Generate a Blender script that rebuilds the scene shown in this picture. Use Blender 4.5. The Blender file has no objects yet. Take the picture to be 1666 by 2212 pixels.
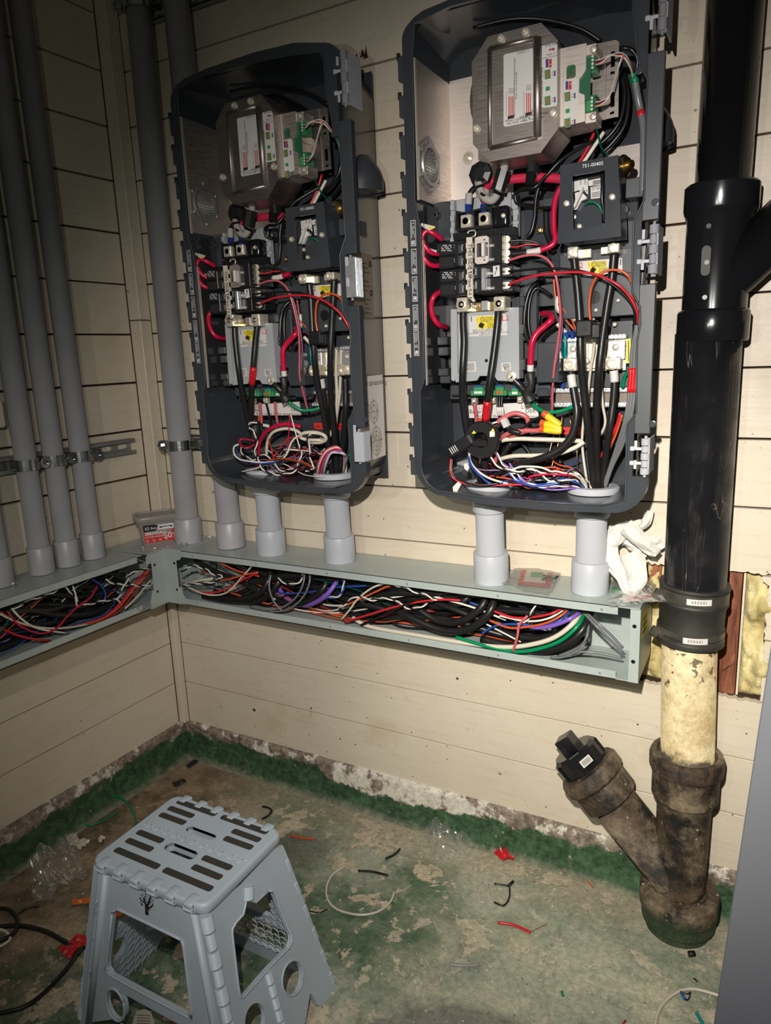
import bpy, bmesh, math, random
from mathutils import Vector, Matrix
from mathutils.geometry import tessellate_polygon
random.seed(7)
scene = bpy.context.scene
COL = scene.collection
S = 0.1325                      # metres per siding course; every length below is in courses

# ------------------------------------------------------------------ camera, light, exposure
FPX, YAW, PITCH, ROLL = 1534.117, -0.5029, 0.2178, -0.0402
CAM = Vector((11.9937, -11.3231, 8.3728))
def _basis():
    ca, sa, cb, sb = math.cos(YAW), math.sin(YAW), math.cos(PITCH), math.sin(PITCH)
    f = Vector((sa*cb, ca*cb, -sb)); r = Vector((ca, -sa, 0)); u = r.cross(f)
    cc, sc = math.cos(ROLL), math.sin(ROLL)
    return r*cc+u*sc, u*cc-r*sc, f
CR, CU, CF = _basis()
camd = bpy.data.cameras.new('camera'); cam = bpy.data.objects.new('camera', camd); COL.objects.link(cam)
camd.sensor_fit = 'VERTICAL'; camd.sensor_height = 32.0; camd.lens = FPX*32.0/2212; camd.clip_start = 0.01
cam.matrix_world = Matrix(((CR.x, CU.x, -CF.x, CAM.x*S), (CR.y, CU.y, -CF.y, CAM.y*S), (CR.z, CU.z, -CF.z, CAM.z*S), (0, 0, 0, 1)))
scene.camera = cam
scene.view_settings.view_transform = 'Standard'; scene.view_settings.look = 'None'
scene.view_settings.exposure = 0.0; scene.view_settings.gamma = 1.0
try: scene.view_settings.use_curve_mapping = False
except Exception: pass
world = bpy.data.worlds.new('world'); scene.world = world; world.use_nodes = True
world.node_tree.nodes['Background'].inputs[0].default_value = (1.0, 0.88, 0.74, 1)
world.node_tree.nodes['Background'].inputs[1].default_value = 0.026

def spot(name, loc, target, power, color, angle, blend, radius):
    ld = bpy.data.lights.new(name, 'SPOT'); ld.energy = power; ld.color = color
    ld.spot_size = math.radians(angle); ld.spot_blend = blend; ld.shadow_soft_size = radius
    o = bpy.data.objects.new(name, ld); COL.objects.link(o)
    o.location = Vector(loc)*S
    o.rotation_euler = (Vector(target)-Vector(loc)).to_track_quat('-Z', 'Y').to_euler()
    return o
# phone flash just above the lens, a hand torch aimed at the lower right, and a weak lamp further left
spot('phone_flash', (11.4, -11.2, 9.9), (9.1, 0, 4.9), 86.0, (1.0, 0.93, 0.875), 97, 1.0, 0.006)
spot('hand_torch', (11.45, -11.25, 9.8), (10.2, 0, 3.4), 70.0, (1.0, 0.95, 0.76), 50, 1.0, 0.012)
spot('work_lamp', (9.7, -11.0, 9.1), (6.0, 0, 5.0), 8.0, (0.85, 1.0, 0.86), 130, 1.0, 0.01)
spot('far_work_lamp', (6.6, -12.2, 9.0), (3.2, 0, 2.6), 11.0, (1.0, 0.90, 0.76), 84, 1.0, 0.012)

# ------------------------------------------------------------------ geometry helpers
def at(px, py, Y=None, X=None, Z=None, N=None):
    """a point of the place seen at a pixel of the photo, on the given wall-parallel plane"""
    d = CF + CR*((px-833)/FPX) + CU*((1106-py)/FPX)
    if Y is not None: t = (Y-CAM.y)/d.y
    elif X is not None: t = (X-CAM.x)/d.x
    elif Z is not None: t = (Z-CAM.z)/d.z
    else: t = (N-CAM.x+LWT*CAM.y)/(d.x-LWT*d.y)
    return CAM + d*t
LWT = 0.0389
def LW(p):      # coordinates along the left wall, which stands 2 degrees off square
    return Vector((p[0]+LWT*p[1], p[1]-LWT*p[0], p[2]))
def V(*a): return Vector(a)

class MB:
    def __init__(s, xf=None): s.v=[]; s.f=[]; s.m=[]; s.sm=[]; s.xf=xf
    def add(s, vs, fs, mat=0, smooth=False):
        b=len(s.v)
        for p in vs:
            p=Vector(p); s.v.append(s.xf(p) if s.xf else p)
        for f in fs: s.f.append([i+b for i in f]); s.m.append(mat); s.sm.append(smooth)
        return s
    def bm(s, bm, mat=0, smooth=False):
        bm.verts.ensure_lookup_table()
        for i,v in enumerate(bm.verts): v.index=i
        s.add([v.co.copy() for v in bm.verts], [[v.index for v in f.verts] for f in bm.faces], mat, smooth); bm.free(); return s
    def obox(s, c, ax, ay, az, hx, hy, hz, bev=0, mat=0, seg=1):
        bm=bmesh.new(); bmesh.ops.create_cube(bm, size=2)
        ax=Vector(ax).normalized(); ay=Vector(ay).normalized(); az=Vector(az).normalized()
        for v in bm.verts: v.co=Vector((v.co.x*hx, v.co.y*hy, v.co.z*hz))
        if bev>0:
            b=min(bev, hx*.95, hy*.95, hz*.95); bmesh.ops.bevel(bm, geom=bm.edges[:], offset=b, segments=seg, affect='EDGES', profile=.5)
        for v in bm.verts: v.co=Vector(c)+ax*v.co.x+ay*v.co.y+az*v.co.z
        return s.bm(bm, mat, seg>1)
    def box(s, a, b, bev=0, mat=0, seg=1):
        a,b=Vector(a),Vector(b); c=(a+b)/2; h=(b-a)/2
        return s.obox(c,(1,0,0),(0,1,0),(0,0,1),abs(h.x),abs(h.y),abs(h.z),bev,mat,seg)
    def tube(s, pts, r, n=8, mat=0, res=4, caps=True, flat=1.0, up=None):
        P=smooth_path(pts, res) if res>1 and len(pts)>2 else [Vector(p) for p in pts]
        m=len(P); rs=r if isinstance(r,(list,tuple)) else None
        t=(P[1]-P[0]).normalized(); a=Vector(up) if up else (Vector((0,0,1)) if abs(t.z)<.9 else Vector((1,0,0)))
        nrm=(a-t*a.dot(t)).normalized(); vs=[]
        for i,p in enumerate(P):
            t2=(P[min(i+1,m-1)]-P[max(i-1,0)])
            if t2.length<1e-9: t2=t
            t2.normalize(); nrm=(nrm-t2*nrm.dot(t2))
            if nrm.length<1e-6: nrm=t2.orthogonal()
            nrm.normalize(); bn=t2.cross(nrm); t=t2
            if rs: 
                q=i/(m-1)*(len(rs)-1); k=min(int(q),len(rs)-2); rr=rs[k]+(rs[k+1]-rs[k])*(q-k)
            else: rr=r
            for j in range(n):
                an=2*math.pi*j/n; vs.append(p+nrm*math.cos(an)*rr+bn*math.sin(an)*rr*flat)
        fs=[[i*n+j, i*n+(j+1)%n, (i+1)*n+(j+1)%n, (i+1)*n+j] for i in range(m-1) for j in range(n)]
        if caps: fs.append(list(range(n))[::-1]); fs.append([(m-1)*n+j for j in range(n)])
        return s.add(vs, fs, mat, True)
    def lathe(s, o, axis, prof, n=32, mat=0, smooth=True, ref=None, caps=True):
        o=Vector(o); ax=Vector(axis).normalized(); e1=Vector(ref).normalized() if ref else ax.orthogonal().normalized()
        e1=(e1-ax*e1.dot(ax)).normalized(); e2=ax.cross(e1); vs=[]; fs=[]
        q=[prof[0]]
        for i in range(1,len(prof)):
            q.append(prof[i])
            if i<len(prof)-1:
                a=(prof[i][0]-prof[i-1][0],prof[i][1]-prof[i-1][1]); b=(prof[i+1][0]-prof[i][0],prof[i+1][1]-prof[i][1])
                la,lb=math.hypot(*a),math.hypot(*b)
                if la>1e-9 and lb>1e-9 and (a[0]*b[0]+a[1]*b[1])/(la*lb)<.80: q.append(None); q.append(prof[i])
        prof_=[p for p in q if p is not None]; brk=set(); k=-1
        for p in q:
            if p is None: brk.add(k)
            else: k+=1
        for (r,h) in prof_:
            for j in range(n):
                a=2*math.pi*j/n; vs.append(o+ax*h+e1*math.cos(a)*r+e2*math.sin(a)*r)
        for i in range(len(prof_)-1):
            if i in brk: continue
            for j in range(n): fs.append([i*n+j, i*n+(j+1)%n, (i+1)*n+(j+1)%n, (i+1)*n+j])
        s.add(vs, fs, mat, smooth)
        if caps:
            for (r,h),rev in ((prof[0],True),(prof[-1],False)):
                if r>1e-6:
                    cv=[o+ax*h+e1*math.cos(2*math.pi*j/n)*r+e2*math.sin(2*math.pi*j/n)*r for j in range(n)]
                    s.add(cv,[list(range(n))[::-1] if rev else list(range(n))],mat,False)
        return s
    def cyl(s, p0, p1, r, n=16, mat=0, r1=None, smooth=True):
        p0,p1=Vector(p0),Vector(p1); d=p1-p0
        return s.lathe(p0, d, [(r,0),(r,0),(r if r1 is None else r1,d.length),(r if r1 is None else r1,d.length)], n, mat, smooth)
    def prism(s, polys, O, ux, uy, dep, mat=0):
        """polys[0] outline, the rest holes, in (u,v); extruded by vector dep"""
        O,ux,uy,dep=Vector(O),Vector(ux),Vector(uy),Vector(dep)
        P3=[[Vector((a,b,0)) for a,b in pl] for pl in polys]
        tri=tessellate_polygon(P3); fl=[p for pl in P3 for p in pl]; n=len(fl)
        vs=[O+ux*p.x+uy*p.y for p in fl]; vs+=[v+dep for v in vs]
        fs=[list(t) for t in tri]+[[i+n for i in t][::-1] for t in tri]; k=0
        for pl in polys:
            m=len(pl)
            for i in range(m): fs.append([k+i, k+(i+1)%m, n+k+(i+1)%m, n+k+i])
            k+=m
        return s.add(vs, fs, mat, False)
    def quad(s, O, ux, uy, w, h, mat=0):
        O,ux,uy=Vector(O),Vector(ux).normalized(),Vector(uy).normalized()
        return s.add([O,O+ux*w,O+ux*w+uy*h,O+uy*h],[[0,1,2,3]],mat)
    def text(s, txt, O, ux, uy, h, mat=0, align='LEFT', ext=0.0, bold=0.0):
        cu=bpy.data.curves.new('t','FONT'); cu.body=txt; cu.size=1.0; cu.align_x=align; cu.resolution_u=2; cu.offset=bold
        ob=bpy.data.objects.new('t',cu); COL.objects.link(ob)
        dg=bpy.context.evaluated_depsgraph_get(); me=bpy.data.meshes.new_from_object(ob.evaluated_get(dg))
        O,ux,uy=Vector(O),Vector(ux).normalized(),Vector(uy).normalized(); k=h/0.7
        s.add([O+ux*(v.co.x*k)+uy*(v.co.y*k) for v in me.vertices],[list(p.vertices) for p in me.polygons],mat)
        bpy.data.objects.remove(ob); bpy.data.meshes.remove(me); bpy.data.curves.remove(cu); return s
    def screw(s, p, nrm, r=.045, mat=0):
        nrm=Vector(nrm).normalized()
        s.lathe(p, nrm, [(r,0),(r,.012),(r*.8,.03),(r*.35,.035),(r*.3,.02)], 12, mat); return s
    def bounds(s):
        xs=[p.x for p in s.v]; ys=[p.y for p in s.v]; zs=[p.z for p in s.v]
        return min(xs),max(xs),min(ys),max(ys),min(zs),max(zs)
    def build(s, name, mats, parent=None, org=Vector((0,0,0))):
        me=bpy.data.meshes.new(name); me.from_pydata([(p-org)*S for p in s.v],[],s.f)
        if not isinstance(mats,(list,tuple)): mats=[mats]
        for m in mats: me.materials.append(m)
        me.polygons.foreach_set('material_index',[min(i,len(mats)-1) for i in s.m])
        me.polygons.foreach_set('use_smooth',s.sm)
        bm=bmesh.new(); bm.from_mesh(me); bmesh.ops.recalc_face_normals(bm, faces=bm.faces[:]); bm.to_mesh(me); bm.free()
        me.update()
        o=bpy.data.objects.new(name,me); COL.objects.link(o)
        if parent: o.parent=parent
        return o
def smooth_path(pts, res):
    P=[Vector(p) for p in pts]; out=[]
    for i in range(len(P)-1):
        a,b,c,d=P[max(i-1,0)],P[i],P[i+1],P[min(i+2,len(P)-1)]
        for k in range(res):
            t=k/res; out.append(.5*((2*b)+(c-a)*t+(2*a-5*b+4*c-d)*t*t+(3*b-a-3*c+d)*t**3))
    out.append(P[-1]); return out
def tag(o, label=None, cat=None, group=None, kind=None):
    if label: o['label']=label
    if cat: o['category']=cat
    if group: o['group']=group
    if kind: o['kind']=kind
    return o
def origin_of(mbs):
    B=[m.bounds() for m in mbs]
    return Vector(((min(b[0] for b in B)+max(b[1] for b in B))/2,(min(b[2] for b in B)+max(b[3] for b in B))/2,min(b[4] for b in B)))
def single(name, mb, mats, label, cat, group=None, kind=None):
    og=origin_of([mb]); o=mb.build(name, mats, None, og); o.location=og*S
    return tag(o,label,cat,group,kind)
def make(name, label, cat, parts, group=None):
    """parts: (name, mb, mats[, label[, subparts]])"""
    og=origin_of([p[1] for p in parts]); root=bpy.data.objects.new(name,None); COL.objects.link(root)
    root.empty_display_size=.02; root.location=og*S; tag(root,label,cat,group)
    for p in parts:
        o=p[1].build(p[0],p[2],root,og)
        if len(p)>3 and p[3]: o['label']=p[3]
        if len(p)>4:
            for q in p[4]:
                so=q[1].build(q[0],q[2],o,og)
                if len(q)>3 and q[3]: so['label']=q[3]
    return root
def struct(name, mb, mats):
    o=mb.build(name,mats); o['kind']='structure'; return o
def copy_tree(o, off=None, parent=None):
    c=o.copy(); COL.objects.link(c)
    if parent: c.parent=parent
    else: c.location=o.location+off*S
    for ch in o.children: copy_tree(ch,None,c)
    return c

# ------------------------------------------------------------------ materials
def mat(name, col, rough=.5, metal=0.0, spec=.5, bump=0.0, bscale=60, var=0.0, vscale=8, coat=0.0, alpha=1.0, trans=0.0):
    m=bpy.data.materials.new(name); m.use_nodes=True; nt=m.node_tree; b=nt.nodes['Principled BSDF']
    b.inputs['Base Color'].default_value=(*col,1); b.inputs['Roughness'].default_value=rough; b.inputs['Metallic'].default_value=metal
    b.inputs['Specular IOR Level'].default_value=spec
    if coat: b.inputs['Coat Weight'].default_value=coat; b.inputs['Coat Roughness'].default_value=.15
    if trans: b.inputs['Transmission Weight'].default_value=trans
    if alpha<1: b.inputs['Alpha'].default_value=alpha
    if bump or var:
        tc=nt.nodes.new('ShaderNodeTexCoord')
        if var:
            n=nt.nodes.new('ShaderNodeTexNoise'); n.inputs['Scale'].default_value=vscale; n.inputs['Detail'].default_value=6
            nt.links.new(tc.outputs['Object'],n.inputs['Vector'])
            mr=nt.nodes.new('ShaderNodeMapRange'); mr.inputs[1].default_value=.3; mr.inputs[2].default_value=.7; mr.inputs[3].default_value=1-var; mr.inputs[4].default_value=1+var
            nt.links.new(n.outputs['Fac'],mr.inputs[0])
            mx=nt.nodes.new('ShaderNodeVectorMath'); mx.operation='SCALE'; mx.inputs[0].default_value=col
            nt.links.new(mr.outputs[0],mx.inputs['Scale']); nt.links.new(mx.outputs[0],b.inputs['Base Color'])
        if bump:
            n2=nt.nodes.new('ShaderNodeTexNoise'); n2.inputs['Scale'].default_value=bscale; n2.inputs['Detail'].default_value=4
            nt.links.new(tc.outputs['Object'],n2.inputs['Vector'])
            bp=nt.nodes.new('ShaderNodeBump'); bp.inputs['Strength'].default_value=bump; bp.inputs['Distance'].default_value=.002
            nt.links.new(n2.outputs['Fac'],bp.inputs['Height']); nt.links.new(bp.outputs[0],b.inputs['Normal'])
    return m

class NT:       # small node-graph writer
    def __init__(s, name, rough=.6):
        s.m=bpy.data.materials.new(name); s.m.use_nodes=True; s.t=s.m.node_tree; s.b=s.t.nodes['Principled BSDF']; s.b.inputs['Roughness'].default_value=rough
        s.tc=s.t.nodes.new('ShaderNodeNewGeometry').outputs['Position']
    def n(s, typ, **k):
        nd=s.t.nodes.new(typ)
        for a,v in k.items(): setattr(nd,a,v)
        return nd
    def link(s,a,b): s.t.links.new(a,b)
    def mapped(s, sc=(1,1,1), rot=(0,0,0), loc=(0,0,0)):
        m=s.n('ShaderNodeMapping'); m.inputs['Scale'].default_value=sc; m.inputs['Rotation'].default_value=rot; m.inputs['Location'].default_value=loc; s.link(s.tc,m.inputs[0]); return m.outputs[0]
    def noise(s, scale, detail=5, vec=None, rough=.6, dist=0):
        n=s.n('ShaderNodeTexNoise'); n.inputs['Scale'].default_value=scale; n.inputs['Detail'].default_value=detail; n.inputs['Roughness'].default_value=rough; n.inputs['Distortion'].default_value=dist
        s.link(vec or s.tc,n.inputs['Vector']); return n.outputs['Fac']
    def ramp(s, f, a, b, v0=0., v1=1.):
        r=s.n('ShaderNodeMapRange'); r.inputs[1].default_value=a; r.inputs[2].default_value=b; r.inputs[3].default_value=v0; r.inputs[4].default_value=v1
        s.link(f,r.inputs[0]); return r.outputs[0]
    def mix(s, f, a, b):
        x=s.n('ShaderNodeMix',data_type='RGBA')
        if isinstance(f,(int,float)): x.inputs[0].default_value=f
        else: s.link(f,x.inputs[0])
        for i,c in ((6,a),(7,b)):
            if isinstance(c,tuple): x.inputs[i].default_value=(*c,1)
            else: s.link(c,x.inputs[i])
        return x.outputs[2]
    def grit(s, c, scale, amt, k=1.0):
        f=s.ramp(s.noise(scale,8,None,.8),.35,.65,(1-amt)*k,(1+amt)*k); m=s.n('ShaderNodeVectorMath',operation='SCALE'); s.link(c,m.inputs[0]); s.link(f,m.inputs['Scale']); return m.outputs[0]
    def specks(s, scale, size, prob, vec=None):
        v=s.n('ShaderNodeTexVoronoi'); v.inputs['Scale'].default_value=scale; s.link(vec or s.tc,v.inputs['Vector'])
        sp=s.n('ShaderNodeSeparateColor'); s.link(v.outputs['Color'],sp.inputs[0])
        near=s.ramp(s.math('ADD',v.outputs['Distance'],s.math('MULTIPLY',sp.outputs[1],size*.7)),size*1.2,size*.8)
        return s.math('MULTIPLY',near,s.math('LESS_THAN',sp.outputs[0],prob))
    def math(s, op, a, b=0.0):
        x=s.n('ShaderNodeMath',operation=op)
        for i,c in ((0,a),(1,b)):
            if isinstance(c,(int,float)): x.inputs[i].default_value=c
            else: s.link(c,x.inputs[i])
        return x.outputs[0]
    def axis(s, i):
        x=s.n('ShaderNodeSeparateXYZ'); s.link(s.tc,x.inputs[0]); return x.outputs[i]
    def out(s, col, bump=None, strength=.3, dist=.002, rough=None):
        s.link(col,s.b.inputs['Base Color'])
        if rough is not None: s.link(rough,s.b.inputs['Roughness'])
        if bump is not None:
            bp=s.n('ShaderNodeBump'); bp.inputs['Strength'].default_value=strength; bp.inputs['Distance'].default_value=dist
            s.link(bump,bp.inputs['Height']); s.link(bp.outputs[0],s.b.inputs['Normal'])
        return s.m

def m_siding():
    g=NT('cream_painted_siding',.42)
    c=g.mix(g.ramp(g.noise(2.2,4),.35,.65),(.655,.57,.455),(.72,.645,.53))
    grain=g.noise(9,7,g.mapped((.6,.6,10)),.7)
    c=g.mix(g.ramp(grain,.52,.70,0,.35),c,(.50,.40,.27))
    c=g.mix(g.ramp(g.noise(4.5,6),.56,.72,0,.55),c,(.56,.42,.25))
    c=g.mix(g.math('MULTIPLY',g.specks(70,.16,.10),.8),c,(.12,.08,.05))
    c=g.mix(g.math('MULTIPLY',g.specks(150,.2,.09),.6),c,(.28,.2,.12))
    c=g.mix(g.math('MULTIPLY',g.specks(19,.10,.12,g.mapped((1,1,1.6))),.75),c,(.20,.12,.065))
    for sc,rot,off,th in ((7,(0,.5,0),.50,.0035),(9,(0,-.9,.3),.46,.003),(13,(0,.1,0),.55,.004)):
        sr=g.noise(sc,3,g.mapped((.5,.5,3.0),rot),.5,1.6); m_=g.ramp(g.math('ABSOLUTE',g.math('SUBTRACT',sr,off)),th,.0)
        br=g.ramp(g.noise(sc*1.1,3,g.mapped((1,1,1),(0,0,0),(off*9,3,1))),.60,.66); c=g.mix(g.math('MULTIPLY',g.math('MULTIPLY',m_,br),.7),c,(.26,.18,.11))
    h=g.math('ADD',g.math('MULTIPLY',grain,.7),g.math('MULTIPLY',g.noise(60,3),.4))
    return g.out(c,h,.35,.0018,g.ramp(g.noise(12,4),.3,.7,.38,.6))
def m_floor():
    g=NT('worn_green_floor',.6)
    x=g.axis(0); y=g.axis(1)
    green=g.mix(g.ramp(g.noise(13,7,None,.7),.35,.65),(.045,.095,.050),(.115,.165,.105))
    c=g.mix(g.ramp(g.noise(6,8,None,.68),.44,.64,0,.85),green,(.35,.36,.29))
    # bare concrete where the paint has flaked off, in larger and smaller chips
    fl=g.noise(8.5,9,None,.64,.3); peel=g.ramp(fl,.565,.578)
    bare=g.mix(g.ramp(g.noise(60,5),.35,.65),(.36,.30,.21),(.52,.46,.35)); c=g.mix(peel,c,bare)
    fl2=g.noise(26,7,None,.62,.2); c=g.mix(g.ramp(fl2,.60,.615,0,.9),c,bare)
    # tan worn area towards the right, with the dark grey patch inside it
    wn=g.math('MULTIPLY',g.math('SUBTRACT',g.noise(5,9,None,.65),.5),.55)
    wx=g.math('ADD',x,wn)
    d=g.math('SQRT',g.math('ADD',g.math('POWER',g.math('MULTIPLY',g.math('SUBTRACT',wx,1.34),1.25),2.0),g.math('POWER',g.math('SUBTRACT',y,-.66),2.0)))
    tan=g.mix(g.ramp(g.noise(9,8,None,.7),.38,.62),(.30,.33,.26),(.52,.49,.36))
    c=g.mix(g.ramp(d,.60,.40,0,.85),c,tan)
    d2=g.math('SQRT',g.math('ADD',g.math('POWER',g.math('MULTIPLY',g.math('SUBTRACT',wx,1.17),1.15),2.0),g.math('POWER',g.math('SUBTRACT',y,-.72),2.0)))
    c=g.mix(g.ramp(d2,.29,.265,0,.9),c,g.mix(g.ramp(g.noise(14,8,None,.7),.35,.65),(.13,.135,.115),(.24,.24,.20)))
    d3=g.math('SQRT',g.math('ADD',g.math('POWER',g.math('SUBTRACT',x,.60),2.0),g.math('POWER',g.math('SUBTRACT',y,-.22),2.0)))
    c=g.mix(g.ramp(g.math('ADD',d3,g.math('MULTIPLY',g.noise(14,5),.04)),.105,.085,0,.75),c,(.12,.13,.10))
    c=g.mix(g.math('MULTIPLY',g.ramp(g.math('ADD',y,g.math('MULTIPLY',g.noise(7,7),.16)),-.10,.04),.75),c,(.36,.31,.23))
    rs=g.ramp(g.math('ADD',x,g.math('MULTIPLY',g.noise(6,7),-.5)),.22,-.05); c=g.mix(g.math('MULTIPLY',rs,.75),c,g.mix(g.ramp(g.noise(12,7),.4,.6),(.13,.075,.045),(.30,.20,.13)))
    c=g.mix(g.math('MULTIPLY',g.specks(110,.22,.10),.9),c,(.66,.64,.56))
    c=g.mix(g.math('MULTIPLY',g.specks(60,.18,.06),.8),c,(.62,.58,.50))
    c=g.mix(g.math('MULTIPLY',g.specks(80,.2,.08),.7),c,(.03,.03,.025))
    c=g.mix(g.ramp(g.noise(30,8,None,.75),.60,.72,0,.7),c,(.05,.06,.045))
    c=g.grit(c,75,.30,1.18)
    h=g.math('ADD',g.math('MULTIPLY',peel,-.5),g.math('ADD',g.noise(45,7),g.math('MULTIPLY',g.noise(150,4),.5)))
    return g.out(c,h,.7,.0025,g.ramp(g.noise(8,4),.3,.7,.45,.8))
def m_curb():
    g=NT('green_painted_kerb',.6)
    z=g.axis(2); x=g.axis(0)
    green=g.mix(g.ramp(g.noise(30,7,None,.7),.38,.64),(.018,.055,.022),(.060,.13,.062))
    green=g.mix(g.math('MULTIPLY',g.specks(60,.25,.12),.8),green,(.34,.32,.24)); green=g.mix(g.ramp(g.noise(16,7,None,.7),.60,.68,0,.7),green,(.26,.22,.15))
    b=g.math('SUBTRACT',1.0,g.math('MULTIPLY',g.math('ABSOLUTE',g.math('SUBTRACT',x,.80)),3.2)); b=g.math('MAXIMUM',b,0.0)
    wht=g.ramp(g.math('ADD',g.noise(17,8,None,.7),g.math('MULTIPLY',b,.16)),.54,.60)
    top=g.mix(wht,g.mix(g.ramp(g.noise(40,6,None,.7),.4,.6),(.14,.10,.08),(.34,.28,.22)),(.72,.68,.60))
    e=g.math('ADD',z,g.math('MULTIPLY',g.math('SUBTRACT',g.noise(9,9,None,.7),.5),.13))
    e=g.math('ADD',e,g.math('MULTIPLY',b,.032))
    c=g.mix(g.ramp(e,-.038,-.030),green,top)
    c=g.mix(g.ramp(g.math('ADD',z,g.math('MULTIPLY',g.noise(12,5),.03)),-.090,-.105,0,.7),c,(.30,.27,.20))
    c=g.grit(c,60,.35)
    return g.out(c,g.noise(38,8,None,.7),.9,.005)
def m_castiron():
    g=NT('rusty_cast_iron',.6)
    c=g.mix(g.ramp(g.noise(14,8,None,.72),.42,.60),(.012,.010,.009),(.10,.065,.04))
    c=g.mix(g.ramp(g.noise(9,8,None,.7),.48,.62,0,.85),c,(.25,.195,.13))
    c=g.mix(g.math('MULTIPLY',g.specks(90,.25,.12),.8),c,(.50,.44,.33))
    z=g.axis(2); c=g.mix(g.ramp(g.math('ADD',z,g.math('MULTIPLY',g.noise(14,6),.05)),-.015,-.045,0,.85),c,(.025,.055,.025))
    c=g.grit(c,70,.45)
    return g.out(c,g.noise(45,8,None,.7),.8,.004)
def m_creampipe():
    g=NT('cream_painted_iron',.6)
    c=g.mix(g.ramp(g.noise(10,8,None,.7),.38,.62),(.50,.37,.19),(.74,.63,.40))
    c=g.mix(g.math('MULTIPLY',g.specks(60,.2,.15),.8),c,(.12,.08,.05)); c=g.mix(g.ramp(g.noise(25,7,g.mapped((1,1,.4)),.7),.58,.66,0,.6),c,(.78,.70,.50))
    c=g.mix(g.ramp(g.noise(70,5),.60,.72,0,.6),c,(.35,.26,.13))
    z=g.axis(2); n=g.noise(30,7)
    c=g.mix(g.ramp(g.math('SUBTRACT',g.math('MULTIPLY',g.math('SUBTRACT',z,.45),9.0),g.math('MULTIPLY',g.math('SUBTRACT',.62,n),7.0)),0.0,.15,0,.85),c,(.05,.04,.03))
    c=g.mix(g.ramp(g.math('ADD',g.math('MULTIPLY',g.math('SUBTRACT',z,.305),-20.0),g.math('MULTIPLY',n,2.0)),1.0,1.35,0,.9),c,(.03,.025,.02))
    c=g.mix(g.ramp(g.noise(22,4),.7,.74,0,.8),c,(.10,.07,.04))
    c=g.grit(c,80,.18)
    return g.out(c,g.noise(60,6),.45,.002)
def m_insul():
    g=NT('yellow_fibreglass_wool',.9)
    c=g.mix(g.ramp(g.noise(13,7),.35,.7),(.48,.38,.15),(.88,.79,.46))
    c=g.mix(g.ramp(g.noise(18,5),.6,.75,0,.6),c,(.28,.17,.09))
    return g.out(c,g.noise(60,8),1.0,.006)
def m_wood():
    g=NT('red_brown_stud',.6)
    w=g.noise(16,6,g.mapped((6,6,.5)),.6,.6)
    c=g.mix(g.ramp(w,.35,.65),(.11,.030,.014),(.33,.115,.055))
    return g.out(c,w,.4,.002)
def m_brushed(name,col,rough):
    g=NT(name,rough); g.b.inputs['Metallic'].default_value=1.0
    w=g.noise(30,4,g.mapped((1,1,20)),.6); c=g.mix(g.ramp(w,.3,.7),tuple(k*.97 for k in col),col)
    return g.out(c,w,.02,.001,g.ramp(w,.3,.7,rough*.85,rough*1.2))
def m_zip():
    m=mat('clear_polythene',(.9,.9,.88),.12,0,.5,bump=.6,bscale=70); nt=m.node_tree; b=nt.nodes['Principled BSDF']
    g=nt.nodes.new('ShaderNodeBsdfGlossy'); g.inputs['Roughness'].default_value=.12
    t=nt.nodes.new('ShaderNodeBsdfTransparent'); t.inputs[0].default_value=(.985,.985,.97,1)
    mx=nt.nodes.new('ShaderNodeMixShader'); fr=nt.nodes.new('ShaderNodeFresnel'); fr.inputs[0].default_value=1.5
    bp=[n for n in nt.nodes if n.type=='BUMP'][0]; nt.links.new(bp.outputs[0],g.inputs['Normal']); nt.links.new(bp.outputs[0],fr.inputs['Normal'])
    ad=nt.nodes.new('ShaderNodeMath'); ad.operation='ADD'; ad.inputs[1].default_value=.03; hf=nt.nodes.new('ShaderNodeMath'); hf.operation='MULTIPLY'; hf.inputs[1].default_value=.55; nt.links.new(fr.outputs[0],hf.inputs[0]); nt.links.new(hf.outputs[0],ad.inputs[0])
    nt.links.new(ad.outputs[0],mx.inputs[0]); nt.links.new(t.outputs[0],mx.inputs[1]); nt.links.new(g.outputs[0],mx.inputs[2])
    df=nt.nodes.new('ShaderNodeBsdfTranslucent'); df.inputs[0].default_value=(.8,.8,.78,1); d2=nt.nodes.new('ShaderNodeBsdfDiffuse'); d2.inputs[0].default_value=(.8,.8,.78,1); dm=nt.nodes.new('ShaderNodeMixShader'); nt.links.new(df.outputs[0],dm.inputs[1]); nt.links.new(d2.outputs[0],dm.inputs[2]); m2=nt.nodes.new('ShaderNodeMixShader'); m2.inputs[0].default_value=.17; nt.links.new(mx.outputs[0],m2.inputs[1]); nt.links.new(dm.outputs[0],m2.inputs[2]); nt.links.new(m2.outputs[0],nt.nodes['Material Output'].inputs[0]); return m

def m_zip_tub():
    m=mat('cloudy_tub_plastic',(.40,.375,.35),.3,bump=.1,bscale=10); nt=m.node_tree; b=nt.nodes['Principled BSDF']
    b.inputs['Alpha'].default_value=.62; return m
M={}
M['siding']=m_siding(); M['floor']=m_floor(); M['curb']=m_curb(); M['iron']=m_castiron(); M['creampipe']=m_creampipe(); M['insul']=m_insul(); M['stud']=m_wood()
M['void']=mat('dark_sheathing',(.05,.028,.018),.9,bump=.5,bscale=30,var=.5)
M['pvc']=mat('grey_pvc',(.40,.40,.43),.38,bump=.05,bscale=20,var=.08,vscale=12)
M['pvcl']=mat('light_grey_pvc',(.46,.48,.53),.36,var=.04)
M['duct']=mat('grey_green_enamel',(.40,.45,.44),.33,var=.05,vscale=20)
M['shell']=mat('charcoal_polycarbonate',(.044,.049,.058),.2,var=.1,vscale=15)
M['shell2']=mat('charcoal_moulding',(.046,.051,.060),.4,var=.08)
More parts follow.
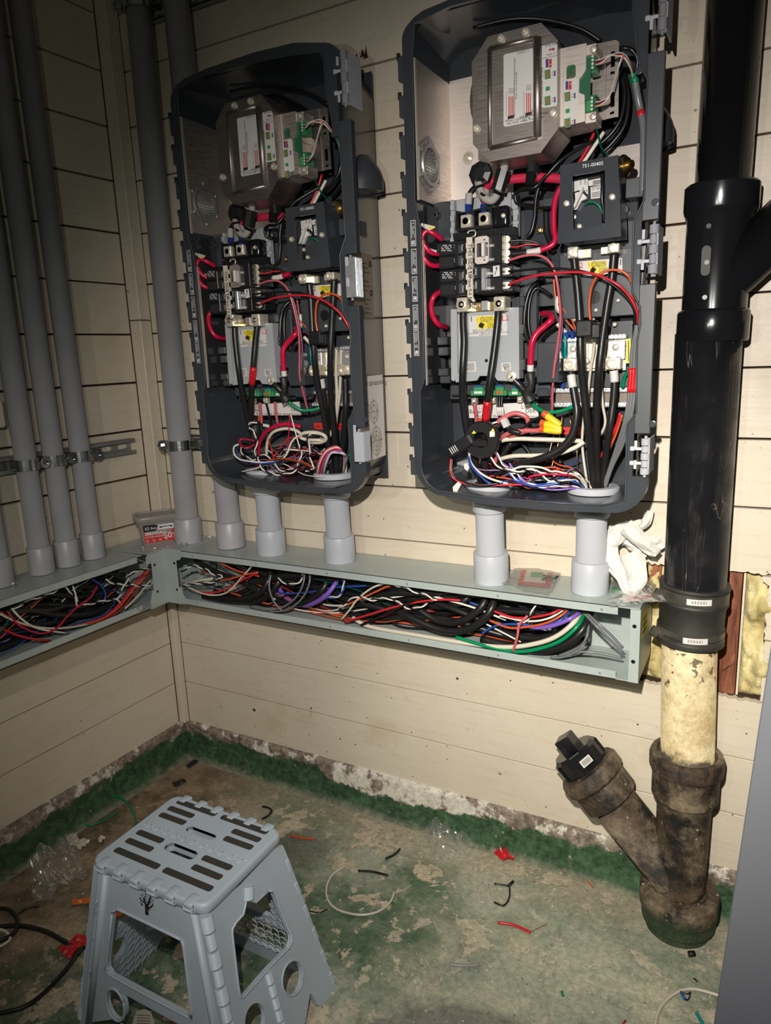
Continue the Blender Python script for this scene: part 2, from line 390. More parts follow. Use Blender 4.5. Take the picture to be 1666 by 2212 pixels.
M['darkpl']=mat('black_moulding',(.014,.014,.016),.32)
M['steel']=m_brushed('brushed_steel',(.72,.65,.60),.55)
M['linerst']=m_brushed('flash_lit_liner_steel',(.95,.86,.80),.58)  # paler copy of the steel, flash glare on the back liner put into its colour
M['coverst']=m_brushed('satin_steel',(.40,.355,.33),.45)
M['zinc']=mat('zinc_plate',(.62,.64,.66),.32,.7,bump=.2,bscale=90,var=.15,vscale=60)
M['galv']=mat('galvanised_channel',(.34,.34,.34),.45,.6,var=.25,vscale=25)
M['nickel']=mat('nickel_lug',(.78,.72,.60),.32,.55,bump=.1,bscale=80)
M['clampband']=mat('tarnished_band',(.13,.12,.105),.4,.6,var=.4,vscale=30)
M['strapm']=mat('bright_zinc_band',(.60,.63,.66),.24,1.0,bump=.25,bscale=60)
M['brass']=mat('brass',(.75,.55,.25),.3,1.0)
M['copper']=mat('bare_copper',(.75,.38,.2),.35,1.0)
M['hinge']=mat('light_grey_plastic',(.44,.45,.50),.4)
M['cast']=mat('cast_grey_flange',(.40,.39,.38),.45,.7,bump=.3,bscale=80)
M['mesh']=mat('dark_mesh',(.12,.115,.10),.6)
M['coverpl']=mat('pale_grey_cover',(.38,.40,.42),.36)
M['abs']=mat('black_abs',(.009,.009,.011),.17,var=.2,bump=.03,bscale=12)
M['abs2']=mat('scuffed_black_abs',(.012,.012,.014),.22,var=.6,vscale=25,bump=.12,bscale=30)
def m_scratched():
    g=NT('scratched_black_abs',.25); c=g.mix(g.ramp(g.noise(14,7,g.mapped((1,1,.25)),.7),.52,.68,0,.5),(.010,.010,.012),(.075,.07,.062))
    sr=g.noise(11,3,g.mapped((2.2,2.2,.25)),.5,1.2); m_=g.ramp(g.math('ABSOLUTE',g.math('SUBTRACT',sr,.5)),.004,0); br=g.ramp(g.noise(9,4),.5,.58)
    c=g.mix(g.math('MULTIPLY',g.math('MULTIPLY',m_,br),.6),c,(.30,.27,.22)); c=g.mix(g.math('MULTIPLY',g.specks(50,.12,.06),.6),c,(.3,.27,.22))
    return g.out(c,g.noise(20,5),.15,.001,g.ramp(g.noise(12,6),.4,.65,.18,.5))
M['abs3']=m_scratched()
M['rubber']=mat('dusty_black_rubber',(.030,.029,.026),.55,var=.5,vscale=14,bump=.3,bscale=40)
M['stool']=mat('pale_blue_grey_plastic',(.47,.54,.62),.42,var=.06,vscale=6,bump=.03,bscale=25)
M['grip']=mat('dark_grip_pad',(.045,.042,.034),.75)
M['paper']=mat('white_paper_towel',(.66,.65,.62),.85,bump=.8,bscale=150)
M['label']=mat('white_label',(.66,.64,.62),.45); M['blabel']=mat('bright_side_label',(.84,.82,.78),.45); M['ylabel']=mat('yellow_label',(.80,.64,.04),.45); M['rlabel']=mat('red_print',(.62,.035,.03),.45)
M['ink']=mat('black_ink',(.02,.02,.02),.5); M['rink']=mat('red_ink',(.5,.04,.03),.5); M['wink']=mat('white_print',(.75,.75,.75),.5)
M['pcb']=mat('green_circuit_board',(.02,.12,.06),.4); M['tgreen']=mat('green_terminal',(.04,.26,.10),.4); M['blueink']=mat('blue_print',(.06,.06,.22),.5)
M['board']=mat('tub_plastic',(.55,.52,.48),.3,trans=.0)
M['polywhite']=mat('milky_plastic',(.72,.70,.66),.25,trans=.55)
M['tubpl']=m_zip_tub()
M['cabinet']=mat('blue_grey_enamel',(.125,.13,.15),.42,var=.05,vscale=3)
M['zip']=m_zip()
M['orangetag']=mat('orange_strip',(.75,.16,.01),.5); M['tape']=mat('red_tape',(.55,.012,.02),.35); M['btape']=mat('black_tape',(.02,.02,.02),.5)
M['sleeve']=mat('woven_grey_sleeve',(.36,.34,.31),.8,bump=.8,bscale=250)
for k,c in dict(black=(.010,.010,.011),white=(.74,.70,.64),cream=(.62,.57,.47),red=(.58,.018,.03),crimson=(.56,.025,.07),magenta=(.52,.008,.05),orange=(.58,.09,.028),grey=(.16,.165,.175),
                green=(.0,.22,.085),dgreen=(.0,.085,.05),purple=(.20,.10,.48),blue=(.02,.07,.36),yellow=(.75,.55,.02),brown=(.16,.055,.02),pink=(.55,.12,.14),teal=(.0,.25,.25),lpurple=(.22,.10,.22),dkred=(.35,.02,.02)).items():
    M[k]=mat(k+'_insulation',c,.30)
M['cable']=mat('thick_black_jacket',(.013,.013,.014),.36,bump=.12,bscale=70)
M['tarnish']=mat('brown_bus_plate',(.20,.155,.125),.45,.2)
# ------------------------------------------------------------------ the room
def boards(back):
    mb=MB(None if back else LW)
    R=random.Random(3 if back else 5)
    for k in range(0,18):
        gap=(.022 if k<3 else (.032 if back else .034)+R.uniform(-.008,.012)); z0=k+(gap/2 if k else -.011); z1=k+1-gap/2
        segs=[(0.0,14.0)] if back else [(-9.0,0.0)]
        if back:
            if k in (3,4): segs=[(0,10.33),(12.12,14.0)]
            elif k==1: segs=[(0,.92),(.925,14)]
            elif k==15: segs=[(0,3.4),(3.41,14)]
        for a,b in segs:
            if back:
                if k in (3,4) and a>12:      # ragged saw cut beside the hole
                    pl=[(b,z0),(b,z1)]; n=14
                    for i in range(n+1):
                        z=z1+(z0-z1)*i/n; x=12.11-(.10 if (k==4 and i<2) else 0)+R.uniform(-.018,.018); pl.append((x,z))
                    mb.prism([pl],(0,0,0),(1,0,0),(0,0,1),(0,.12,0))
                elif k in (2,5) and True:    # edges splintered along the hole
                    pl=[(a,z0),(a,z1)]; pl=[(a,z0),(b,z0),(b,z1),(a,z1)]
                    n=40; x0,x1=10.3,12.15
                    if k==2: top=[(x1-(x1-x0)*i/n, z1+(R.uniform(-.03,.015) if 0<i<n else 0)) for i in range(n+1)]; pl=[(a,z0),(b,z0),(b,z1)]+top+[(a,z1)]
                    else: bot=[(x0+(x1-x0)*i/n, z0+(R.uniform(-.02,.03) if 0<i<n else 0)) for i in range(n+1)]; pl=[(a,z0)]+bot+[(b,z0),(b,z1),(a,z1)]
                    mb.prism([pl],(0,0,0),(1,0,0),(0,0,1),(0,.12,0))
                else: mb.box((a,0,z0),(b,.12,z1),.006)
            else: mb.box((-.12,a,z0),(0,b,z1),.006)
    return mb
wbk=boards(True)
for i,(x,y,r_) in enumerate(((549,1534,.040),(477,1526,.014),(727,1441,.016),(672,1530,.022),(793,1330+220,.012),(694,1384,.014),(1092,1520-130,.010),(988,1466,.026),(735,1596,.018),(768,1608,.016),(1103,1470,.014),(1378,1565,.016),(1300,1590,.012),(815,1290+165,.012),(690,1340+50,.010),(960,1210-640,.010))):
    c=at(x,y,Y=-.002); wbk.add([c+Vector((r_*math.cos(t)*(1+.3*math.sin(3*t+i)),0,r_*math.sin(t))) for t in [2*math.pi*k/12 for k in range(12)]],[list(range(12))],1)
for i,(x,y) in enumerate(((790,118),(770,128),(783,100+15))):
    c=at(x,y,Y=-.002); wbk.add([c+Vector((dx,0,dz)) for dx,dz in ((-.05,-.06),(.05,-.05),(.03,.0),(.015,.14-.04*i),(-.01,.04))],[[0,1,2,3,4]],1)
wbk.m=wbk.m
struct('wall_back',wbk,[M['siding'],M['void']]); struct('wall_left',boards(False),M['siding'])
mb=MB(); mb.box((-1,.125,-1),(10.33,.3,18)); mb.box((12.1,.125,-1),(14.2,.3,18)); mb.box((10.33,.125,-1),(12.1,.3,3.0)); mb.box((10.33,.125,5.0),(12.1,.3,18)); mb.box((10.2,.75,2.9),(12.4,.8,5.1))
struct('wall_back_sheathing',mb,M['void']).name='trim_1'
mb=MB(LW); mb.box((-.3,-9,-1),(-.125,.4,18)); struct('trim_2',mb,M['void'])
mb=MB(); mb.box((.0,-.165,-.02),(.165,.0,3.49),.015); mb.box((-.02,-.30,4.68),(.30,.0,9.27),.015); mb.box((-.02,-.30,9.28),(.30,.0,17.9),.015)
for z0,z1,a in ((0,3.49,.165),(4.68,17.9,.30)):
    mb.box((-.0-.0389*a,-a-.014,z0),(.006,-a,z1),0,1); mb.box((a,-.006,z0),(a+.012,.0,z1),0,1)
mb.box((-.02,-.302,9.268),(.302,0,9.282),0,1)
struct('trim_3',mb,[M['siding'],M['void']])
# concrete kerb under both walls
def kerb(mb,a,b):
    n=90; prof=[(.03,.0),(-.035,-.012),(-.06,-.12),(-.085,-.45),(-.11,-.70),(-.17,-.83),(-.26,-.905)]; R=random.Random(2); vs=[]; fs=[]
    for i in range(n+1):
        y=a+(b-a)*i/n
        for j,(o,z) in enumerate(prof):
            vs.append((y,o+(R.uniform(-.012,.012) if 0<j<6 else 0),z+(R.uniform(-.01,.01) if j==1 else 0)))
    m=len(prof); fs=[[i*m+j,(i+1)*m+j,(i+1)*m+j+1,i*m+j+1] for i in range(n) for j in range(m-1)]
    return vs,fs
mb=MB(); vs,fs=kerb(mb,-.1,14.0); mb.add([(x,o,z) for x,o,z in vs],fs,0,True)
mb2=MB(LW); vs,fs=kerb(mb2,-9.0,.1); mb2.add([(-o,y,z) for y,o,z in vs],fs,0,True)
mb.v+=mb2.v; b0=len(mb.v)-len(mb2.v); mb.f+=[[i+b0 for i in f] for f in mb2.f]; mb.m+=mb2.m; mb.sm+=mb2.sm
struct('baseboard_back',mb,M['curb'])
mb=MB(); n=60; R=random.Random(4); vs=[]; X0,X1,Y0,Y1=-1.2,14.2,-12.5,.3
for i in range(n+1):
    for j in range(n+1): vs.append((X0+(X1-X0)*i/n, Y0+(Y1-Y0)*j/n, -.90+R.uniform(-.006,.006)))
mb.add(vs,[[i*(n+1)+j,(i+1)*(n+1)+j,(i+1)*(n+1)+j+1,i*(n+1)+j+1] for i in range(n) for j in range(n)],0,True)
struct('floor',mb,M['floor'])
FZ=-.895
# stud and wool in the hole
mb=MB(); mb.box((11.36,.13,2.9),(11.765,.70,5.1),.01); R=random.Random(9)
for i in range(9):
    z=3.35+i*.02; mb.tube([(11.74,.12,3.62+.01*i),(11.70-.015*i,.09-.004*i,3.50-.01*i),(11.60,.10,3.44-.006*i)],.006,5)
single('wall_stud',mb,M['stud'],'red-brown wooden stud showing in the hole cut through the siding','stud')
mb=MB(); mb.box((11.78,.125,3.0),(11.81,.16,5.0)); mb.box((11.78,.10,4.35),(11.805,.125,4.98))
single('plaster_strip',mb,M['siding'],'thin pale strip running up the right edge of the bare stud','strip')
def wool(x0,x1,z0,z1,y,seed):
    mb=MB(); nx,nz=26,44; vs=[]
    from mathutils import noise
    for i in range(nx+1):
        for j in range(nz+1):
            x=x0+(x1-x0)*i/nx; z=z0+(z1-z0)*j/nz; e=min(i,nx-i,j,nz-j)/3; e=min(e,1)
            d=noise.noise(Vector((x*3.1,z*2.1,seed)))*.28+noise.noise(Vector((x*9,z*7,seed+3)))*.10+noise.noise(Vector((x*25,z*21,seed)))*.03
            vs.append((x,y-(.12+d)*e,z))
    mb.add(vs,[[i*(nz+1)+j,(i+1)*(nz+1)+j,(i+1)*(nz+1)+j+1,i*(nz+1)+j+1] for i in range(nx) for j in range(nz)],0,True); return mb
single('fibreglass_wool',wool(11.80,12.35,2.95,5.05,.26,1),M['insul'],'yellow fibreglass wool bulging out right of the bare stud','insulation')
single('fibreglass_wool',wool(10.30,11.36,2.95,5.05,.30,7),M['insul'],'yellow fibreglass wool between the wireway end and the black stack','insulation')
mb=MB(); mb.box((10.33,.13,4.72),(10.62,.2,5.03),.01); single('timber_offcut',mb,M['stud'],'brown timber corner at the top left of the hole in the siding','timber')

# ------------------------------------------------------------------ grey wireway round the corner
ZT,ZB,G=4.66,3.51,1.15; PH=.015
def trough(x0,x1,xf=None,flip=False,lipx=None,endcap=False):
    # built along x, wall at y=0 (or turned for the left wall)
    f=(lambda p: LW((-p[1],p[0],p[2]))) if flip else None
    b=MB(f); b.box((x0,-G,ZT-PH),(x1,-.02,ZT),.003); b.box((x0,-G,ZB),(x1,-.02,ZB+PH),.003); b.box((x0,-.035,ZB),(x1,-.02,ZT),0)
    l0,l1=lipx or (x0,x1); b.box((l0,-G,ZT-.13),(l1,-G+PH,ZT),.003); b.box((l0,-G,ZB),(l1,-G+PH,ZB+.13),.003)
    s=MB(f)
    n=int((l1-l0)/1.55)
    for i in range(n+1):
        x=l0+.32+(l1-l0-.55)*i/max(n,1)
        for z in (ZT-.075,ZB+.065): s.lathe((x,-G,z),(0,-1,0),[(.02,0),(.02,.006),(.012,.007)],10)
    return b,s
b,s=trough(1.50,10.52,lipx=(1.62,10.2))
e=MB(); e.box((10.505,-G,ZB),(10.52,-.02,ZT)); e.box((10.375,-G-.004,ZB-.004),(10.52,-G+PH,ZT-.02),.003)
h=MB(); 
for z in (ZB+.33,ZT-.27): h.lathe((10.44,-G-.005,z),(0,-1,0),[(.03,0),(.03,.002)],16)
yl=MB(); yl.quad((10.522,-.98,4.10),(0,1,0),(0,0,1),.5,.42,0)
for i in range(3): yl.quad((10.524,-.9,4.18+i*.1),(0,1,0),(0,0,1),.3,.04,1)
back_duct=make('wireway','grey-green steel wireway on the back wall, packed with wire below the cabinets','wireway',
  [('channel',b,M['duct']),('screw',s,M['zinc']),('end_cap',e,M['duct'],None,[('screw_hole',h,M['black']),('warning_label',yl,[M['ylabel'],M['ink']],'yellow label')])])
b,s=trough(-8.5,-1.62,flip=True,lipx=(-8.5,-1.75))
left_duct=make('wireway','grey-green steel wireway on the left wall below the three conduits','wireway',[('channel',b,M['duct']),('screw',s,M['zinc'])])
# the corner fitting between them
p=MB(); pb=MB(); p.box((.0,-1.62,ZT-.004),(1.15,-.02,ZT+.012)); p.box((1.15,-1.15,ZT-.004),(1.62,-.02,ZT+.012)); p.box((.0,-.035,ZB),(1.52,-.02,ZT)); p.box((.02,-1.65,ZB),(.035,-.02,ZT)); pb.box((.0,-1.62,ZB-.006),(1.15,-.02,ZB+.01)); pb.box((1.15,-1.15,ZB-.006),(1.62,-.02,ZB+.01))
q=MB(); q.box((1.15,-1.155,ZB-.01),(1.47,-1.14,ZT),.003); q.box((1.10,-1.47,ZB-.01),(1.115,-1.155,ZT),.003); q.prism([[(1.10,-1.155),(1.15,-1.155),(1.15,-1.14),(1.115,-1.14)]],(0,0,ZB-.01),(1,0,0),(0,1,0),(0,0,ZT-ZB+.01))
for (x,z0,z1) in ((1.47,ZB,ZB+.36),(1.47,ZT-.22,ZT)): q.prism([[(0,z0),(.15,z0),(.15,z0+(.14 if z0<4 else .08)),(.10,z0+(z1-z0)*.55),(.06,z1),(0,z1)]] if z0<4 else [[(0,z0),(.10,z0+.02),(.14,z0+.08),(.14,z1),(0,z1)]],(1.47,-1.145,0),(1,0,0),(0,0,1),(0,.012,0))
for (z0,z1) in ((ZB,ZB+.36),(ZT-.22,ZT)): q.prism([[(0,z0),(-.13,z0),(-.13,z0+.14),(-.05,z1),(0,z1)]],(1.105,-1.47,0),(0,1,0),(0,0,1),(.012,0,0))
h=MB()
for z in (ZB+.30,ZT-.28):
    h.lathe((1.42,-1.156,z),(0,-1,0),[(.028,0),(.028,.003)],14); h.lathe((1.117,-1.40,z),(1,0,0),[(.028,0),(.028,.003)],14)
make('wireway_corner','grey steel inside-corner post joining the two wireways','bracket',[('plate',p,M['duct']),('bottom_plate',pb,M['duct']),('corner_post',q,M['duct'],None,[('screw_hole',h,M['black'])])])
# nut on the front lip of the left wireway
mb=MB(LW); mb.lathe((1.15,-1.86,ZB+.10),(1,0,0),[(.05,0),(.05,.05),(.03,.05),(.03,.10)],6,0,False); single('lock_nut',mb,M['zinc'],'small zinc nut on the lower lip of the left wireway near the corner post','nut')

# ------------------------------------------------------------------ conduits
def conduit(base,top,label,r=.228,cr=.283,coup=.52,collar=None,hub=None,group=None,mcol='pvc',box=None):
    base,top=Vector(base),Vector(top); d=(top-base).normalized()
    p=MB(); p.cyl(base+d*.05,top,r,32)
    c=MB(); c.lathe(base,d,[(cr+.002,0),(cr+.004,.02),(cr,coup-.01),(cr-.007,coup),(r+.004,coup)],36,0)
    parts=[('pipe',p,M[mcol]),('coupling',c,M['pvcl' if mcol=='pvcl' else 'pvc'])]
    if collar is not None:
        L=(top-base).length; k=MB(); k.lathe(base+d*(L-collar),d,[(r+.004,0),(.262,.0),(.268,.02),(.262,collar-.12)],36); parts.append(('collar',k,M[mcol]))
    if hub:
        k=MB(); c0=Vector(hub); k.lathe(c0,(0,0,1),[(.28,-.02),(.375,-.02),(.385,.02),(.385,.05),(.36,.075),(.27,.08),(.25,.05),(.25,-.02)],40,caps=False); parts.append(('hub',k,M['pvcl']))
    return make('conduit',label,'conduit',parts,group)
ZG=ZT+.012
for (px,py),lab in zip([(2,1246),(92,1226),(148,1208),(203,1193)],['grey conduit cut off by the left edge of the photo','farthest from the room corner of the three whole grey conduits on the left wall','middle one of the three whole grey conduits strapped to the left wall','grey conduit on the left wall nearest the room corner']):
    b=at(px,py,N=.37); b=LW((.37, b.y, ZG)); conduit(b,(b.x-.02,b.y,17.5),lab,r=.186,coup=.50,cr=.222)
LP=[]
def bpipe(pb,pt,lab,zt=17.5,**k):
    b=at(*pb,Y=-.52); t=at(*pt,Y=-.48); d=t-b; b=b+d*((ZG-b.z)/d.z); return conduit(b,b+d*((zt-b.z)/d.z),lab,**k),b,d
_,bA,dA=bpipe((407,1153),(303,60),'tall grey conduit on the back wall beside the corner trim, behind the small screw tub')
_,bB,dB=bpipe((499,1168),(392,120),'tall grey conduit rising behind the left edge of the left cabinet',mcol='pvc')
def boxpipe(pb,hubpx,zfloor,lab):
    h=at(*hubpx,Z=zfloor); b=at(*pb,Z=ZG); b=Vector((b.x*.5+h.x*.5, b.y*.55+h.y*.45, ZG)); b.x=at(pb[0],pb[1],Y=b.y).x
    t=Vector((h.x,h.y,zfloor)); return conduit(b,t+(t-b).normalized()*.03,lab,mcol='pvcl',collar=.40,hub=(h.x,h.y,zfloor+.02),coup=.50),b,h
ZF=6.245
_,b1,h1=boxpipe((587,1189),(573,1022),ZF+.02,'short light grey conduit feeding the left cabinet on its left side')
_,b2,h2=boxpipe((735,1204),(723,1030),ZF+.02,'short light grey conduit feeding the left cabinet on its right side')
_,b3,h3=boxpipe((1062,1248),(1056,1054),ZF,'short light grey conduit feeding the right cabinet on its left side')
_,b4,h4=boxpipe((1274,1273),(1281,1062),ZF,'short light grey conduit feeding the right cabinet next to the black stack')

# strut channels and straps
def channel(L, f):
    b=MB(f); W2=.155; D=.165; t=.018; holes=[]
    n=int(L/.40)
    for i in range(n):
        c=.22+i*.40; 
        if c+.12<L: holes.append([(c-.07+ .05*math.cos(a)+(.14 if math.cos(a)>0 else 0), .05*math.sin(a)) for a in [math.pi*2*(k+.5)/12 for k in range(12)]])
    b.prism([[(0,-W2),(L,-W2),(L,W2),(0,W2)]]+holes,(0,0,0),(1,0,0),(0,0,1),(0,-t,0))
    for sgn in (-1,1):
        b.box((0,-D,sgn*W2-(t if sgn>0 else 0)),(L,0,sgn*W2+(t if sgn<0 else 0)),0)
        b.box((0,-D,sgn*W2-(.07 if sgn>0 else 0)),(L,-D+t,sgn*W2+(.07 if sgn<0 else 0)),0)
    return b
def strap(c, d, wall_n, side, label, r=.228):
    """c: point on the conduit axis; wall_n: towards the room; side: along the wall to the bolt"""
    c=Vector(c); wn=Vector(wall_n).normalized(); sd=Vector(side).normalized(); up=Vector((0,0,1)); b=MB()
    for s in (1,-1):
        P=[]
        for k in range(15):
            a=math.radians(-8+ (186)*k/14); P.append(c+sd*(math.cos(a)*(r+.012))*s+wn*(math.sin(a)*(r+.012)))
        if s==1: ring=P
    o=[];i_=[]
    vs=[];fs=[]
    for k,p in enumerate(ring):
        dr=(p-c).normalized()
        for (rr,zz) in ((0,-.10),(.02,-.10),(.02,.10),(0,.10)): vs.append(p+dr*rr+up*zz)
    for k in range(len(ring)-1):
        for j in range(4): fs.append([k*4+j,k*4+(j+1)%4,(k+1)*4+(j+1)%4,(k+1)*4+j])
    b.add(vs,fs,0,False)
    for s in (1,-1): b.obox(c+sd*s*(r+.02)-wn*(r*.55),sd,wn,up,.009,r*.55,.085,.003)
    # pair of ears with the bolt
    ear=c+sd*(r+.05)+wn*(r*.55)
    for o_ in (-.055,.045): b.lathe(ear+sd*.04+wn*o_,wn,[(.105,0),(.105,.015)],20)
    bo=MB(); bo.cyl(ear+sd*.05-wn*.10,ear+sd*.05+wn*.14,.025,10); bo.lathe(ear+sd*.05+wn*.06,wn,[(.052,0),(.052,.05)],6,0,False); bo.lathe(ear+sd*.05-wn*.06,-wn,[(.05,0),(.05,.05)],6,0,False)
    return make('pipe_strap',label,'strap',[('band',b,M['strapm']),('bolt',bo,M['strapm'])])
zl=at(270,965,N=.1).z
def fch_left(y0,z): return lambda p: LW((-p[1]+.004, y0-p[0], z+p[2]))
yR=at(288,960,N=.1).y
single('strut_channel',channel(7.0,fch_left(yR,zl)),M['galv'],'slotted galvanised strut channel on the left wall behind the three conduits','strut')
for (px,py),lab in zip([(92,1226),(148,1208),(203,1193)],['zinc strap on the conduit farthest from the room corner, beside the left photo edge','zinc strap on the middle conduit of the left wall','zinc strap on the left-wall conduit nearest the room corner']):
    b=at(px,py,N=.37); b=LW((.36,b.y,zl)); strap(b,None,(1,-LWT,0),(LWT,1,0),lab,r=.195)
    # conduit sits .1 further out than the strap base
for (zpx,x0,x1,lab) in (((410,955),1.0,5.3,'strut channel on the back wall running behind the left cabinet, level with its lower part'),((330,28),.75,4.2,'strut channel at the top left of the back wall')):
    z=at(*zpx,Y=-.1).z; single('strut_channel',channel(x1-x0,lambda p,x0=x0,z=z:Vector((x0+p[0],p[1]-.004,z+p[2]))),M['galv'],lab,'strut')
    c=bA+dA*((z-bA.z)/dA.z); strap(c,None,(0,-1,0),(-1,0,0),'lower zinc strap on the tall conduit beside the corner trim' if z<10 else 'upper zinc strap on the tall conduit beside the corner trim',r=.235)
    if z>10:
        c=bB+dB*((z-bB.z)/dB.z); strap(c,None,(0,-1,0),(-1,0,0),'zinc strap at the top of the conduit behind the left cabinet',r=.235)

# ------------------------------------------------------------------ soil stack
SY=-.50
def sx(px,py): return at(px,py,Y=SY)
U0=sx(1589,0); U1=sx(1562,385); ax=(U0-U1).normalized()
def onaxis(z): return U1+ax*((z-U1.z)/ax.z)
zh1=sx(1562,398).z; zh1b=sx(1556,462).z; zw2=sx(1532,672).z; zw3=sx(1530,738).z
p=MB(); p.cyl(onaxis(zh1-.3),onaxis(18),.335,40)
single('upper_stack_pipe',p,M['abs'],'glossy black plastic pipe rising from the Y fitting to the top of the photo','pipe')
w=MB(); c=onaxis(zh1b-.1); top=onaxis(zh1)
L=(top-onaxis(zw3)).length; a1=(top-onaxis(zh1b)).length; a2=(top-onaxis(zw2)).length
w.lathe(top,-ax,[(.338,.0),(.43,0),(.455,.03),(.455,a1-.05),(.44,a1),(.405,a1+.05),(.405,a2-.02),(.44,a2),(.455,a2+.03),(.455,L-.03),(.44,L),(.42,L)],44)
jb=onaxis(zw2+.28); bd=Vector((.72,-.10,.69)).normalized()
br=MB(); br.cyl(jb-bd*.1,jb+bd*1.9,.335,36); bh=MB(); bh.lathe(jb+bd*1.35,bd,[(.335,0),(.43,.02),(.45,.06),(.45,.7)],36)
cc=onaxis((zh1b+zw2)/2); fr=Vector((.02,-.405,0))
pl=MB(); pl.prism([[(.055*math.cos(t)-.10, .13*(1 if math.sin(t)>0 else -1)+.055*math.sin(t)) for t in [math.pi*2*(k+.5)/20 for k in range(20)]]],cc+Vector((0,-.400,0)),(1,0,0),(0,0,1),(0,-.03,0))
bt=MB()
for z in (.42,-.02,-.45): bt.lathe(cc+Vector((-.09,-.395,z)),(0,-1,0),[(.05,0),(.05,.025),(.03,.03)] if z!=-.02 else [(.03,0),(.03,.04)],14)
make('pipe_wye','glossy black plastic Y fitting with a branch rising to the right','pipe fitting',[('body',w,M['abs']),('branch',br,M['abs'],None,[('branch_hub',bh,M['abs2'])]),('name_plate',pl,M['rubber']),('stud',bt,M['abs'])])
A0=sx(1530,735); A1=sx(1501,1262); A2=sx(1489,1385); A3=sx(1486,1640); bx=lambda z,a=A0,b=A1: a+(b-a)*((z-a.z)/(b.z-a.z))
p=MB(); p.cyl(A1-Vector((0,0,.15)),A0+Vector((0,0,.1)),.425,40)
single('lower_stack_pipe',p,M['abs3'],'thick scuffed black plastic pipe between the Y fitting and the rubber coupling','pipe')
d=(A1-A2).normalized(); L=(A1-A2).length
r=MB(); r.lathe(A1+d*.03,-d,[(.425,.0),(.485,.0),(.49,.04),(.47,.06),(.47,.24),(.485,.26),(.485,.28),(.455,.34),(.45,.62),(.47,.70),(.475,.78),(.465,.80),(.465,L-.08),(.48,L-.06),(.48,L),(.40,L)],48)
c1=MB(); c2=MB()
for c_,h0,h1,rr in ((c1,.07,.23,.478),(c2,L-.23,L-.09,.473)):
    c_.lathe(A1+d*.03-d*h0,-d,[(rr-.01,0),(rr,0),(rr,h1-h0),(rr-.01,h1-h0)],48)
    ce=A1-d*((h0+h1)/2)+Vector((-.44,-.22,.02)); c_.cyl(ce+Vector((-.05,-.08,-.05)),ce+Vector((.0,-.0,.05)),.065,12); c_.obox(ce+Vector((.08,-.07,0)),(1,-.8,0),(0,0,1),(.8,1,0),.09,.075,.02,.008)
b1_=MB(); 
for c_,hm in ((0,.15),(1,L-.16)):
    ctr=A1+d*.03-d*hm; vs=[]
    for k in range(9):
        a=math.radians(-96+40*k/8)
        for zz in (-.045,.045): vs.append(ctr+Vector((math.cos(a)*.482,math.sin(a)*.482,zz)))
    b1_.add(vs,[[2*k,2*k+2,2*k+3,2*k+1] for k in range(8)],0)
    for k in range(16):
        a=math.radians(-88+1.5*k); 
        if k%3==2: continue
        q0=ctr+Vector((math.cos(a)*.4835,math.sin(a)*.4835,-.022)); a2_=a+.012; q1=ctr+Vector((math.cos(a2_)*.4835,math.sin(a2_)*.4835,-.022)); up_=Vector((0,0,.045)); b1_.add([q0,q1,q1+up_,q0+up_],[[0,1,2,3]],1)
make('rubber_coupling','dusty black rubber coupling with two steel hose clamps on the stack','coupling',[('sleeve',r,M['rubber']),('hose_clamp',c1,M['clampband'],'upper hose clamp'),('hose_clamp',c2,M['clampband'],'lower hose clamp'),('barcode_label',b1_,[M['label'],M['ink']],'small white barcode stickers')])
p=MB(); p.cyl(A3-Vector((0,0,.2)),A2+Vector((0,0,.1)),.388,40)
single('iron_stack_pipe',p,M['creampipe'],'cream painted iron pipe with dark flecks below the rubber coupling','pipe')
H0=sx(1485,1628); H1=sx(1478,1722); B1=sx(1470,1925); 
zt_,zm_,zb_=H0.z,H1.z,B1.z+.18
cx=(H0.x+H1.x)/2; bxx=sx(1466,1960).x
w=MB(); w.lathe((cx,SY,zb_-.1),(0,0,1),[(.37,0),(.385,.15),(.40,zm_-zb_),(.44,zm_-zb_+.12),(.49,zm_-zb_+.16),(.49,zt_-zb_-.16),(.54,zt_-zb_-.12),(.545,zt_-zb_+.05),(.52,zt_-zb_+.12),(.44,zt_-zb_+.13),(.42,zt_-zb_+.0),(.39,zt_-zb_-.02)],48,0)
hb=MB(); hb.lathe((bxx,SY-.03,FZ-.02),(0,0,1),[(.50,0),(.505,.16),(.56,.17),(.565,.40),(.60,.41),(.605,.64),(.585,.69),(.42,.71),(.38,.66)],48)
# branch with the threaded plug
J=sx(1442,1875); T=sx(1296,1692); bdv=(T-J).normalized(); Lb=(T-J).length
wb=MB(); wb.cyl(J-bdv*.15,T-bdv*.1,.365,36,0,.375)
wb.lathe(T-bdv*.35,bdv,[(.375,0),(.475,.06),(.48,.40),(.535,.45),(.54,.62),(.50,.68),(.40,.69)],44)
pg=MB(); pg.lathe(T+bdv*.33,bdv,[(.40,0),(.405,.06),(.405,.30),(.37,.34),(.36,.36),(.0,.36)],12,0,False); 
for k in range(6):
    a=math.pi*2*k/6; e1=bdv.orthogonal().normalized(); e2=bdv.cross(e1); pg.obox(T+bdv*.49+e1*math.cos(a)*.40+e2*math.sin(a)*.40,bdv,e1*math.cos(a)+e2*math.sin(a),bdv.cross(e1*math.cos(a)+e2*math.sin(a)),.13,.02,.09,.01)
sq=MB(); sq.obox(T+bdv*.80,bdv,(0,1,0),bdv.cross(Vector((0,1,0))),.14,.145,.145,.02)
lb=MB(); e2=bdv.cross(Vector((0,1,0))).normalized(); q=T+bdv*.52; nn=(Vector((0,-1,0))*.80-e2*.6).normalized()
if nn.x<0: nn=(Vector((0,-1,0))*.80+e2*.6).normalized()
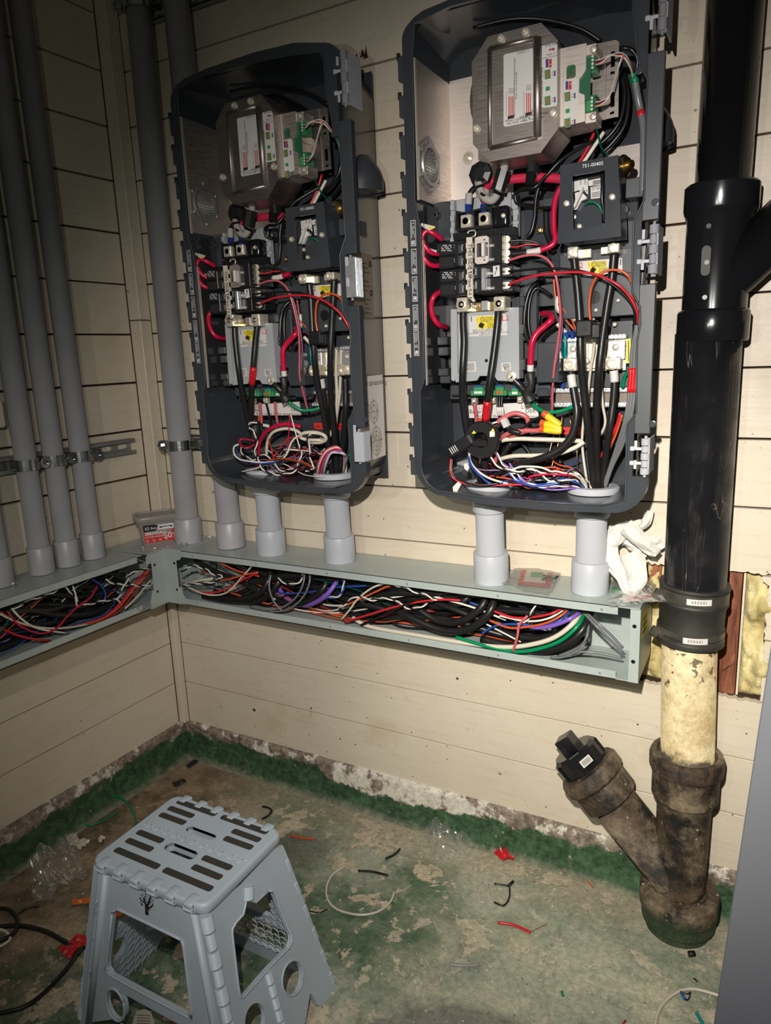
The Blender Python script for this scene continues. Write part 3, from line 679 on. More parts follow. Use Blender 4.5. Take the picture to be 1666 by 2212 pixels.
tt=bdv.cross(nn).normalized(); lb.obox(q+nn*.425,bdv,tt,nn,.06,.10,.006,0,0)
for k in range(9): lb.obox(q+nn*.434+tt*(-.07+.0175*k),bdv,tt,nn,.04,.004,.001,0,1)
make('iron_wye','rusty cast iron Y fitting standing on the floor with a plugged branch','pipe fitting',[('body',w,M['iron']),('base_hub',hb,M['iron'],'base hub partly overpainted green'),('branch',wb,M['iron'],None),('cleanout_plug',pg,M['abs2'],'black threaded plug',[('square_head',sq,M['abs2']),('barcode_label',lb,[M['label'],M['ink']])])])
# leaning grey cabinet cover at the right edge
q0=at(1543,2211,Y=-4.6); q1=at(1666,1399,Y=-4.25); dd=(q1-q0); 
lo=q0+dd*((FZ-q0.z)/dd.z); hi=q1+dd*.9
mb=MB(); ux=Vector((1,-.12,0)).normalized(); 
W_=3.0; up_=(hi-lo); nn=ux.cross(up_).normalized()
mb.obox(lo+up_*.5+ux*W_*.5,ux,up_,nn,W_/2,up_.length/2,.05,.012)
fl=MB(); fl.obox(lo+up_*.5+ux*(.62)+nn*.055*(1 if nn.y<0 else -1),ux,up_,nn,.008,up_.length/2,.006)
make('cabinet_cover','tall plain blue-grey steel cover leaning in at the right edge of the photo','cover',[('panel',mb,M['cabinet']),('seam',fl,M['galv'])])
# beige device and green box at the left edge, on the left wall in front of the conduits
mb=MB(LW); y=at(13,900,N=.42).y; z0=at(4,925,N=.42).z; z1=at(4,862,N=.42).z; z2=at(4,655,N=.42).z
mb.box((.02,y-1.2,z0),(.42,y+.02,z1),.06,0,3); gm=MB(LW); gm.box((.02,y-1.2,z1+.02),(.36,y-.05,z2),.02)
make('wall_device','beige rounded wall device under a dark green box at the left photo edge','device',[('cover',mb,M['cream']),('green_box',gm,M['dgreen'])])
# ------------------------------------------------------------------ the two cabinets (same model; built at the right one, copied to the left one)
YL=-1.55
TWIN=[]                                   # things copied to the left cabinet
OFF=Vector((-4.30,0,.02))
def twin(o): TWIN.append(o); return o
def PX(pts,Y): return [(at(x,y,Y=Y).x,at(x,y,Y=Y).z) for x,y in pts]
def PX1(pts,Y): return [(at(x,y,Y=Y).x+4.30,at(x,y,Y=Y).z-.02) for x,y in pts]     # read off the left cabinet
def slab(mb,pts,Y,dep,holes=(),mat=0): return mb.prism([PX(pts,Y)]+[PX(h,Y) for h in holes],(0,Y,0),(1,0,0),(0,0,1),(0,dep,0),mat)
def wb(mb,tl,br,Y,dep,bev=.0,mat=0,seg=1):
    a=at(*tl,Y=Y); b=at(*br,Y=Y); return mb.box((a.x,Y,b.z),(b.x,Y+dep,a.z),bev,mat,seg)
def wtext(mb,txt,px,Y,h,mat=0,vert=False,align='LEFT',bold=.0):
    o=at(*px,Y=Y); 
    return mb.text(txt,o,(0,0,1) if vert=='up' else ((0,0,-1) if vert else (1,0,0)),(-1,0,0) if vert=='up' else ((1,0,0) if vert else (0,0,1)),h,mat,align,0,bold)
def parts_each(name,items,m,label=None): return [(name,x,m,label) for x in items]
def scr(p,n=(0,-1,0),r=.045): return MB().screw(p,n,r)
def scrs(pts,Y,r=.045,m=None,name='screw'): return [(name,scr(at(x,y,Y=Y),(0,-1,0),r),m or M['nickel']) for x,y in pts]
def barcode(mb,px,Y,w,h,mat=1,seed=1):
    R=random.Random(seed); o=at(*px,Y=Y); x=0
    while x<w:
        k=R.uniform(.004,.012); mb.quad(o+Vector((x,-.001,-h)),(1,0,0),(0,0,1),min(k,w-x),h,mat); x+=k+R.uniform(.005,.012)

def arc(cx,cz,r,a0,a1,n=8): return [(cx+r*math.cos(math.radians(a0+(a1-a0)*i/n)),cz+r*math.sin(math.radians(a0+(a1-a0)*i/n))) for i in range(n+1)]
outer=arc(10.14,6.60,.46,-90,0)+[(10.60,6.66),(10.40,6.66),(10.40,7.23),(10.59,7.23),(10.59,9.11),(10.40,9.11),(10.40,9.86),(10.58,9.86),(10.58,11.72),(10.40,11.72),(10.40,12.36)]+arc(10.13,12.38,.42,0,85)+[(9.69,12.90),(8.92,12.93),(8.0,12.90),(7.50,12.85),(7.36,12.80)]+arc(7.40,12.55,.23,115,180,5)+[(7.165,11.6),(7.165,7.0)]+arc(7.67,6.72,.50,180,255,8)+[(8.3,6.14),(9.2,6.115),(9.8,6.125)]
inner=[(10.0,6.235)]+PX([(1351,1081),(1353,1040),(1354,930),(1356,916),(1375,891),(1377,738),(1384,700),(1383.5,663),(1367.5,632),(1365,616),(1370,478),(1392.7,431),(1393,380),(1397,235),(1399.7,173),(1381,137)],YL)+PX1([(705,189),(700,128),(690,113),(621,121),(527,140),(434,165),(385,193)],YL)+[(7.33,12.3),(7.30,10.5),(7.38,10.1),(7.38,8.0),(7.30,7.8),(7.30,6.9)]+arc(7.70,6.70,.42,180,250,6)+[(8.4,6.245),(9.2,6.235)]
lip=MB(); lip.prism([outer,inner],(0,YL,0),(1,0,0),(0,0,1),(0,.14,0))
body=MB()
def rr(x0,x1,z0,z1,r,n=8): return arc(x1-r,z0+r,r,-90,0,n)+arc(x1-r,z1-r,r,0,90,n)+arc(x0+r,z1-r,r,90,180,n)+arc(x0+r,z0+r,r,180,270,n)
loops=[(rr(7.24,10.42,6.2,12.80,.42),-1.46),(rr(7.28,10.30,6.27,12.74,.42),-.28),(rr(7.40,10.20,6.40,12.62,.34),-.10)]
vs=[(x,y,z) for lp,y in loops for x,z in lp]; n=len(loops[0][0]); fs=[[k*n+i,k*n+(i+1)%n,(k+1)*n+(i+1)%n,(k+1)*n+i] for k in range(2) for i in range(n)]+[[2*n+i for i in range(n)]]
body.add(vs,fs,0,True)
inn=MB(); vs=[]; m_=len(inner)
for y,cl in ((-1.412,99),(-1.2,10.36),(-.30,10.22)):
    for x,z in inner: vs.append((min(x,cl) if cl<90 else x,y,z))
inn.add(vs,[[k*m_+i,k*m_+(i+1)%m_,(k+1)*m_+(i+1)%m_,(k+1)*m_+i] for k in range(2) for i in range(m_)],0)
inn.box((7.28,-.31,6.23),(10.30,-.285,12.76))
flg=MB(); 
for z0,z1 in ((7.23,9.11),(9.86,11.72)): flg.box((10.40,-1.56,z0),(10.60,-1.49,z1),.01)
rim=MB(); ii=[(x,YL-.012,z) for x,z in inner]; rim.tube([Vector(p) for p in ii]+[Vector(ii[0])],.012,6,0,1)
tabs=[]
for y0,y1 in ((123,177),(208,255),(294,344),(380,428),(461,510),(545,590),(620,666),(698,743),(773,817),(847,892),(920,964),(988,1024)):
    z1=at(868,y0,Y=-1.5).z; z0=at(868,y1,Y=-1.5).z; t=MB(); t.box((7.08,-1.53,z0),(7.18,-1.42,z1),.012); t.cyl((7.085,-1.50,z1-.04),(7.085,-1.50,z1+.05),.028,8); tabs.append(t)
spots_=[]
for (px,py) in ((1375,152),(1440-30,437),(1404,936-20)):
    t=MB(); t.lathe(at(px+6,py,Y=-1.565),(0,-1,0),[(.045,0),(.045,.006),(.035,.008)],18); spots_.append(t)
side=MB()   # printed label on the right side wall of the shell
sX=10.36
def sidepanel(y0,y1,z0,z1,mats=0):
    q=MB(); q.quad((10.415-.0,y0,z0),(.085,1,0),(0,0,1),(y1-y0),z1-z0,0); return q
def sidept(y,z,o=.004): return Vector((10.42-(y+1.46)*(.12/1.18)*-1*-1+o,y,z))
sl=MB(); a=sidept(-1.40,7.98); ux_=(sidept(-.35,7.98)-a); 
sl.add([sidept(-1.44,6.62),sidept(-.36,6.62),sidept(-.36,8.02),sidept(-1.44,8.02)],[[0,1,2,3]],0)
sl.text('CONDUIT SIZE INDICATIONS',sidept(-1.40,7.86,.008),ux_,(0,0,1),.062,1,'LEFT',0,.01)
for yc,zc,rs in ((-.80,7.42,(.19,.12)),(-.74,6.92,(.24,.17,.10))):
    for r0 in rs:
        P=[sidept(yc+r0*.9*math.cos(t),zc+r0*math.sin(t),.008) for t in [2*math.pi*k/36 for k in range(37)]]
        sl.tube(P,.0045,4,2,1)
    sl.tube([sidept(yc-rs[0]-.03,zc,.008),sidept(yc+rs[0]+.03,zc,.008)],.003,4,2,1); sl.tube([sidept(yc,zc-rs[0]-.03,.008),sidept(yc,zc+rs[0]+.03,.008)],.003,4,2,1)
    sl.tube([sidept(yc-.42,zc+.20,.008),sidept(yc-.30,zc+.2,.008),sidept(yc,zc,.008)],.003,4,1,1)
sl2=MB(); sl2.add([sidept(-1.40,8.95),sidept(-.62,8.95),sidept(-.62,9.95),sidept(-1.40,9.95)],[[0,1,2,3]],0)
for i in range(12):
    if i in (4,8): continue
    sl2.add([sidept(-1.0,9.02+i*.07,.007),sidept(-.74-.05*(i%3),9.02+i*.07,.007),sidept(-.74-.05*(i%3),9.035+i*.07,.007),sidept(-1.0,9.035+i*.07,.007)],[[0,1,2,3]],1)
for zc in (9.35,9.80): sl2.tube([sidept(-.70+.04*math.cos(t),zc+.045*math.sin(t),.008) for t in [2*math.pi*k/16 for k in range(17)]],.008,4,1,1)
# screened breather on the left inner wall
vc=at(925,359,X=7.33); ven=MB(); ax_=Vector((1,0,0)); hx=[]
hexp=[(.40*math.cos(math.radians(90+60*k)),.40*math.sin(math.radians(90+60*k))) for k in range(6)]
hole=[(.235*math.cos(2*math.pi*k/28),.235*math.sin(2*math.pi*k/28)) for k in range(28)]
ven.prism([hexp,hole],vc+Vector((.0,0,0)),(0,1,0),(0,0,1),(.035,0,0))
ven.lathe(vc,ax_,[(.235,.0),(.235,.06),(.285,.06),(.30,.02)],32,caps=False)
for k in range(6):
    a=math.radians(90+60*k); ven.box(vc+Vector((.03,.33*math.cos(a)-.03,.33*math.sin(a)-.03)),vc+Vector((.055,.33*math.cos(a)+.03,.33*math.sin(a)+.03)),.01)
vm=MB(); dpt=MB(); dpt.lathe(vc,ax_,[(.235,-.0),(.235,.01)],24)
for k in range(-5,6):
    w=math.sqrt(max(.235**2-(k*.042)**2,0))
    vm.tube([vc+Vector((.02,k*.042,-w)),vc+Vector((.02,k*.042,w))],.008,5,0,1); vm.tube([vc+Vector((.02,-w,k*.042)),vc+Vector((.02,w,k*.042))],.008,5,0,1)
# stainless liners
ln=MB(); ln.box((7.335,-1.50,10.52),(7.345,-.32,12.32)); 
bk=MB(); bk.box((7.345,-.335,9.7),(8.35,-.325,12.36)); bk2=MB(); bk2.box((9.70,-.345,9.7),(10.18,-.325,11.05)); bk3=MB(); bk3.lathe(at(1012,341,Y=-.34),(0,-1,0),[(.09,0),(.09,.01),(.05,.012),(.05,.05),(.03,.06)],18)
ed=MB(); ed.box((7.335,-1.545,10.50),(7.352,-1.50,12.32))
ll=MB(); ll.box((7.40,-1.50,7.92),(7.41,-.32,10.45)); ed2=MB(); ed2.box((7.395,-1.545,7.9),(7.408,-1.50,9.95))
lbs=[]
for i,(y0,y1) in enumerate(((476,532),(538,592),(598,652),(659,713),(715,769))):
    zt=at(890,y0,Y=-1.556).z; zb=at(890,y1,Y=-1.556).z; t=MB(); t.quad((7.215,-1.553,zb),(1,0,0),(0,0,1),.085,zt-zb,0)
    t.quad((7.222,-1.555,zb+.01),(1,0,0),(0,0,1),.071,zt-zb-.02,2)
    R=random.Random(i)
    for j in range(3):
        for k in range(9):
            if R.random()<.85: t.quad((7.232+j*.02,-1.557,zt-.03-k*(zt-zb-.14)/9-.02),(1,0,0),(0,0,1),.008,.022,0)
    t.quad((7.23,-1.557,zb+.02),(1,0,0),(0,0,1),.055,.055,0)
    for a_ in range(4):
        for b_ in range(4):
            if R.random()<.5: t.quad((7.234+a_*.012,-1.559,zb+.024+b_*.012),(1,0,0),(0,0,1),.01,.01,2)
    lbs.append(t)
hz0=at(1445,312,Y=-.75).z; hz1=at(1440,215,Y=-.75).z; hx1=at(1461,300,Y=-.75).x
hood=MB(); P=[]
for k in range(9):
    t=k/8; z=hz1-(hz1-hz0)*t; w=math.sin(min(1,t*1.25+.12)*math.pi/2)
    P.append((z,.08+(hx1-10.33-.08)*w,.10+.27*w))
vs=[];n=18
for z,dx,dy in P:
    for j in range(n): a=math.pi*j/(n-1)-math.pi/2; vs.append((10.30+dx*math.cos(a),-.74+dy*math.sin(a),z))
fs=[[k*n+j,k*n+j+1,(k+1)*n+j+1,(k+1)*n+j] for k in range(8) for j in range(n-1)]+[list(range(n))]
hood.add(vs,fs,0,True); hd=MB(); z,dx,dy=P[-1]; hd.add([(10.30+dx*.93*math.cos(math.pi*j/(n-1)-math.pi/2),-.74+dy*.93*math.sin(math.pi*j/(n-1)-math.pi/2),z+.03) for j in range(n)],[list(range(n))])
def hinge(z0,z1):
    L=z1-z0; k=MB(); pinX,pinY=10.56,-1.60
    for i in range(5):
        a=z0+L*i/5+.006; b=z0+L*(i+1)/5-.006; k.cyl((pinX,pinY,a),(pinX,pinY,b),.058 if i%2==0 else .05,14)
        if i%2==1: k.box((10.40,-1.575,a+.02),(pinX,-1.555,a+.06),.004); k.box((10.36,-1.585,a+.01),(10.42,-1.56,a+.07),.008)
    lf=MB(); lf.box((pinX+.03,-1.62,z0),(pinX+.055,-1.20,z1),.006); lf.box((pinX-.02,-1.57,z0),(pinX+.05,-1.53,z1),.006)
    pn=MB(); pn.cyl((pinX,pinY,z0-.035),(pinX,pinY,z1+.03),.02,8)
    lt=[]
    for zz in (z0+.06,z1-.16):
        q=MB(); q.box((10.41,-1.572,zz),(10.45,-1.55,zz+.12),.006); lt.append(('latch_slot',q,M['hinge']))
    return ('hinge',lf,M['hinge'],'light grey plastic hinge',[('knuckle',k,M['hinge']),('hinge_pin',pn,M['hinge'])]+lt)
def hingebox(z0,z1,shiny):
    lf=MB(); lf.box((10.46,-1.68,z0),(10.64,-1.46,z1),.006)
    for i in range(6): lf.box((10.64,-1.66+i*.035,z0+.01),(10.648,-1.645+i*.035,z1-.01))
    q=MB(); 
    for zz in (z0+.16,z0+.46): q.box((10.47,-1.687,zz),(10.52,-1.679,zz+.13),.002)
    pn=MB(); pn.cyl((10.52,-1.60,z0-.04),(10.52,-1.60,z1+.04),.02,8)
    return ('hinge',lf,M['zinc'] if shiny else M['hinge'],'silvery covered hinge' if shiny else 'light grey covered hinge',[('hinge_slot',q,M['hinge']),('hinge_pin',pn,M['hinge'])])
H=[(11.90,12.60),(9.22,9.80),(6.70,7.18)]
floorhub=MB()
def cabinet(hinges,label):
    P=[('shell',body,M['shell']),('lip',lip,M['shell']),('inner_shell',inn,M['shell']),('hinge_flange',flg,M['shell2']),('gasket',rim,M['shell2']),
      ('liner',ln,M['steel'],'brushed steel left liner'),('back_liner',bk,M['linerst'],'brushed steel back liner'),('back_liner',bk2,M['coverst']),('liner_bolt',bk3,M['nickel']),('liner_edge',ed,M['nickel']),('lower_liner',ll,M['gloss']),('liner_edge',ed2,M['nickel']),
      ('side_label',sl,[M['blabel'],M['ink'],M['tarnish']],'white printed side label'),('side_label',sl2,[M['tarnish'],M['ink']],'small wiring leaflet on the side wall'),
      ('breather',ven,M['cast'],'hexagonal cast breather flange',[('screen',vm,M['cast']),('breather_hole',dpt,M['mesh'])]),('vent_hood',hood,M['shell2'],None,[('hood_opening',hd,M['black'])])]
    P+=parts_each('latch_tab',tabs,M['shell2'])+parts_each('moulding_mark',spots_,M['shell'])+parts_each('barcode_label',lbs,[M['label'],M['ink'],M['shell2']])+hinges
    return make('electrical_cabinet',label,'cabinet',P)
M['gloss']=mat('dark_glossy_liner',(.07,.07,.075),.12,.6)
cab2=cabinet([hinge(*H[0]),hinge(*H[1]),hinge(*H[2])],'right open charcoal cabinet with three knuckled grey hinges, nearest the black stack')
z_=MB()
cab1=cabinet([hinge(*H[0]),hingebox(*H[1],True),hingebox(*H[2],False)],'left open charcoal cabinet with two block-shaped covered hinges, nearest the room corner')
cab1.location=cab1.location+OFF*S

# ---- steel-covered control unit at the top
Yc=-1.76
oct_=[(1019.3,134.5),(1054,79),(1169.3,48.7),(1205.3,86.4),(1205.3,278.5),(1168,330),(1057.3,349.3),(1022,312)]
cv=MB(); slab(cv,oct_,Yc,.62)
rg=MB(); rc=[at(x,y,Y=Yc-.005) for x,y in ((1058,106),(1161,82),(1162,297),(1059,320))]
for a_,b_,r_ in ((0,1,.030),(1,2,.055),(2,3,.030),(3,0,.030)): rg.tube([rc[a_],rc[b_]],r_,12,0,1)
dr=MB(); c=at(1092,215,Y=-.75); dr.lathe((c.x+.24,-.34,c.z+.04),(0,-1,0),[(.74,0),(.74,.5),(.68,.58),(.5,.60)],44)
lb=MB(); Y=Yc-.004; slab(lb,[(1088,120),(1092,117),(1155,103),(1158,106),(1158,257),(1155,261),(1092,274),(1088,271)],Y,.004)
Y-=.003
def line(mb,p,q,Y,w,mat): a,b=at(*p,Y=Y),at(*q,Y=Y); d=(b-a).normalized(); nrm=Vector((-d.z,0,d.x))*w/2; mb.add([a-nrm,b-nrm,b+nrm,a+nrm],[[0,1,2,3]],mat)
for x0 in (1097,1135):
    for k in range(3): line(lb,(x0+3+4*k,253-x0*.0+ (0 if x0<1100 else -7)),(x0+3+4*k,208+(0 if x0<1100 else -7)),Y,.012,2)
    line(lb,(x0+15,250 if x0<1100 else 243),(x0+15,243 if x0<1100 else 236),Y,.008,1); line(lb,(x0-3,252),(x0-3,198),Y,.004,1)
    for k in range(3): wtext(lb,'1/4 in',(x0+5+4*k,203 if x0<1100 else 196),Y,.022,1,'up')
    slab(lb,[(x0,251-(0 if x0<1100 else 7)),(x0+14,248-(0 if x0<1100 else 7)),(x0+14,255-(0 if x0<1100 else 7)),(x0,258-(0 if x0<1100 else 7))],Y,.001,(),3)
line(lb,(1110,243),(1111,124),Y,.004,1); line(lb,(1112,243),(1113,124),Y,.004,1); wtext(lb,'Drain wire strip length',(1117,214),Y,.024,1,'up')
wtext(lb,'SCALE 1:1',(1117,117.5),Y,.026,1); wtext(lb,'When connecting',(1091,265),Y,.032,1); wtext(lb,'the drain wire',(1095,270),Y,.032,1)
wtext(lb,'When NOT connecting',(1122,257),Y,.032,1); wtext(lb,'the drain wire',(1130,263),Y,.032,1)
def diag(mb,x0,y0,Y,sc=1.0,w=30):
    # connector drawings: coloured tables, terminals with orange pins and a screwdriver
    for k in range(2): slab(mb,[(x0+7*k+5,y0),(x0+7*k+11,y0-1.5),(x0+7*k+11,y0+17),(x0+7*k+5,y0+18.5)],Y,.001,(),(5,2)[k]); line(mb,(x0+7*k+5,y0+6),(x0+7*k+11,y0+5),Y,.006,0); line(mb,(x0+7*k+5,y0+12),(x0+7*k+11,y0+11),Y,.006,0)
    for yy in (y0+24,y0+81):
        slab(mb,[(x0+3,yy),(x0+15,yy-3),(x0+16,yy+17),(x0+4,yy+20)],Y,.001,(),4)
        for k in range(4): slab(mb,[(x0+6,yy+2+4*k),(x0+12,yy+1+4*k),(x0+12,yy+3.4+4*k),(x0+6,yy+4.4+4*k)],Y-.002,.001,(),6)
        for k in range(5): line(mb,(x0,yy+2+4*k),(x0+4,yy+1+4*k),Y,.005,1)
        line(mb,(x0+18,yy+4),(x0+22,yy+3),Y,.008,2); line(mb,(x0+18,yy+10),(x0+22,yy+9),Y,.008,2)
        slab(mb,[(x0+23,yy+1),(x0+26.5,yy),(x0+26.5,yy+12),(x0+23,yy+13)],Y,.001,(),5)
    slab(mb,[(x0+5,y0+60),(x0+14,y0+58),(x0+14,y0+67),(x0+5,y0+69)],Y,.001,(),4)
    wtext(mb,'Non-Terminating Node / Mid String',(x0-1.5,y0+98),Y,.02,1,'up')
lb2=MB(); Y=Yc-.004; slab(lb2,[(1171,99),(1200,92),(1204,96),(1204,226),(1201,229),(1174,233),(1171,230)],Y,.004); Y-=.003
wtext(lb2,'Strip Length',(1177,102),Y,.03,1); wtext(lb2,'Scale 1:1',(1181,121),Y,.024,1); line(lb2,(1172,126),(1204,120),Y,.004,1); slab(lb2,[(1186,106),(1194,104),(1194,108),(1186,110)],Y,.001,(),6); slab(lb2,[(1194,104),(1198,103),(1198,108),(1194,109)],Y,.001,(),5)
diag(lb2,1174,128,Y)
br_=MB(); Yb=-1.62
slab(br_,[(1207,106),(1267,93),(1266,150),(1257,165),(1252,170),(1251,200),(1263,205),(1264,262),(1208,276)],Yb,.5,[[(1224,147),(1227,142),(1240,139),(1244,143),(1244,164),(1240,168),(1224,171)]])
slab(br_,[(1210,106),(1218,104),(1218,272),(1210,274)],Yb-.02,.02)
lb3=MB(); Y=Yb-.004; slab(lb3,[(1217,175),(1244,168),(1249,172),(1249,251),(1245,256),(1218,262)],Y,.004); diag(lb3,1217,176,Y-.003)
pcb=MB(); wb(pcb,(1222,136),(1275,215),Yb+.03,.02); 
gold=MB()
for x,y in ((1240,152),(1232,165),(1240,164)): gold.lathe(at(x,y,Y=Yb+.028),(0,-1,0),[(.018,0),(.018,.004)],12)
plt=MB(); slab(plt,[(1262,100),(1331,86),(1338,91),(1336,252),(1329,253),(1262,268)],-1.20,.02,[[(1320,112),(1329,110),(1329,143),(1320,146)],[(1319,155),(1328,153),(1328,159),(1319,161)],[(1319,200),(1328,198),(1328,230),(1319,232)],[(1318,243),(1327,239),(1327,245),(1318,248)]])
slab(plt,[(1306,92),(1310,91),(1308,258),(1304,259)],-1.225,.025)
def tblock(tl,br,n,Y):
    a=at(*tl,Y=Y); b=at(*br,Y=Y); t=MB(); t.box((a.x,Y,b.z),(b.x,Y+.22,a.z),.012); t.box((a.x-.02,Y+.02,b.z-.03),(b.x+.02,Y+.2,b.z),.008); t.box((a.x-.02,Y+.02,a.z),(b.x+.02,Y+.2,a.z+.02),.008)
    sc=MB()
    for k in range(n):
        z=b.z+(a.z-b.z)*(k+.5)/n; sc.lathe(((a.x+b.x)/2+.02,Y,z),(0,-1,0),[(.016,0),(.016,.004),(.01,.006)],8,1); t.box((b.x-.045,Y-.003,z-.016),(b.x-.01,Y+.01,z+.016),0,1)
    return t,sc
t1,s1=tblock((1268,120),(1286,149),4,-1.56); t2,s2=tblock((1266,210),(1285,239),4,-1.56)
tabs_=MB(); wb(tabs_,(1266,97),(1289,116),-1.60,.3,.01); tabs2=MB(); wb(tabs2,(1264,244),(1289,264),-1.60,.3,.01)
twin(make('control_unit','octagonal steel-covered control unit with white strip-length labels, top of the {S} cabinet','control unit',
  [('cover',cv,M['coverst']),('pressed_ridge',rg,M['coverst']),('housing',dr,M['darkpl'],'round black housing behind the cover'),('printed_label',lb,[M['label'],M['ink'],M['rink'],M['dkbrown'] if 'dkbrown' in M else M['ink']]),
   ('printed_label',lb2,[M['label'],M['ink'],M['rlabel'],M['ink'],M['tgreen'],M['blueink'],M['orange']]),('bracket',br_,M['steel']),('printed_label',lb3,[M['label'],M['ink'],M['rlabel'],M['ink'],M['tgreen'],M['blueink'],M['orange']]),
   ('circuit_board',pcb,M['pcb'],None,[('contact',gold,M['brass'])]),('mounting_plate',plt,M['coverst']),
   ('terminal_block',t1,[M['tgreen'],M['black']],'green screw terminal block',[('screw',s1,M['label'])]),('terminal_block',t2,[M['tgreen'],M['black']],'green screw terminal block',[('screw',s2,M['label'])]),
   ('bracket_tab',tabs_,M['steel']),('bracket_tab',tabs2,M['steel'])]+scrs([(1083,84),(1136,70),(1195,244),(1029.5,278)],Yc,.055)+scrs([(1283,107),(1282,252)],-1.60,.045)))

# ---- cable glands, sleeves and the fat red cable below it
g=MB(); wb(g,(1137,340),(1158,378),-1.35,.2,.03); g.cyl(at(1148,372,Y=-1.3),at(1146,398,Y=-1.3),.07,12)
twin(single('cable_gland',g,M['darkpl'],'black cable gland under the middle of the steel cover, {S} cabinet','cable gland'))
sg=MB(); P=[at(1091,343,Y=-1.4),at(1090,360,Y=-1.4),at(1086,380,Y=-1.42),at(1080,400,Y=-1.42),at(1074,420,Y=-1.42),at(1062,433,Y=-1.42),at(1045,425,Y=-1.42),at(1037,405,Y=-1.40),at(1034,388,Y=-1.36),at(1045,374,Y=-1.3)]
sg.tube(P,.055,12)
fer=MB()
for (x,y,dx,dy) in ((1087,383,-.10,1),): pass
fer.cyl(at(1089,368,Y=-1.42),at(1076,412,Y=-1.43),.105,8,0,None,False); fe2=MB(); fe2.lathe(at(1042,378,Y=-1.30),(0,-1,0),[(.16,0),(.17,.03),(.16,.10),(.08,.12)],8,0,False)
ties=MB()
for (x,y,x2,y2) in ((1077,413,1074,420),(1036,402,1037,407),(1047,419,1044,424),(1038,388,1038,392)): ties.cyl(at(x,y,Y=-1.42),at(x2,y2,Y=-1.42),.066,12)
twin(make('sleeved_cable','pale woven-sleeve cable looped through black ferrites, {S} cabinet','cable',[('sleeve',sg,M['sleeve']),('ferrite_core',fer,M['darkpl']),('ferrite_core',fe2,M['darkpl']),('cable_tie',ties,M['darkpl'])]))
r=MB(); r.tube([at(1222,388,Y=-1.15),at(1180,384,Y=-1.15),at(1130,385,Y=-1.15),at(1085,390,Y=-1.18),at(1062,394,Y=-1.22),at(1050,404,Y=-1.28),at(1048,414,Y=-1.32)],.062,12)
ts=MB(); ts.cyl(at(1048,413,Y=-1.32),at(1047,425,Y=-1.34),.064,12)
twin(make('power_cable','fat red cable running across below the steel cover, {S} cabinet','cable',[('jacket',r,M['crimson']),('label_band',ts,M['label'])]))
for i,(pts,name) in enumerate((([(1040,402),(1028,405),(1018,415),(1014,425),(1012,445),(1012,466)],'left'),([(1047,412),(1048,425),(1046,440),(1046,462)],'right'))):
    j=MB(); j.tube([at(x,y,Y=-1.33) for x,y in pts],.042,10); k=MB(); a,b=(pts[3],pts[4]) if i==0 else (pts[2],(1047,430)); 
    lbm=MB(); lbm.cyl(at(1014,418,Y=-1.34) if i==0 else at(1048,424,Y=-1.34),at(1012,442,Y=-1.34) if i==0 else at(1047,432,Y=-1.34),.052,12)
    bl=MB(); bl.cyl(at(1012,443,Y=-1.33) if i==0 else at(1045,443,Y=-1.33),at(1012,462,Y=-1.36) if i==0 else at(1046,460,Y=-1.36),.048,12)
    twin(make('lug_lead',name+'-hand lead with a blue boot entering the twin lug block, {S} cabinet','cable',[('jacket',j,M['black'] if i==0 else M['red']),('wrap_label',lbm,M['label']),('boot',bl,M['blue'])]))
# ---- moulded mounting tray and dark backing parts
tr=MB(); slab(tr,[(936,438),(1118,418),(1125,440),(1212,425),(1212,440),(1385,430),(1380,690),(1378,835),(1200,838),(1190,862),(974,862),(965,700),(940,640)],-.78,.08,[[(1163,662),(1198,660),(1200,712),(1163,714)],[(1112,605),(1150,604),(1151,640),(1112,641)]])
tm=[]
for (a,b,Y,dp,mm) in (((937,440),(973,520),-1.0,.2,'shell2'),((972,432),(982,520),-1.12,.1,'coverpl'),((1104,430),(1120,510),-1.12,.1,'coverpl'),((984,432),(1104,512),-.98,.06,'coverpl'),
    ((1125,455),(1196,535),-1.0,.12,'shell'),((1125,540),(1210,580),-.95,.12,'shell'),((1122,585),(1160,735),-1.0,.1,'shell2'),((1160,741),(1208,826),-1.32,.5,'shell'),((1145,738),(1162,780),-1.28,.3,'shell2'),((1145,795),(1163,815),-1.28,.3,'shell2'),
    ((944,728),(966,745),-1.25,.4,'shell2'),((946,750),(968,768),-1.2,.3,'shell2'),((946,796),(968,812),-1.25,.4,'shell2'),((950,812),(972,828),-1.2,.3,'shell2'),((1122,640),(1133,662),-1.2,.3,'shell2'),((1122,700),(1133,722),-1.2,.3,'shell2'),((1122,775),(1135,800),-1.2,.3,'shell2'),
    ((974,832),(1190,852),-1.02,.25,'shell2'),((1160,838),(1185,856),-1.08,.2,'shell'),((1212,555),(1376,608),-1.12,.3,'shell'),((1350,395),(1378,470),-1.0,.3,'shell'),((1352,386),(1392,424),-1.3,.5,'shell2'),((1005,512),(1112,520),-1.2,.2,'shell')):
    t=MB(); wb(t,a,b,Y,dp,.012); tm.append(('moulded_rib',t,M[mm]))
pst=[]
for x,y in ((944,466),(1350,455)):
    t=MB(); c=at(x,y,Y=-1.02); t.lathe(c,(0,-1,0),[(.06,0),(.055,.09),(.03,.09),(.03,.05)],16); pst.append(('screw_post',t,M['shell2']))
cl=[]
for x,y in ((1168,450),(1168,498)):
    t=MB(); c=at(x,y,Y=-1.05); t.box(c-Vector((.05,.04,.04)),c+Vector((.05,.04,.04)),.01); t.screw(c+Vector((0,-.04,0)),(0,-1,0),.04); cl.append(('copper_terminal',t,M['brass']))
clip=[]
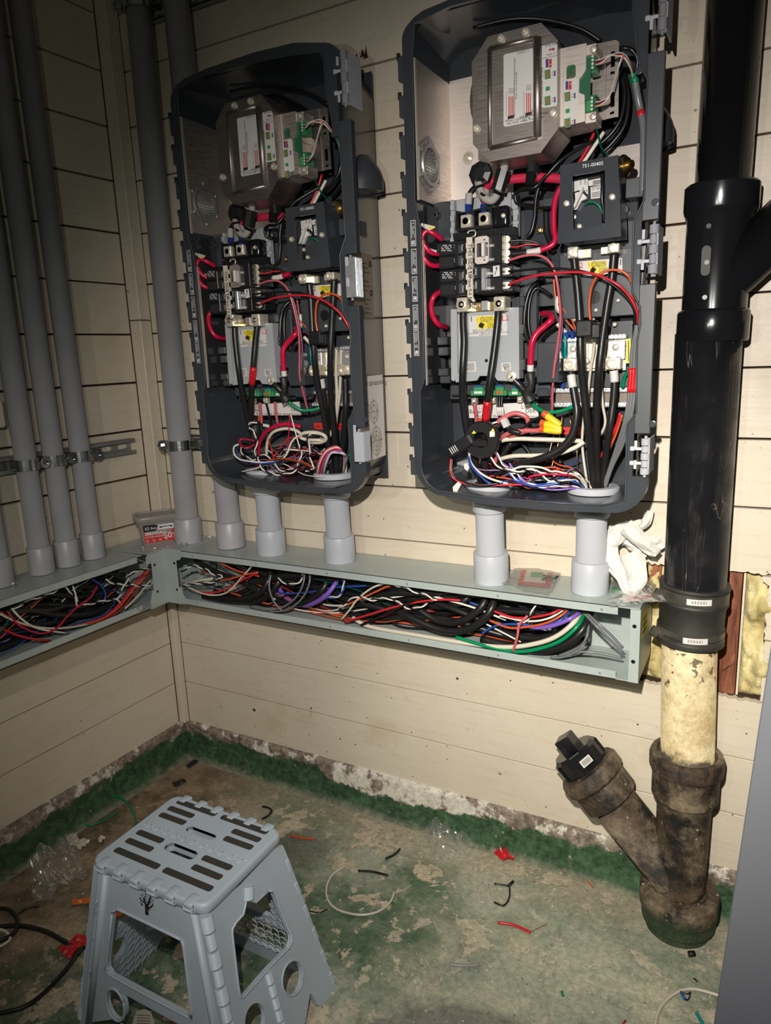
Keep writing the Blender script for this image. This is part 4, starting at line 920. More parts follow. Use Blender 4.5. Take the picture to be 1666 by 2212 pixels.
for x0,ys in ((976,(448,472,497,520)),(1113,(445,470,490))):
    for y in ys: t=MB(); wb(t,(x0-4,y-6),(x0+5,y+6),-1.16,.06,.006); clip.append(('clip_tab',t,M['coverpl']))
twin(make('mounting_tray','dark grey moulded tray of ribs and clips filling the middle of the {S} cabinet','tray',[('tray',tr,M['shell2'])]+tm+pst+cl+clip))

# ---- twin lug block above the breakers
h=MB(); slab(h,[(985,455),(1000,458),(1057,445),(1062,447),(1063,488),(1060,492),(988,500),(984,496)],-1.40,.30,[[(989,462),(1016,460),(1019,490),(991,494)],[(1025,456),(1056,452),(1058,484),(1027,488)]])
h2=MB(); wb(h2,(1062,446),(1098,490),-1.34,.3,.05,0,3)
parts=[('holder',h,M['darkpl']),('terminal_cover',h2,M['abs'])]
for (x0,y0,x1,y1) in ((994.5,465,1017.5,490),(1033.5,460,1056,485)):
    t=MB(); wb(t,(x0,y0),(x1,y1),-1.46,.26,.01); c=at((x0+x1)/2,(y0+y1)/2,Y=-1.46); t.lathe(c,(0,-1,0),[(.062,0),(.062,.012),(.045,.014),(.045,-.01),(.03,-.01),(.03,-.03),(0,-.03)],20); parts.append(('lug',t,M['nickel']))
parts+=scrs([(1088,466)],-1.35,.035)
twin(make('lug_block','black holder with two square screw lugs above the breakers, {S} cabinet','terminal block',parts))
rl=MB(); slab(rl,[(978,505),(1005,501),(1080,492),(1112,489),(1114,507),(980,519)],-1.30,.15)
wins=[]
for k in range(5): t=MB(); x=987+ (0,48,66,78,96)[k]; wb(t,(x,506-k*3),(x+5,513-k*3),-1.305,.01); wins.append(('slot',t,M['black']))
hk=MB(); hk.tube([at(1012,505,Y=-1.42),at(1012,500,Y=-1.42),at(1026,498,Y=-1.42),at(1027,509,Y=-1.42),at(1020,512,Y=-1.42)],.012,6,0,2)
twin(make('clip_rail','black rail with square slots just above the breakers, {S} cabinet','rail',[('rail',rl,M['darkpl']),('wire_hook',hk,M['nickel'])]+wins))

# ---- breakers
def breaker(x0,x1,rows,label,kind):
    P=[]; Yf=-1.66; bd=MB()
    for y0,y1 in rows: wb(bd,(x0,y0),(x1,y1),Yf,.55,.012)
    a=at(x0,rows[0][0],Y=Yf+.02); b=at(x1,rows[-1][1],Y=Yf+.02); bd.box((a.x+.01,Yf+.03,b.z+.01),(b.x-.01,Yf+.5,a.z-.01),.006)
    P.append(('body',bd,M['darkpl'])); Yp=Yf-.003
    pr=MB()
    for i,(y0,y1) in enumerate(rows):
        ym=(y0+y1)/2
        if kind[0]=='L':
            slab(pr,[(x0+4,y0+3),(x0+29,y0+1),(x0+29,y1-2),(x0+4,y1-1)],Yp,.002,(),1)
            if i==0:
                for k in range(4): 
                    for q in range(7):
                        if (k*7+q)%4: line(pr,(x0+6+q*3.2,y0+5+k*3.8),(x0+8+q*3.2,y0+4.8+k*3.8),Yp-.002,.012,0)
            wtext(pr,'50' if rows[0][0]<560 else '60',(x0+33,y0+3),Yp-.001,.04,0,True); wtext(pr,'Cmx1',(x0+49,y0+3),Yp-.001,.026,0,True)
            for k in range(3): line(pr,(x0+43,y0+5+k*5),(x0+43,y0+8+k*5),Yp-.001,.004,0)
        else:
            wtext(pr,'I/NO',(x0+4,y0+6),Yp-.001,.03,0,True)
            for k in range(5): line(pr,(x1-38+k*4,y1-12+k),(x1-38+k*4,y1-6),Yp-.001,.012,0); 
            for k in range(3): line(pr,(x1-34,y1-5+k*2-4),(x1-16,y1-6+k*2-4),Yp-.001,.004,0)
    P.append(('printing',pr,[M['wink'],M['gloss']]))
    hd_=MB(); y0,y1=rows[0][0],rows[-1][1]
    if kind=='L': wb(hd_,(x0+33,y0+2),(x0+41,y1-2),Yf-.09,.1,.012); P.append(('handle',hd_,M['darkpl']))
    elif kind=='RH':
        fr_=MB(); slab(fr_,[(x0+4,y0+3),(x0+12,y0),(x0+29,y0-2),(x0+34,y0+2),(x0+34,y1-4),(x0+28,y1+1),(x0+10,y1+3),(x0+4,y1-1)],Yf-.05,.04,[[(x0+8,y0+15),(x0+32,y0+12),(x0+32,y1-15),(x0+8,y1-12)],[(x0+23,y0+5),(x0+26,y0+4.5),(x0+26,y0+8),(x0+23,y0+8.5)],[(x0+23,y1-8),(x0+26,y1-8.5),(x0+26,y1-5),(x0+23,y1-4.5)]]); P.append(('hold_down_plate',fr_,M['steel'],'pale metal hold-down plate'))
        wb(hd_,(x0+17,y0+13),(x0+24,y1-14),Yf-.12,.12,.01); P.append(('handle',hd_,M['label'],'white handle'))
    else: wb(hd_,(x0+17,y0+5),(x0+27,y1-3),Yf-.10,.1,.01); P.append(('handle',hd_,M['zinc'],'silvery double handle'))
    if kind[0]=='R':
        for y0,y1 in rows:
            for yy in ((y0+6,y1-6) if kind=='RH' else ((y0+y1)/2,)):
                t=MB(); c=at(x1+13,yy,Y=-1.45); t.lathe(c,(0,-1,0),[(.045,0),(.045,.03),(.03,.03),(.03,.015)],14); t.box(c+Vector((-.08,0,-.04)),c+Vector((-.06,.05,.04))); P.append(('terminal_screw',t,M['nickel']))
            t=MB(); wb(t,(x1,y0+1),(x1+24,y1-1),-1.42,.3,.01); P.append(('terminal_housing',t,M['darkpl']))
    return twin(make('circuit_breaker',label,'circuit breaker',P))
breaker(948,1006,[(525,548),(555,577)],'upper left double breaker with a tie handle, {S} cabinet','L')
breaker(950,1007,[(584,607),(614,637)],'lower left double breaker with a tie handle, {S} cabinet','L')
breaker(1022,1084,[(511,538),(541,568)],'upper right double breaker under a pale hold-down plate, {S} cabinet','RH')
breaker(1022,1085,[(574,598),(603,630)],'lower right double breaker with a silvery handle, {S} cabinet','R')
cs=MB(); slab(cs,[(1007.5,513),(1020,512),(1022,640),(1027,651),(1022,652),(1010,641)],-1.74,.02); a=at(1009,515,Y=-1.742)
wtext(cs,'THIS SIDE UP',(1011.5,527),-1.744,.055,1,True,'LEFT',.01); wtext(cs,'| Torque 0.6 Nm',(1012,579),-1.744,.05,1,True,'LEFT',.01); cp=[]
for y in (530,552,575,598,620): t=MB(); wb(t,(1006,y-5),(1022,y+5),-1.70,.04,.004); cp.append(('strip_clip',t,M['cream']))
tg=MB(); slab(tg,[(1065,575),(1079,573),(1080,596),(1066,598)],-1.668,.003); line(tg,(1069,594),(1075,577),-1.670,.01,1); line(tg,(1071,579),(1073,579),-1.670,.03,1)
twin(make('marker_strip','tall cream plastic strip printed THIS SIDE UP between the breakers, {S} cabinet','strip',[('strip',cs,[M['cream'],M['ink']]),('sticker',tg,[M['label'],M['ink']])]+cp))

# ---- lugs below the breakers
def lug(x0,y0,x1,y1,Y,dep=.26,socket=.075):
    t=MB(); wb(t,(x0,y0),(x1,y1),Y,dep,.012); c=at((x0+x1)/2,(y0+y1)/2,Y=Y); k=MB()
    k.lathe(c,(0,-1,0),[(socket,0),(socket,.035),(socket*.75,.04),(socket*.62,.04),(socket*.6,.0),(socket*.3,.0),(socket*.28,.012),(0,.012)],22)
    return ('lug',t,M['nickel'],None,[('set_screw',k,M['nickel'])])
bs=MB(); wb(bs,(1005,655),(1068,671),-1.30,.06,.006); bs2=MB(); wb(bs2,(1040,650),(1054,670),-1.34,.05,.004)
twin(make('lug_pair','pair of square nickel lugs on a bus strap below the breakers, {S} cabinet','terminal block',[lug(986,643,1010,673,-1.46),lug(1066,641,1091,671,-1.46),('bus_strap',bs,M['brass']),('bus_strap',bs2,M['zinc'])]+scrs([(1026,660)],-1.33,.05)))
# ---- pale grey relay cover with labels
Yp=-1.26; pc=MB(); slab(pc,[(986,668),(1110,664),(1112,808),(1108,812),(1070,814),(1064,805),(1060,808),(1040,808),(1030,816),(986,818)],Yp,.06)
rl1=MB(); slab(rl1,[(974,668),(987,668),(989,815),(980,824),(975,820)],Yp-.05,.2); rl2=MB(); slab(rl2,[(1109,664),(1121,664),(1122,818),(1112,820),(1109,812)],Yp-.05,.2)
bt_=MB(); slab(bt_,[(980,806),(1112,803),(1120,812),(1114,824),(1075,822),(1068,812),(1036,812),(1030,822),(985,826)],Yp-.03,.05)
lb=MB(); Y=Yp-.004; slab(lb,[(1013,683),(1095,679),(1096,724),(1014,727)],Y,.003); Y-=.003
def torque(mb,x,y,Y,flip=0):
    slab(mb,[(x,y+1),(x+40,y-1),(x+41,y+12),(x+3,y+14),(x+3,y+27),(x+38,y+26),(x+38,y+12),(x,y+14)],Y,.001,(),2)
    slab(mb,[(x+3,y+13.5),(x+39,y+12),(x+39,y+26),(x+4,y+27.5)],Y,.001,(),2)
    c=at(x+14,y+7,Y=Y-.003)
    for r0 in (.035,.018): mb.tube([c+Vector((r0*math.cos(t),0,r0*math.sin(t))) for t in [2*math.pi*k/14 for k in range(15)]],.003,4,1,1)
    for k,s_ in enumerate(('Torque','5.4 Nm','48 lb-in')): wtext(mb,s_,(x+20,y+4.5+k*4.3),Y-.003,.026,1,False,'LEFT',.008)
    for k,s_ in enumerate(('Torque','31 Nm','275 lb-in')): wtext(mb,s_,(x+24,y+18+k*4.3),Y-.003,.026,1,False,'LEFT',.008)
    c1_=at(x+8,y+18,Y=Y-.012); c2_=at(x+16,y+22,Y=Y-.012); mb.cyl(c1_,c2_,.035,12,3); line(mb,(x+3,y+4),(x+3,y+11),Y-.002,.005,1); line(mb,(x+38,y+3),(x+38,y+10),Y-.002,.005,1)
wtext(lb,'1',(1015,695),Y,.075,1,False,'LEFT',.008); wtext(lb,'L2',(1084,693),Y,.075,4,False,'LEFT',.004); torque(lb,1029,683,Y)
for k,s_ in enumerate(('Refer to the installation guide for','Backup loads disconnect breaker','CAUTION - Tighten the hex nut and screw','every wire installed')): wtext(lb,s_,(1054,713.5+3.6*k),Y,.024,1,False,'CENTER')
l2=MB(); slab(l2,[(995,783),(1028,781),(1029,802),(996,804)],Yp-.004,.003); 
for k in range(5): line(l2,(1000,787+3.3*k),(1025,785.5+3.3*k),Yp-.007,.008,1)
l3=MB(); slab(l3,[(1083,784),(1103,783),(1104,800),(1084,802)],Yp-.004,.003); wtext(l3,'RU',(1089,800),Yp-.007,.045,1,False,'LEFT',.012)
for k in range(4): line(l3,(1086,786.5+2.2*k),(1101,786+2.2*k),Yp-.007,.006,1)
hl=MB(); hl.lathe(at(1051,779,Y=Yp-.002),(0,-1,0),[(.025,0),(.025,.003)],14)
gl=MB(); c=at(1105,813,Y=Yp-.06); gl.lathe(c,(0,-1,0),[(.075,0),(.075,.02),(.05,.03),(.03,.03),(.03,.01)],20); gb=MB(); gb.tube([c,at(1112,821,Y=-1.30),at(1122,831,Y=-1.28),at(1134,845,Y=-1.25)],[.03,.045,.055,.055],10)
twin(make('relay_cover','pale grey metal cover with a yellow torque label, left of centre in the {S} cabinet','cover',[('plate',pc,M['coverpl']),('side_rail',rl1,M['coverpl']),('side_rail',rl2,M['coverpl']),('bottom_edge',bt_,M['coverpl']),
  ('torque_label',lb,[M['label'],M['ink'],M['ylabel'],M['gloss'],M['rlabel']],'white and yellow torque label'),('rating_label',l2,[M['label'],M['ink']]),('rating_label',l3,[M['label'],M['ink']]),('hole',hl,M['black']),('ground_screw',gl,M['nickel']),('ground_strap',gb,M['darkpl'])]))
# ---- switch box with the 751-00405 frame
Ys=-1.63; fr_=MB(); slab(fr_,[(1211,357),(1335.5,334.7),(1342.3,510.7),(1204.5,526.6)],Ys,.03,[[(1237,380),(1307,368),(1307,485.5),(1238,495.5)]])
sd=MB(); slab(sd,[(1213,360),(1334,338),(1340,508),(1207,523)],Ys+.03,.5,[[(1219,366),(1328,346),(1333,500),(1213,515)]])
bk_=MB(); slab(bk_,[(1225,370),(1325,350),(1325,500),(1220,512)],-1.32,.2)
pn_=MB(); wb(pn_,(1246,440),(1303,492),-1.36,.04)
la=MB(); slab(la,[(1236,393),(1270,386),(1271,420),(1262,414),(1250,411),(1236,416)],-1.345,.003); wtext(la,'ON',(1257,399),-1.35,.03,1,'up'); wtext(la,'OFF',(1267,399),-1.35,.03,1,'up'); line(la,(1260,404),(1258,413),-1.35,.008,1); line(la,(1269,410),(1265,416),-1.35,.008,1)
lb_=MB(); slab(lb_,[(1271,390),(1300,384),(1301,398),(1272,402)],-1.345,.003); slab(lb_,[(1276,404),(1300,399),(1300,427),(1277,430)],-1.345,.003)
for k in range(3): line(lb_,(1281,392+k*3),(1298,389+k*3),-1.35,.01,1)
wtext(lb_,'ISOLATION B',(1278,408),-1.35,.028,1); wtext(lb_,'UL  FMX RATING',(1279,412),-1.35,.022,1)
for k in range(4): line(lb_,(1279,417+k*3),(1296,414+k*3),-1.35,.007,1)
wtext(fr_,'751-00405',(1258,363),Ys-.003,.042,1,False,'LEFT',.004)
kn=MB(); slab(kn,[(1242,417),(1250,414.5),(1260,418),(1268,426),(1266,430),(1256,434),(1249,446),(1246,452),(1241,453.5),(1238.5,449),(1241,438),(1243,430)],-1.44,.06); kr=MB(); kr.obox(at(1249,431,Y=-1.47),(at(1254,420,Y=-1.47)-at(1245,440,Y=-1.47)),(0,1,0),Vector((1,0,.5)),.12,.04,.03,.01); 
gw1=MB(); gw1.tube([at(1264,444,Y=-1.4),at(1270,438,Y=-1.44),at(1282,437,Y=-1.46),at(1295,446,Y=-1.45),at(1304,464,Y=-1.42)],.010,6); gw2=MB(); gw2.tube([at(1275,441,Y=-1.4),at(1281,437,Y=-1.45),at(1291,441,Y=-1.46),at(1302,451,Y=-1.42)],.010,6)
bw=MB(); bw.tube([at(1301,372,Y=-1.42),at(1302,400,Y=-1.45),at(1301,430,Y=-1.45),at(1304,455,Y=-1.42),at(1304,480,Y=-1.38)],.025,8)
ft=MB(); slab(ft,[(1205,527),(1342,511),(1350,500),(1350,478),(1346,478),(1342,505)],Ys,.45)
twin(make('switch_box','black framed switch box marked 751-00405 with a white turn knob, {S} cabinet','switch',[('frame',fr_,[M['shell'],M['wink']],'black frame printed 751-00405'),('housing',sd,M['shell']),('inner_panel',bk_,M['darkpl']),('inner_plate',pn_,M['shell']),('rating_label',la,[M['label'],M['ink']]),('rating_label',lb_,[M['label'],M['ink']]),
  ('knob',kn,M['label'],'white turn knob',[('grip_bar',kr,M['label'])]),('green_wire',gw1,M['green']),('green_wire',gw2,M['green']),('black_wire',bw,M['black'])]+scrs([(1224.5,439.6),(1323,425.5)],Ys,.042)+scrs([(1252,489)],-1.36,.035)+scrs([(1241,469)],-1.34,.035)))
bc=MB(); c=at(1352,358,Y=-1.15); bc.lathe(c,(1,-.5,0),[(.13,-.10),(.14,-.02),(.12,.0),(.10,.03),(.05,.04),(.05,.10)],24); 
twin(single('round_connector',bc,M['brass'],'round brassy connector at the upper right of the switch box, {S} cabinet','connector'))
# ---- right-hand relay: lugs, label, dark cover
Yq=-1.22; pl_=MB(); wb(pl_,(1211,553),(1377,612),Yq,.08,.0); cvp=MB(); wb(cvp,(1211,601),(1378,680),Yq-.05,.1,.01)
lb=MB(); Y=Yq-.004; slab(lb,[(1236,566),(1344,557),(1346,607),(1237,612)],Y,.003); Y-=.003
wtext(lb,'L2',(1243,580),Y,.075,4,False,'LEFT',.004); wtext(lb,'1',(1336,573),Y,.075,1,False,'LEFT',.008); torque(lb,1270,564,Y)
for k in range(3): line(lb,(1258,599+k*3.4),(1332,595+k*3.4),Y,.009,1)
dh=MB(); dh.lathe(at(1284,642,Y=Yq-.052),(0,-1,0),[(.085,0),(.085,.003)],24)
st=MB(); wb(st,(1247,540),(1277,556),-1.36,.06,.006); st2=MB(); wb(st2,(1298,534),(1314,548),-1.36,.06,.006)
twin(make('relay','dark grey relay with a yellow torque label under the switch box, {S} cabinet','relay',[('base',pl_,M['shell2']),('cover',cvp,M['shell2']),('torque_label',lb,[M['label'],M['ink'],M['ylabel'],M['gloss'],M['rlabel']],'white and yellow torque label'),('cover_hole',dh,M['black']),
   lug(1226,534,1249,556,-1.48,.26,.06),lug(1313,527,1338,545,-1.48,.26,.06),('bus_strap',st,M['nickel']),('bus_strap',st2,M['nickel'])]+scrs([(1328,701),(1370,697)],-.85,.035)+scrs([(1336,649),(1288,670)],Yq-.055,.03)))
# ---- neutral bar and ground bars
def bar(px0,px1,h,Y,n,mats='zinc'):
    a=at(*px0,Y=Y); b=at(*px1,Y=Y); z=(a.z+b.z)/2; t=MB(); t.box((a.x,Y,z-h/2),(b.x,Y+.12,z+h/2),.01); P=[('bar',t,M['zinc'])]
    for k in range(n):
        x=a.x+(b.x-a.x)*(k+.5)/n; s_=MB(); s_.lathe((x,Y,z),(0,-1,0),[(.034,0),(.034,.018),(.02,.02),(.02,.012)],10); P.append(('terminal_screw',s_,M['zinc']))
    return P
nb=MB(); wb(nb,(1222,737),(1352,800),-.92,.03,.004); n2=MB(); wb(n2,(1226,740),(1245,778),-1.02,.04,.006); n3=MB(); wb(n3,(1314,737),(1350,776),-1.02,.04,.006); n4=[]
for x in (1264,1280,1300): t=MB(); wb(t,(x,741),(x+7,796),-.97,.05,.008); n4.append(('bus_rib',t,M['nickel']))
twin(make('neutral_bar','nickel neutral bar with two big square lugs at the lower right, {S} cabinet','terminal bar',[('plate',nb,M['nickel']),('link',n2,M['zinc']),('link',n3,M['zinc']),lug(1217,774,1246,801,-1.17,.28,.085),lug(1308,772,1341,798,-1.17,.28,.085)]+n4+bar((1216,733),(1300,733),.07,-1.0,11)+bar((1309,728),(1352,727),.07,-1.0,5)+scrs([(1238,754),(1330,750),(1267,780),(1307,777)],-1.03,.045)))
yl_=MB(); slab(yl_,[(1354,732),(1363,731),(1363,784),(1352,785)],-1.10,.03); line(yl_,(1358,736),(1358,780),-1.102,.012,1)
twin(single('yellow_tag',yl_,[M['ylabel'],M['ink']],'narrow upright yellow label beside the neutral bar, {S} cabinet','label'))
gp=MB(); wb(gp,(1200,846),(1374,872),-.66,.03,.004)
twin(make('ground_bar','pair of grounding bars full of screws on a brown strip, {S} cabinet','terminal bar',[('backing_strip',gp,M['tarnish'])]+bar((1193,842),(1360,844),.075,-.72,20)+bar((1192,875),(1356,874),.075,-.72,20)))
# ---- signal terminals and the white lower label
def sig(x0,y0,x1,y1,label,flag):
    Y=-1.14; t=MB(); wb(t,(x0,y0),(x1,y1),Y,.16,.012); t2=MB(); wb(t2,(x0-6,y0+8),(x1+6,y1),Y+.04,.1,.01); w=MB(); wb(w,(x0+2,(y0+y1)/2),(x1-2,(y0+y1)/2+5),Y-.004,.004)
    b=MB()
    for k in range(4): wb(b,(x0+4+k*(x1-x0-8)/4,y0-4),(x0+7+k*(x1-x0-8)/4,y0),Y+.05,.05)
    return twin(make('signal_terminal',label,'terminal block',[('block',t,M['tgreen']),('base',t2,M['tgreen']),('number_strip',w,M[flag]),('lever',b,M['blue'])]))
sig(1022,836,1044,855,'green plug-in signal terminal behind the two left power cables, {S} cabinet','label')
sig(1070,835,1088,855,'green plug-in signal terminal with an orange strip, {S} cabinet','orange')
sig(1104,838,1120,855,'rightmost small green plug-in signal terminal, {S} cabinet','label')
wl=MB(); slab(wl,[(1012,876),(1160,868),(1164,903),(1014,903)],-.90,.03); Y=-.904
wtext(wl,'L1',(1022,884),Y,.055,1); wtext(wl,'L2',(1034,884),Y,.055,2); wtext(wl,'Battery',(1014,893),Y,.06,1); wtext(wl,'L1',(1126,883),Y,.055,1); wtext(wl,'DER',(1135,892),Y,.06,1); wtext(wl,'Refer to the IIG for screw torques.',(1030,902),Y,.05,1)
rw=MB(); wb(rw,(1170,922),(1286,940),-.33,.01,.0); 
for k in range(6): line(rw,(1176+18*k,931),(1188+18*k,931),-.334,.03,1)
os=MB(); wb(os,(1031,903),(1046,918),-.88,.01); lg=[]
for x,y in ((1024,866),(1065,864),(1123,862)): t=MB(); wb(t,(x-6,y-6),(x+5,y+8),-1.02,.1,.008); t.screw(at(x,y,Y=-1.02),(0,-1,0),.035); lg.append(('terminal',t,M['nickel']))
twin(make('marking_plate','white plate lettered Battery and DER below the signal terminals, {S} cabinet','label',[('plate',wl,[M['label'],M['ink'],M['rlabel']]),('warning_strip',rw,[M['rlabel'],M['dkred']]),('warning_sticker',os,M['orange'])]+lg))
# ------------------------------------------------------------------ cables and wires
def P3(pts,Y0=None):
    out=[]; last=None
    for i,p in enumerate(pts):
        last=p[2] if len(p)>2 else last; out.append([p[0],p[1],last,len(p)>2])
    idx=[i for i,p in enumerate(out) if p[3]]
    for a,b in zip(idx,idx[1:]):
        for k in range(a+1,b): out[k][2]=out[a][2]+(out[b][2]-out[a][2])*(k-a)/(b-a)
    return [at(x,y,Y=Y) for x,y,Y,_ in out]
def wire(label,col,r,pts,cat='wire',name='control_wire',group=None,extra=(),tw=False,n=None,P=None,res=5):
    P=P or P3(pts); mb=MB(); mb.tube(P,r,n or (12 if r>.04 else 7),0,res)
    if extra:
        o=make(name,label,cat,[('jacket' if r>.03 else 'insulation',mb,M[col])]+list(extra),group)
    else: o=single(name,mb,M[col],label,cat,group)
    return twin(o) if tw else o
def band(pts,a,b,r,col,name='tape_band',label=None):
    Q=smooth_path(P3(pts),8); n=len(Q)-1; s=MB(); s.tube(Q[int(a*n):max(int(b*n),int(a*n)+1)+1],r,12,0,1); return (name,s,M[col],label)
def twist(label,pts,r,ca,cb,turns=None,group=None,cat='wire',P=None,name='twisted_pair'):
    P=P or P3(pts); Q=smooth_path(P,14); L=sum((Q[i+1]-Q[i]).length for i in range(len(Q)-1)); turns=turns or L/.34
    A,B=[],[]; acc=0; t=(Q[1]-Q[0]).normalized(); nr=t.orthogonal().normalized()
    for i,p in enumerate(Q):
        if i: acc+=(p-Q[i-1]).length
        t=(Q[min(i+1,len(Q)-1)]-Q[max(i-1,0)]).normalized(); nr=(nr-t*nr.dot(t)).normalized(); bn=t.cross(nr)
        an=2*math.pi*turns*acc/L; d=(nr*math.cos(an)+bn*math.sin(an))*r*1.02; A.append(p+d); B.append(p-d)
    a,b=MB(),MB(); a.tube(A,r,6,0,1); b.tube(B,r,6,0,1)
    return make(name,label,cat,[(ca+'_wire',a,M[ca]),(cb+'_wire',b,M[cb])],group)
PC=.054
# --- right cabinet, power cables
c1=[(1001,672,-1.34),(1001,700),(1003,740),(1000,800,-1.42),(1000,860),(1008,925),(1022,980,-1.1),(1036,1030),(1043,1062,-.74),(1046,1100,-.70)]
wire('leftmost thick black cable hanging from the lug pair, right cabinet','cable',PC,c1,'cable','power_cable')
c2=[(1077,672,-1.34),(1075,700),(1068,760),(1058,830,-1.42),(1050,900),(1046,960),(1050,1030,-.95),(1056,1062,-.74),(1058,1100,-.70)]
wire('thick black cable with a red tape band, right cabinet','cable',PC,c2,'cable','power_cable',extra=[band(c2,.44,.53,PC+.006,'tape','tape_band','red tape band')])
c3=[(1233,800,-1.06),(1236,825),(1242,860),(1246,895,-1.15),(1236,940),(1210,970),(1170,990,-1.15),(1120,1004),(1085,1020,-.95),(1066,1045),(1060,1075,-.72)]
wire('thick black cable curving left from the neutral bar lug, white tape band, right cabinet','cable',PC,c3,'cable','power_cable',extra=[band(c3,.06,.14,PC+.006,'label','tape_band','white tape band')])
c4=[(1240,556,-1.40),(1244,590),(1249,640),(1253,700),(1255,770,-1.42),(1261,840),(1270,920,-1.2),(1278,990),(1284,1056,-.74),(1285,1100,-.70)]
wire('thick black cable from the left lug of the relay, passing the black clamp, right cabinet','cable',PC,c4,'cable','power_cable')
c5=[(1327,546,-1.40),(1322,600),(1312,660),(1302,730),(1294,800,-1.40),(1290,860),(1289,940,-1.1),(1290,1000),(1292,1060,-.70),(1292,1100,-.66)]
wire('thick black cable from the right lug of the relay, right cabinet','cable',PC,c5,'cable','power_cable')
c6=[(1326,798,-1.06),(1328,830),(1325,870),(1317,930,-1.05),(1308,990),(1300,1058,-.66),(1300,1100,-.64)]
wire('thick black cable from the right neutral bar lug, white tape band, right cabinet','cable',PC,c6,'cable','power_cable',extra=[band(c6,.04,.16,PC+.006,'label','tape_band','white tape band')])
# clamp on the two cables
cb=MB(); wb(cb,(1244,692),(1279,727),-1.56,.30,.02); wb(cb,(1277,700),(1296,730),-1.50,.2,.015); cr=MB(); cr.lathe(at(1264,709,Y=-1.565),(0,-1,0),[(.035,0),(.035,.01)],16)
make('current_clamp','square black clamp around a thick cable under the relay, right cabinet','clamp',[('clamp_body',cb,M['darkpl']),('clamp_latch',cr,M['black'])])
cb=MB(); wb(cb,(664,716),(692,743),-1.56,.30,.02); wb(cb,(690,722),(704,745),-1.50,.2,.015)
single('current_clamp',cb,M['darkpl'],'square black clamp around a thick cable under the relay, left cabinet','clamp')
# --- grey bundle and its red band
gb=[(1394,500,-1.38),(1386,600),(1377,700),(1371,760),(1367,830),(1358,900,-1.25),(1340,960),(1320,1010),(1304,1060,-.66),(1303,1090,-.64)]
for k in range(3):
    pts=[(x+(k-1)*(6 if y<1000 else 2.5)*(1 if y>720 else .3),y,*q) for x,y,*q in gb]
    wire(('left','middle','right')[k]+' strand of the grey wire bundle down the right side of the right cabinet','grey',.024,pts,extra=[band(pts,.40,.48,.030,'tape','tape_band','red tape band')])
wire('bright red wire beside the grey bundle, right cabinet','red',.020,[(1340,893,-1.15),(1330,925),(1310,965),(1290,1005),(1283,1060,-.70)])
wire('orange wire beside the grey bundle, right cabinet','orange',.018,[(1344,896,-1.12),(1332,935),(1314,975),(1296,1010),(1288,1060,-.70)])
wire('green wire entering the right conduit hub, right cabinet','green',.018,[(1313,1000,-.72),(1308,1030),(1305,1062,-.62)])
wire('black wire behind the grey bundle, right cabinet','black',.022,[(1372,640,-1.2),(1366,800,-1.0),(1348,930),(1310,1015),(1298,1062,-.64)])
# --- coloured factory and field wires over the breakers
wire('long red wire arching from the lower right breaker to the right side, {S} cabinet','red',.018,[(1099,616,-1.5),(1112,609),(1150,597,-1.6),(1200,590),(1250,588,-1.6),(1290,594),(1330,612,-1.6),(1358,638),(1376,672,-1.5),(1378,700,-1.4)],tw=True)
wire('long black wire arching beside the red one to the right side, {S} cabinet','black',.016,[(1099,586,-1.5),(1130,584),(1180,580,-1.58),(1240,583),(1290,596,-1.58),(1335,624),(1366,660),(1374,700,-1.4)],tw=True)
wire('orange wire looped over the relay label, {S} cabinet','orange',.018,[(1276,694,-1.5),(1273,660),(1277,625),(1290,598,-1.55),(1315,584),(1340,585),(1357,596),(1366,618,-1.5),(1370,660,-1.3)],tw=True)
wire('pink wire dropping from the upper right breaker past the relay, {S} cabinet','pink',.018,[(1099,563,-1.5),(1130,553,-1.55),(1160,551),(1184,562),(1199,588,-1.55),(1208,640),(1211,690),(1205,745),(1197,800,-1.35),(1194,850),(1193,890,-1.0)],tw=True)
wire('dark purple wire running with the pink one, {S} cabinet','lpurple',.015,[(1195,575,-1.5),(1206,620),(1214,690),(1211,735),(1200,790,-1.3),(1190,870,-1.0)],tw=True)
mg=[(1212,404,-1.25),(1202,425),(1197,455),(1197,495),(1200,515),(1192,530,-1.35),(1165,541),(1135,546),(1105,549,-1.4)]
wire('magenta cable with a white tag bending into the upper right breaker, {S} cabinet','magenta',.040,mg,'cable','power_cable',extra=[band(mg,.74,.86,.043,'label','wrap_label','white tag'),band(mg,.87,1,.046,'darkpl','heat_shrink')],tw=True)
mg=[(1172,678,-1.0),(1188,679,-1.15),(1192,690,-1.3),(1178,704),(1160,720),(1150,740,-1.35),(1147,770),(1146,802,-1.3)]
wire('short fat magenta cable with an S bend in the middle, {S} cabinet','magenta',.046,mg,'cable','power_cable',extra=[band(mg,.94,1,.048,'label','wrap_label')],tw=True)
tp=MB(); tp.tube([at(1145,806,Y=-1.34),at(1148,830,Y=-1.36),at(1140,850,Y=-1.3),at(1146,866,Y=-1.26)],[.075,.045,.07,.10],10); twin(single('tape_wrap',tp,M['btape'],'black tape wrapped round the foot of the magenta cable, {S} cabinet','tape'))
wire('black cable crossing behind the magenta S bend, {S} cabinet','cable',.040,[(1206,700,-1.0),(1180,716,-1.1),(1166,735),(1158,760,-1.1)],'cable','power_cable',tw=True)
gr=[(1143,864,-1.2),(1155,876,-1.15),(1175,889),(1200,890),(1225,884),(1240,877,-.85)]
wire('bright green cable curving to the ground bar, {S} cabinet','green',.028,gr,'cable','ground_wire',extra=[band(gr,.88,1,.030,'teal','sleeve_end')],tw=True)
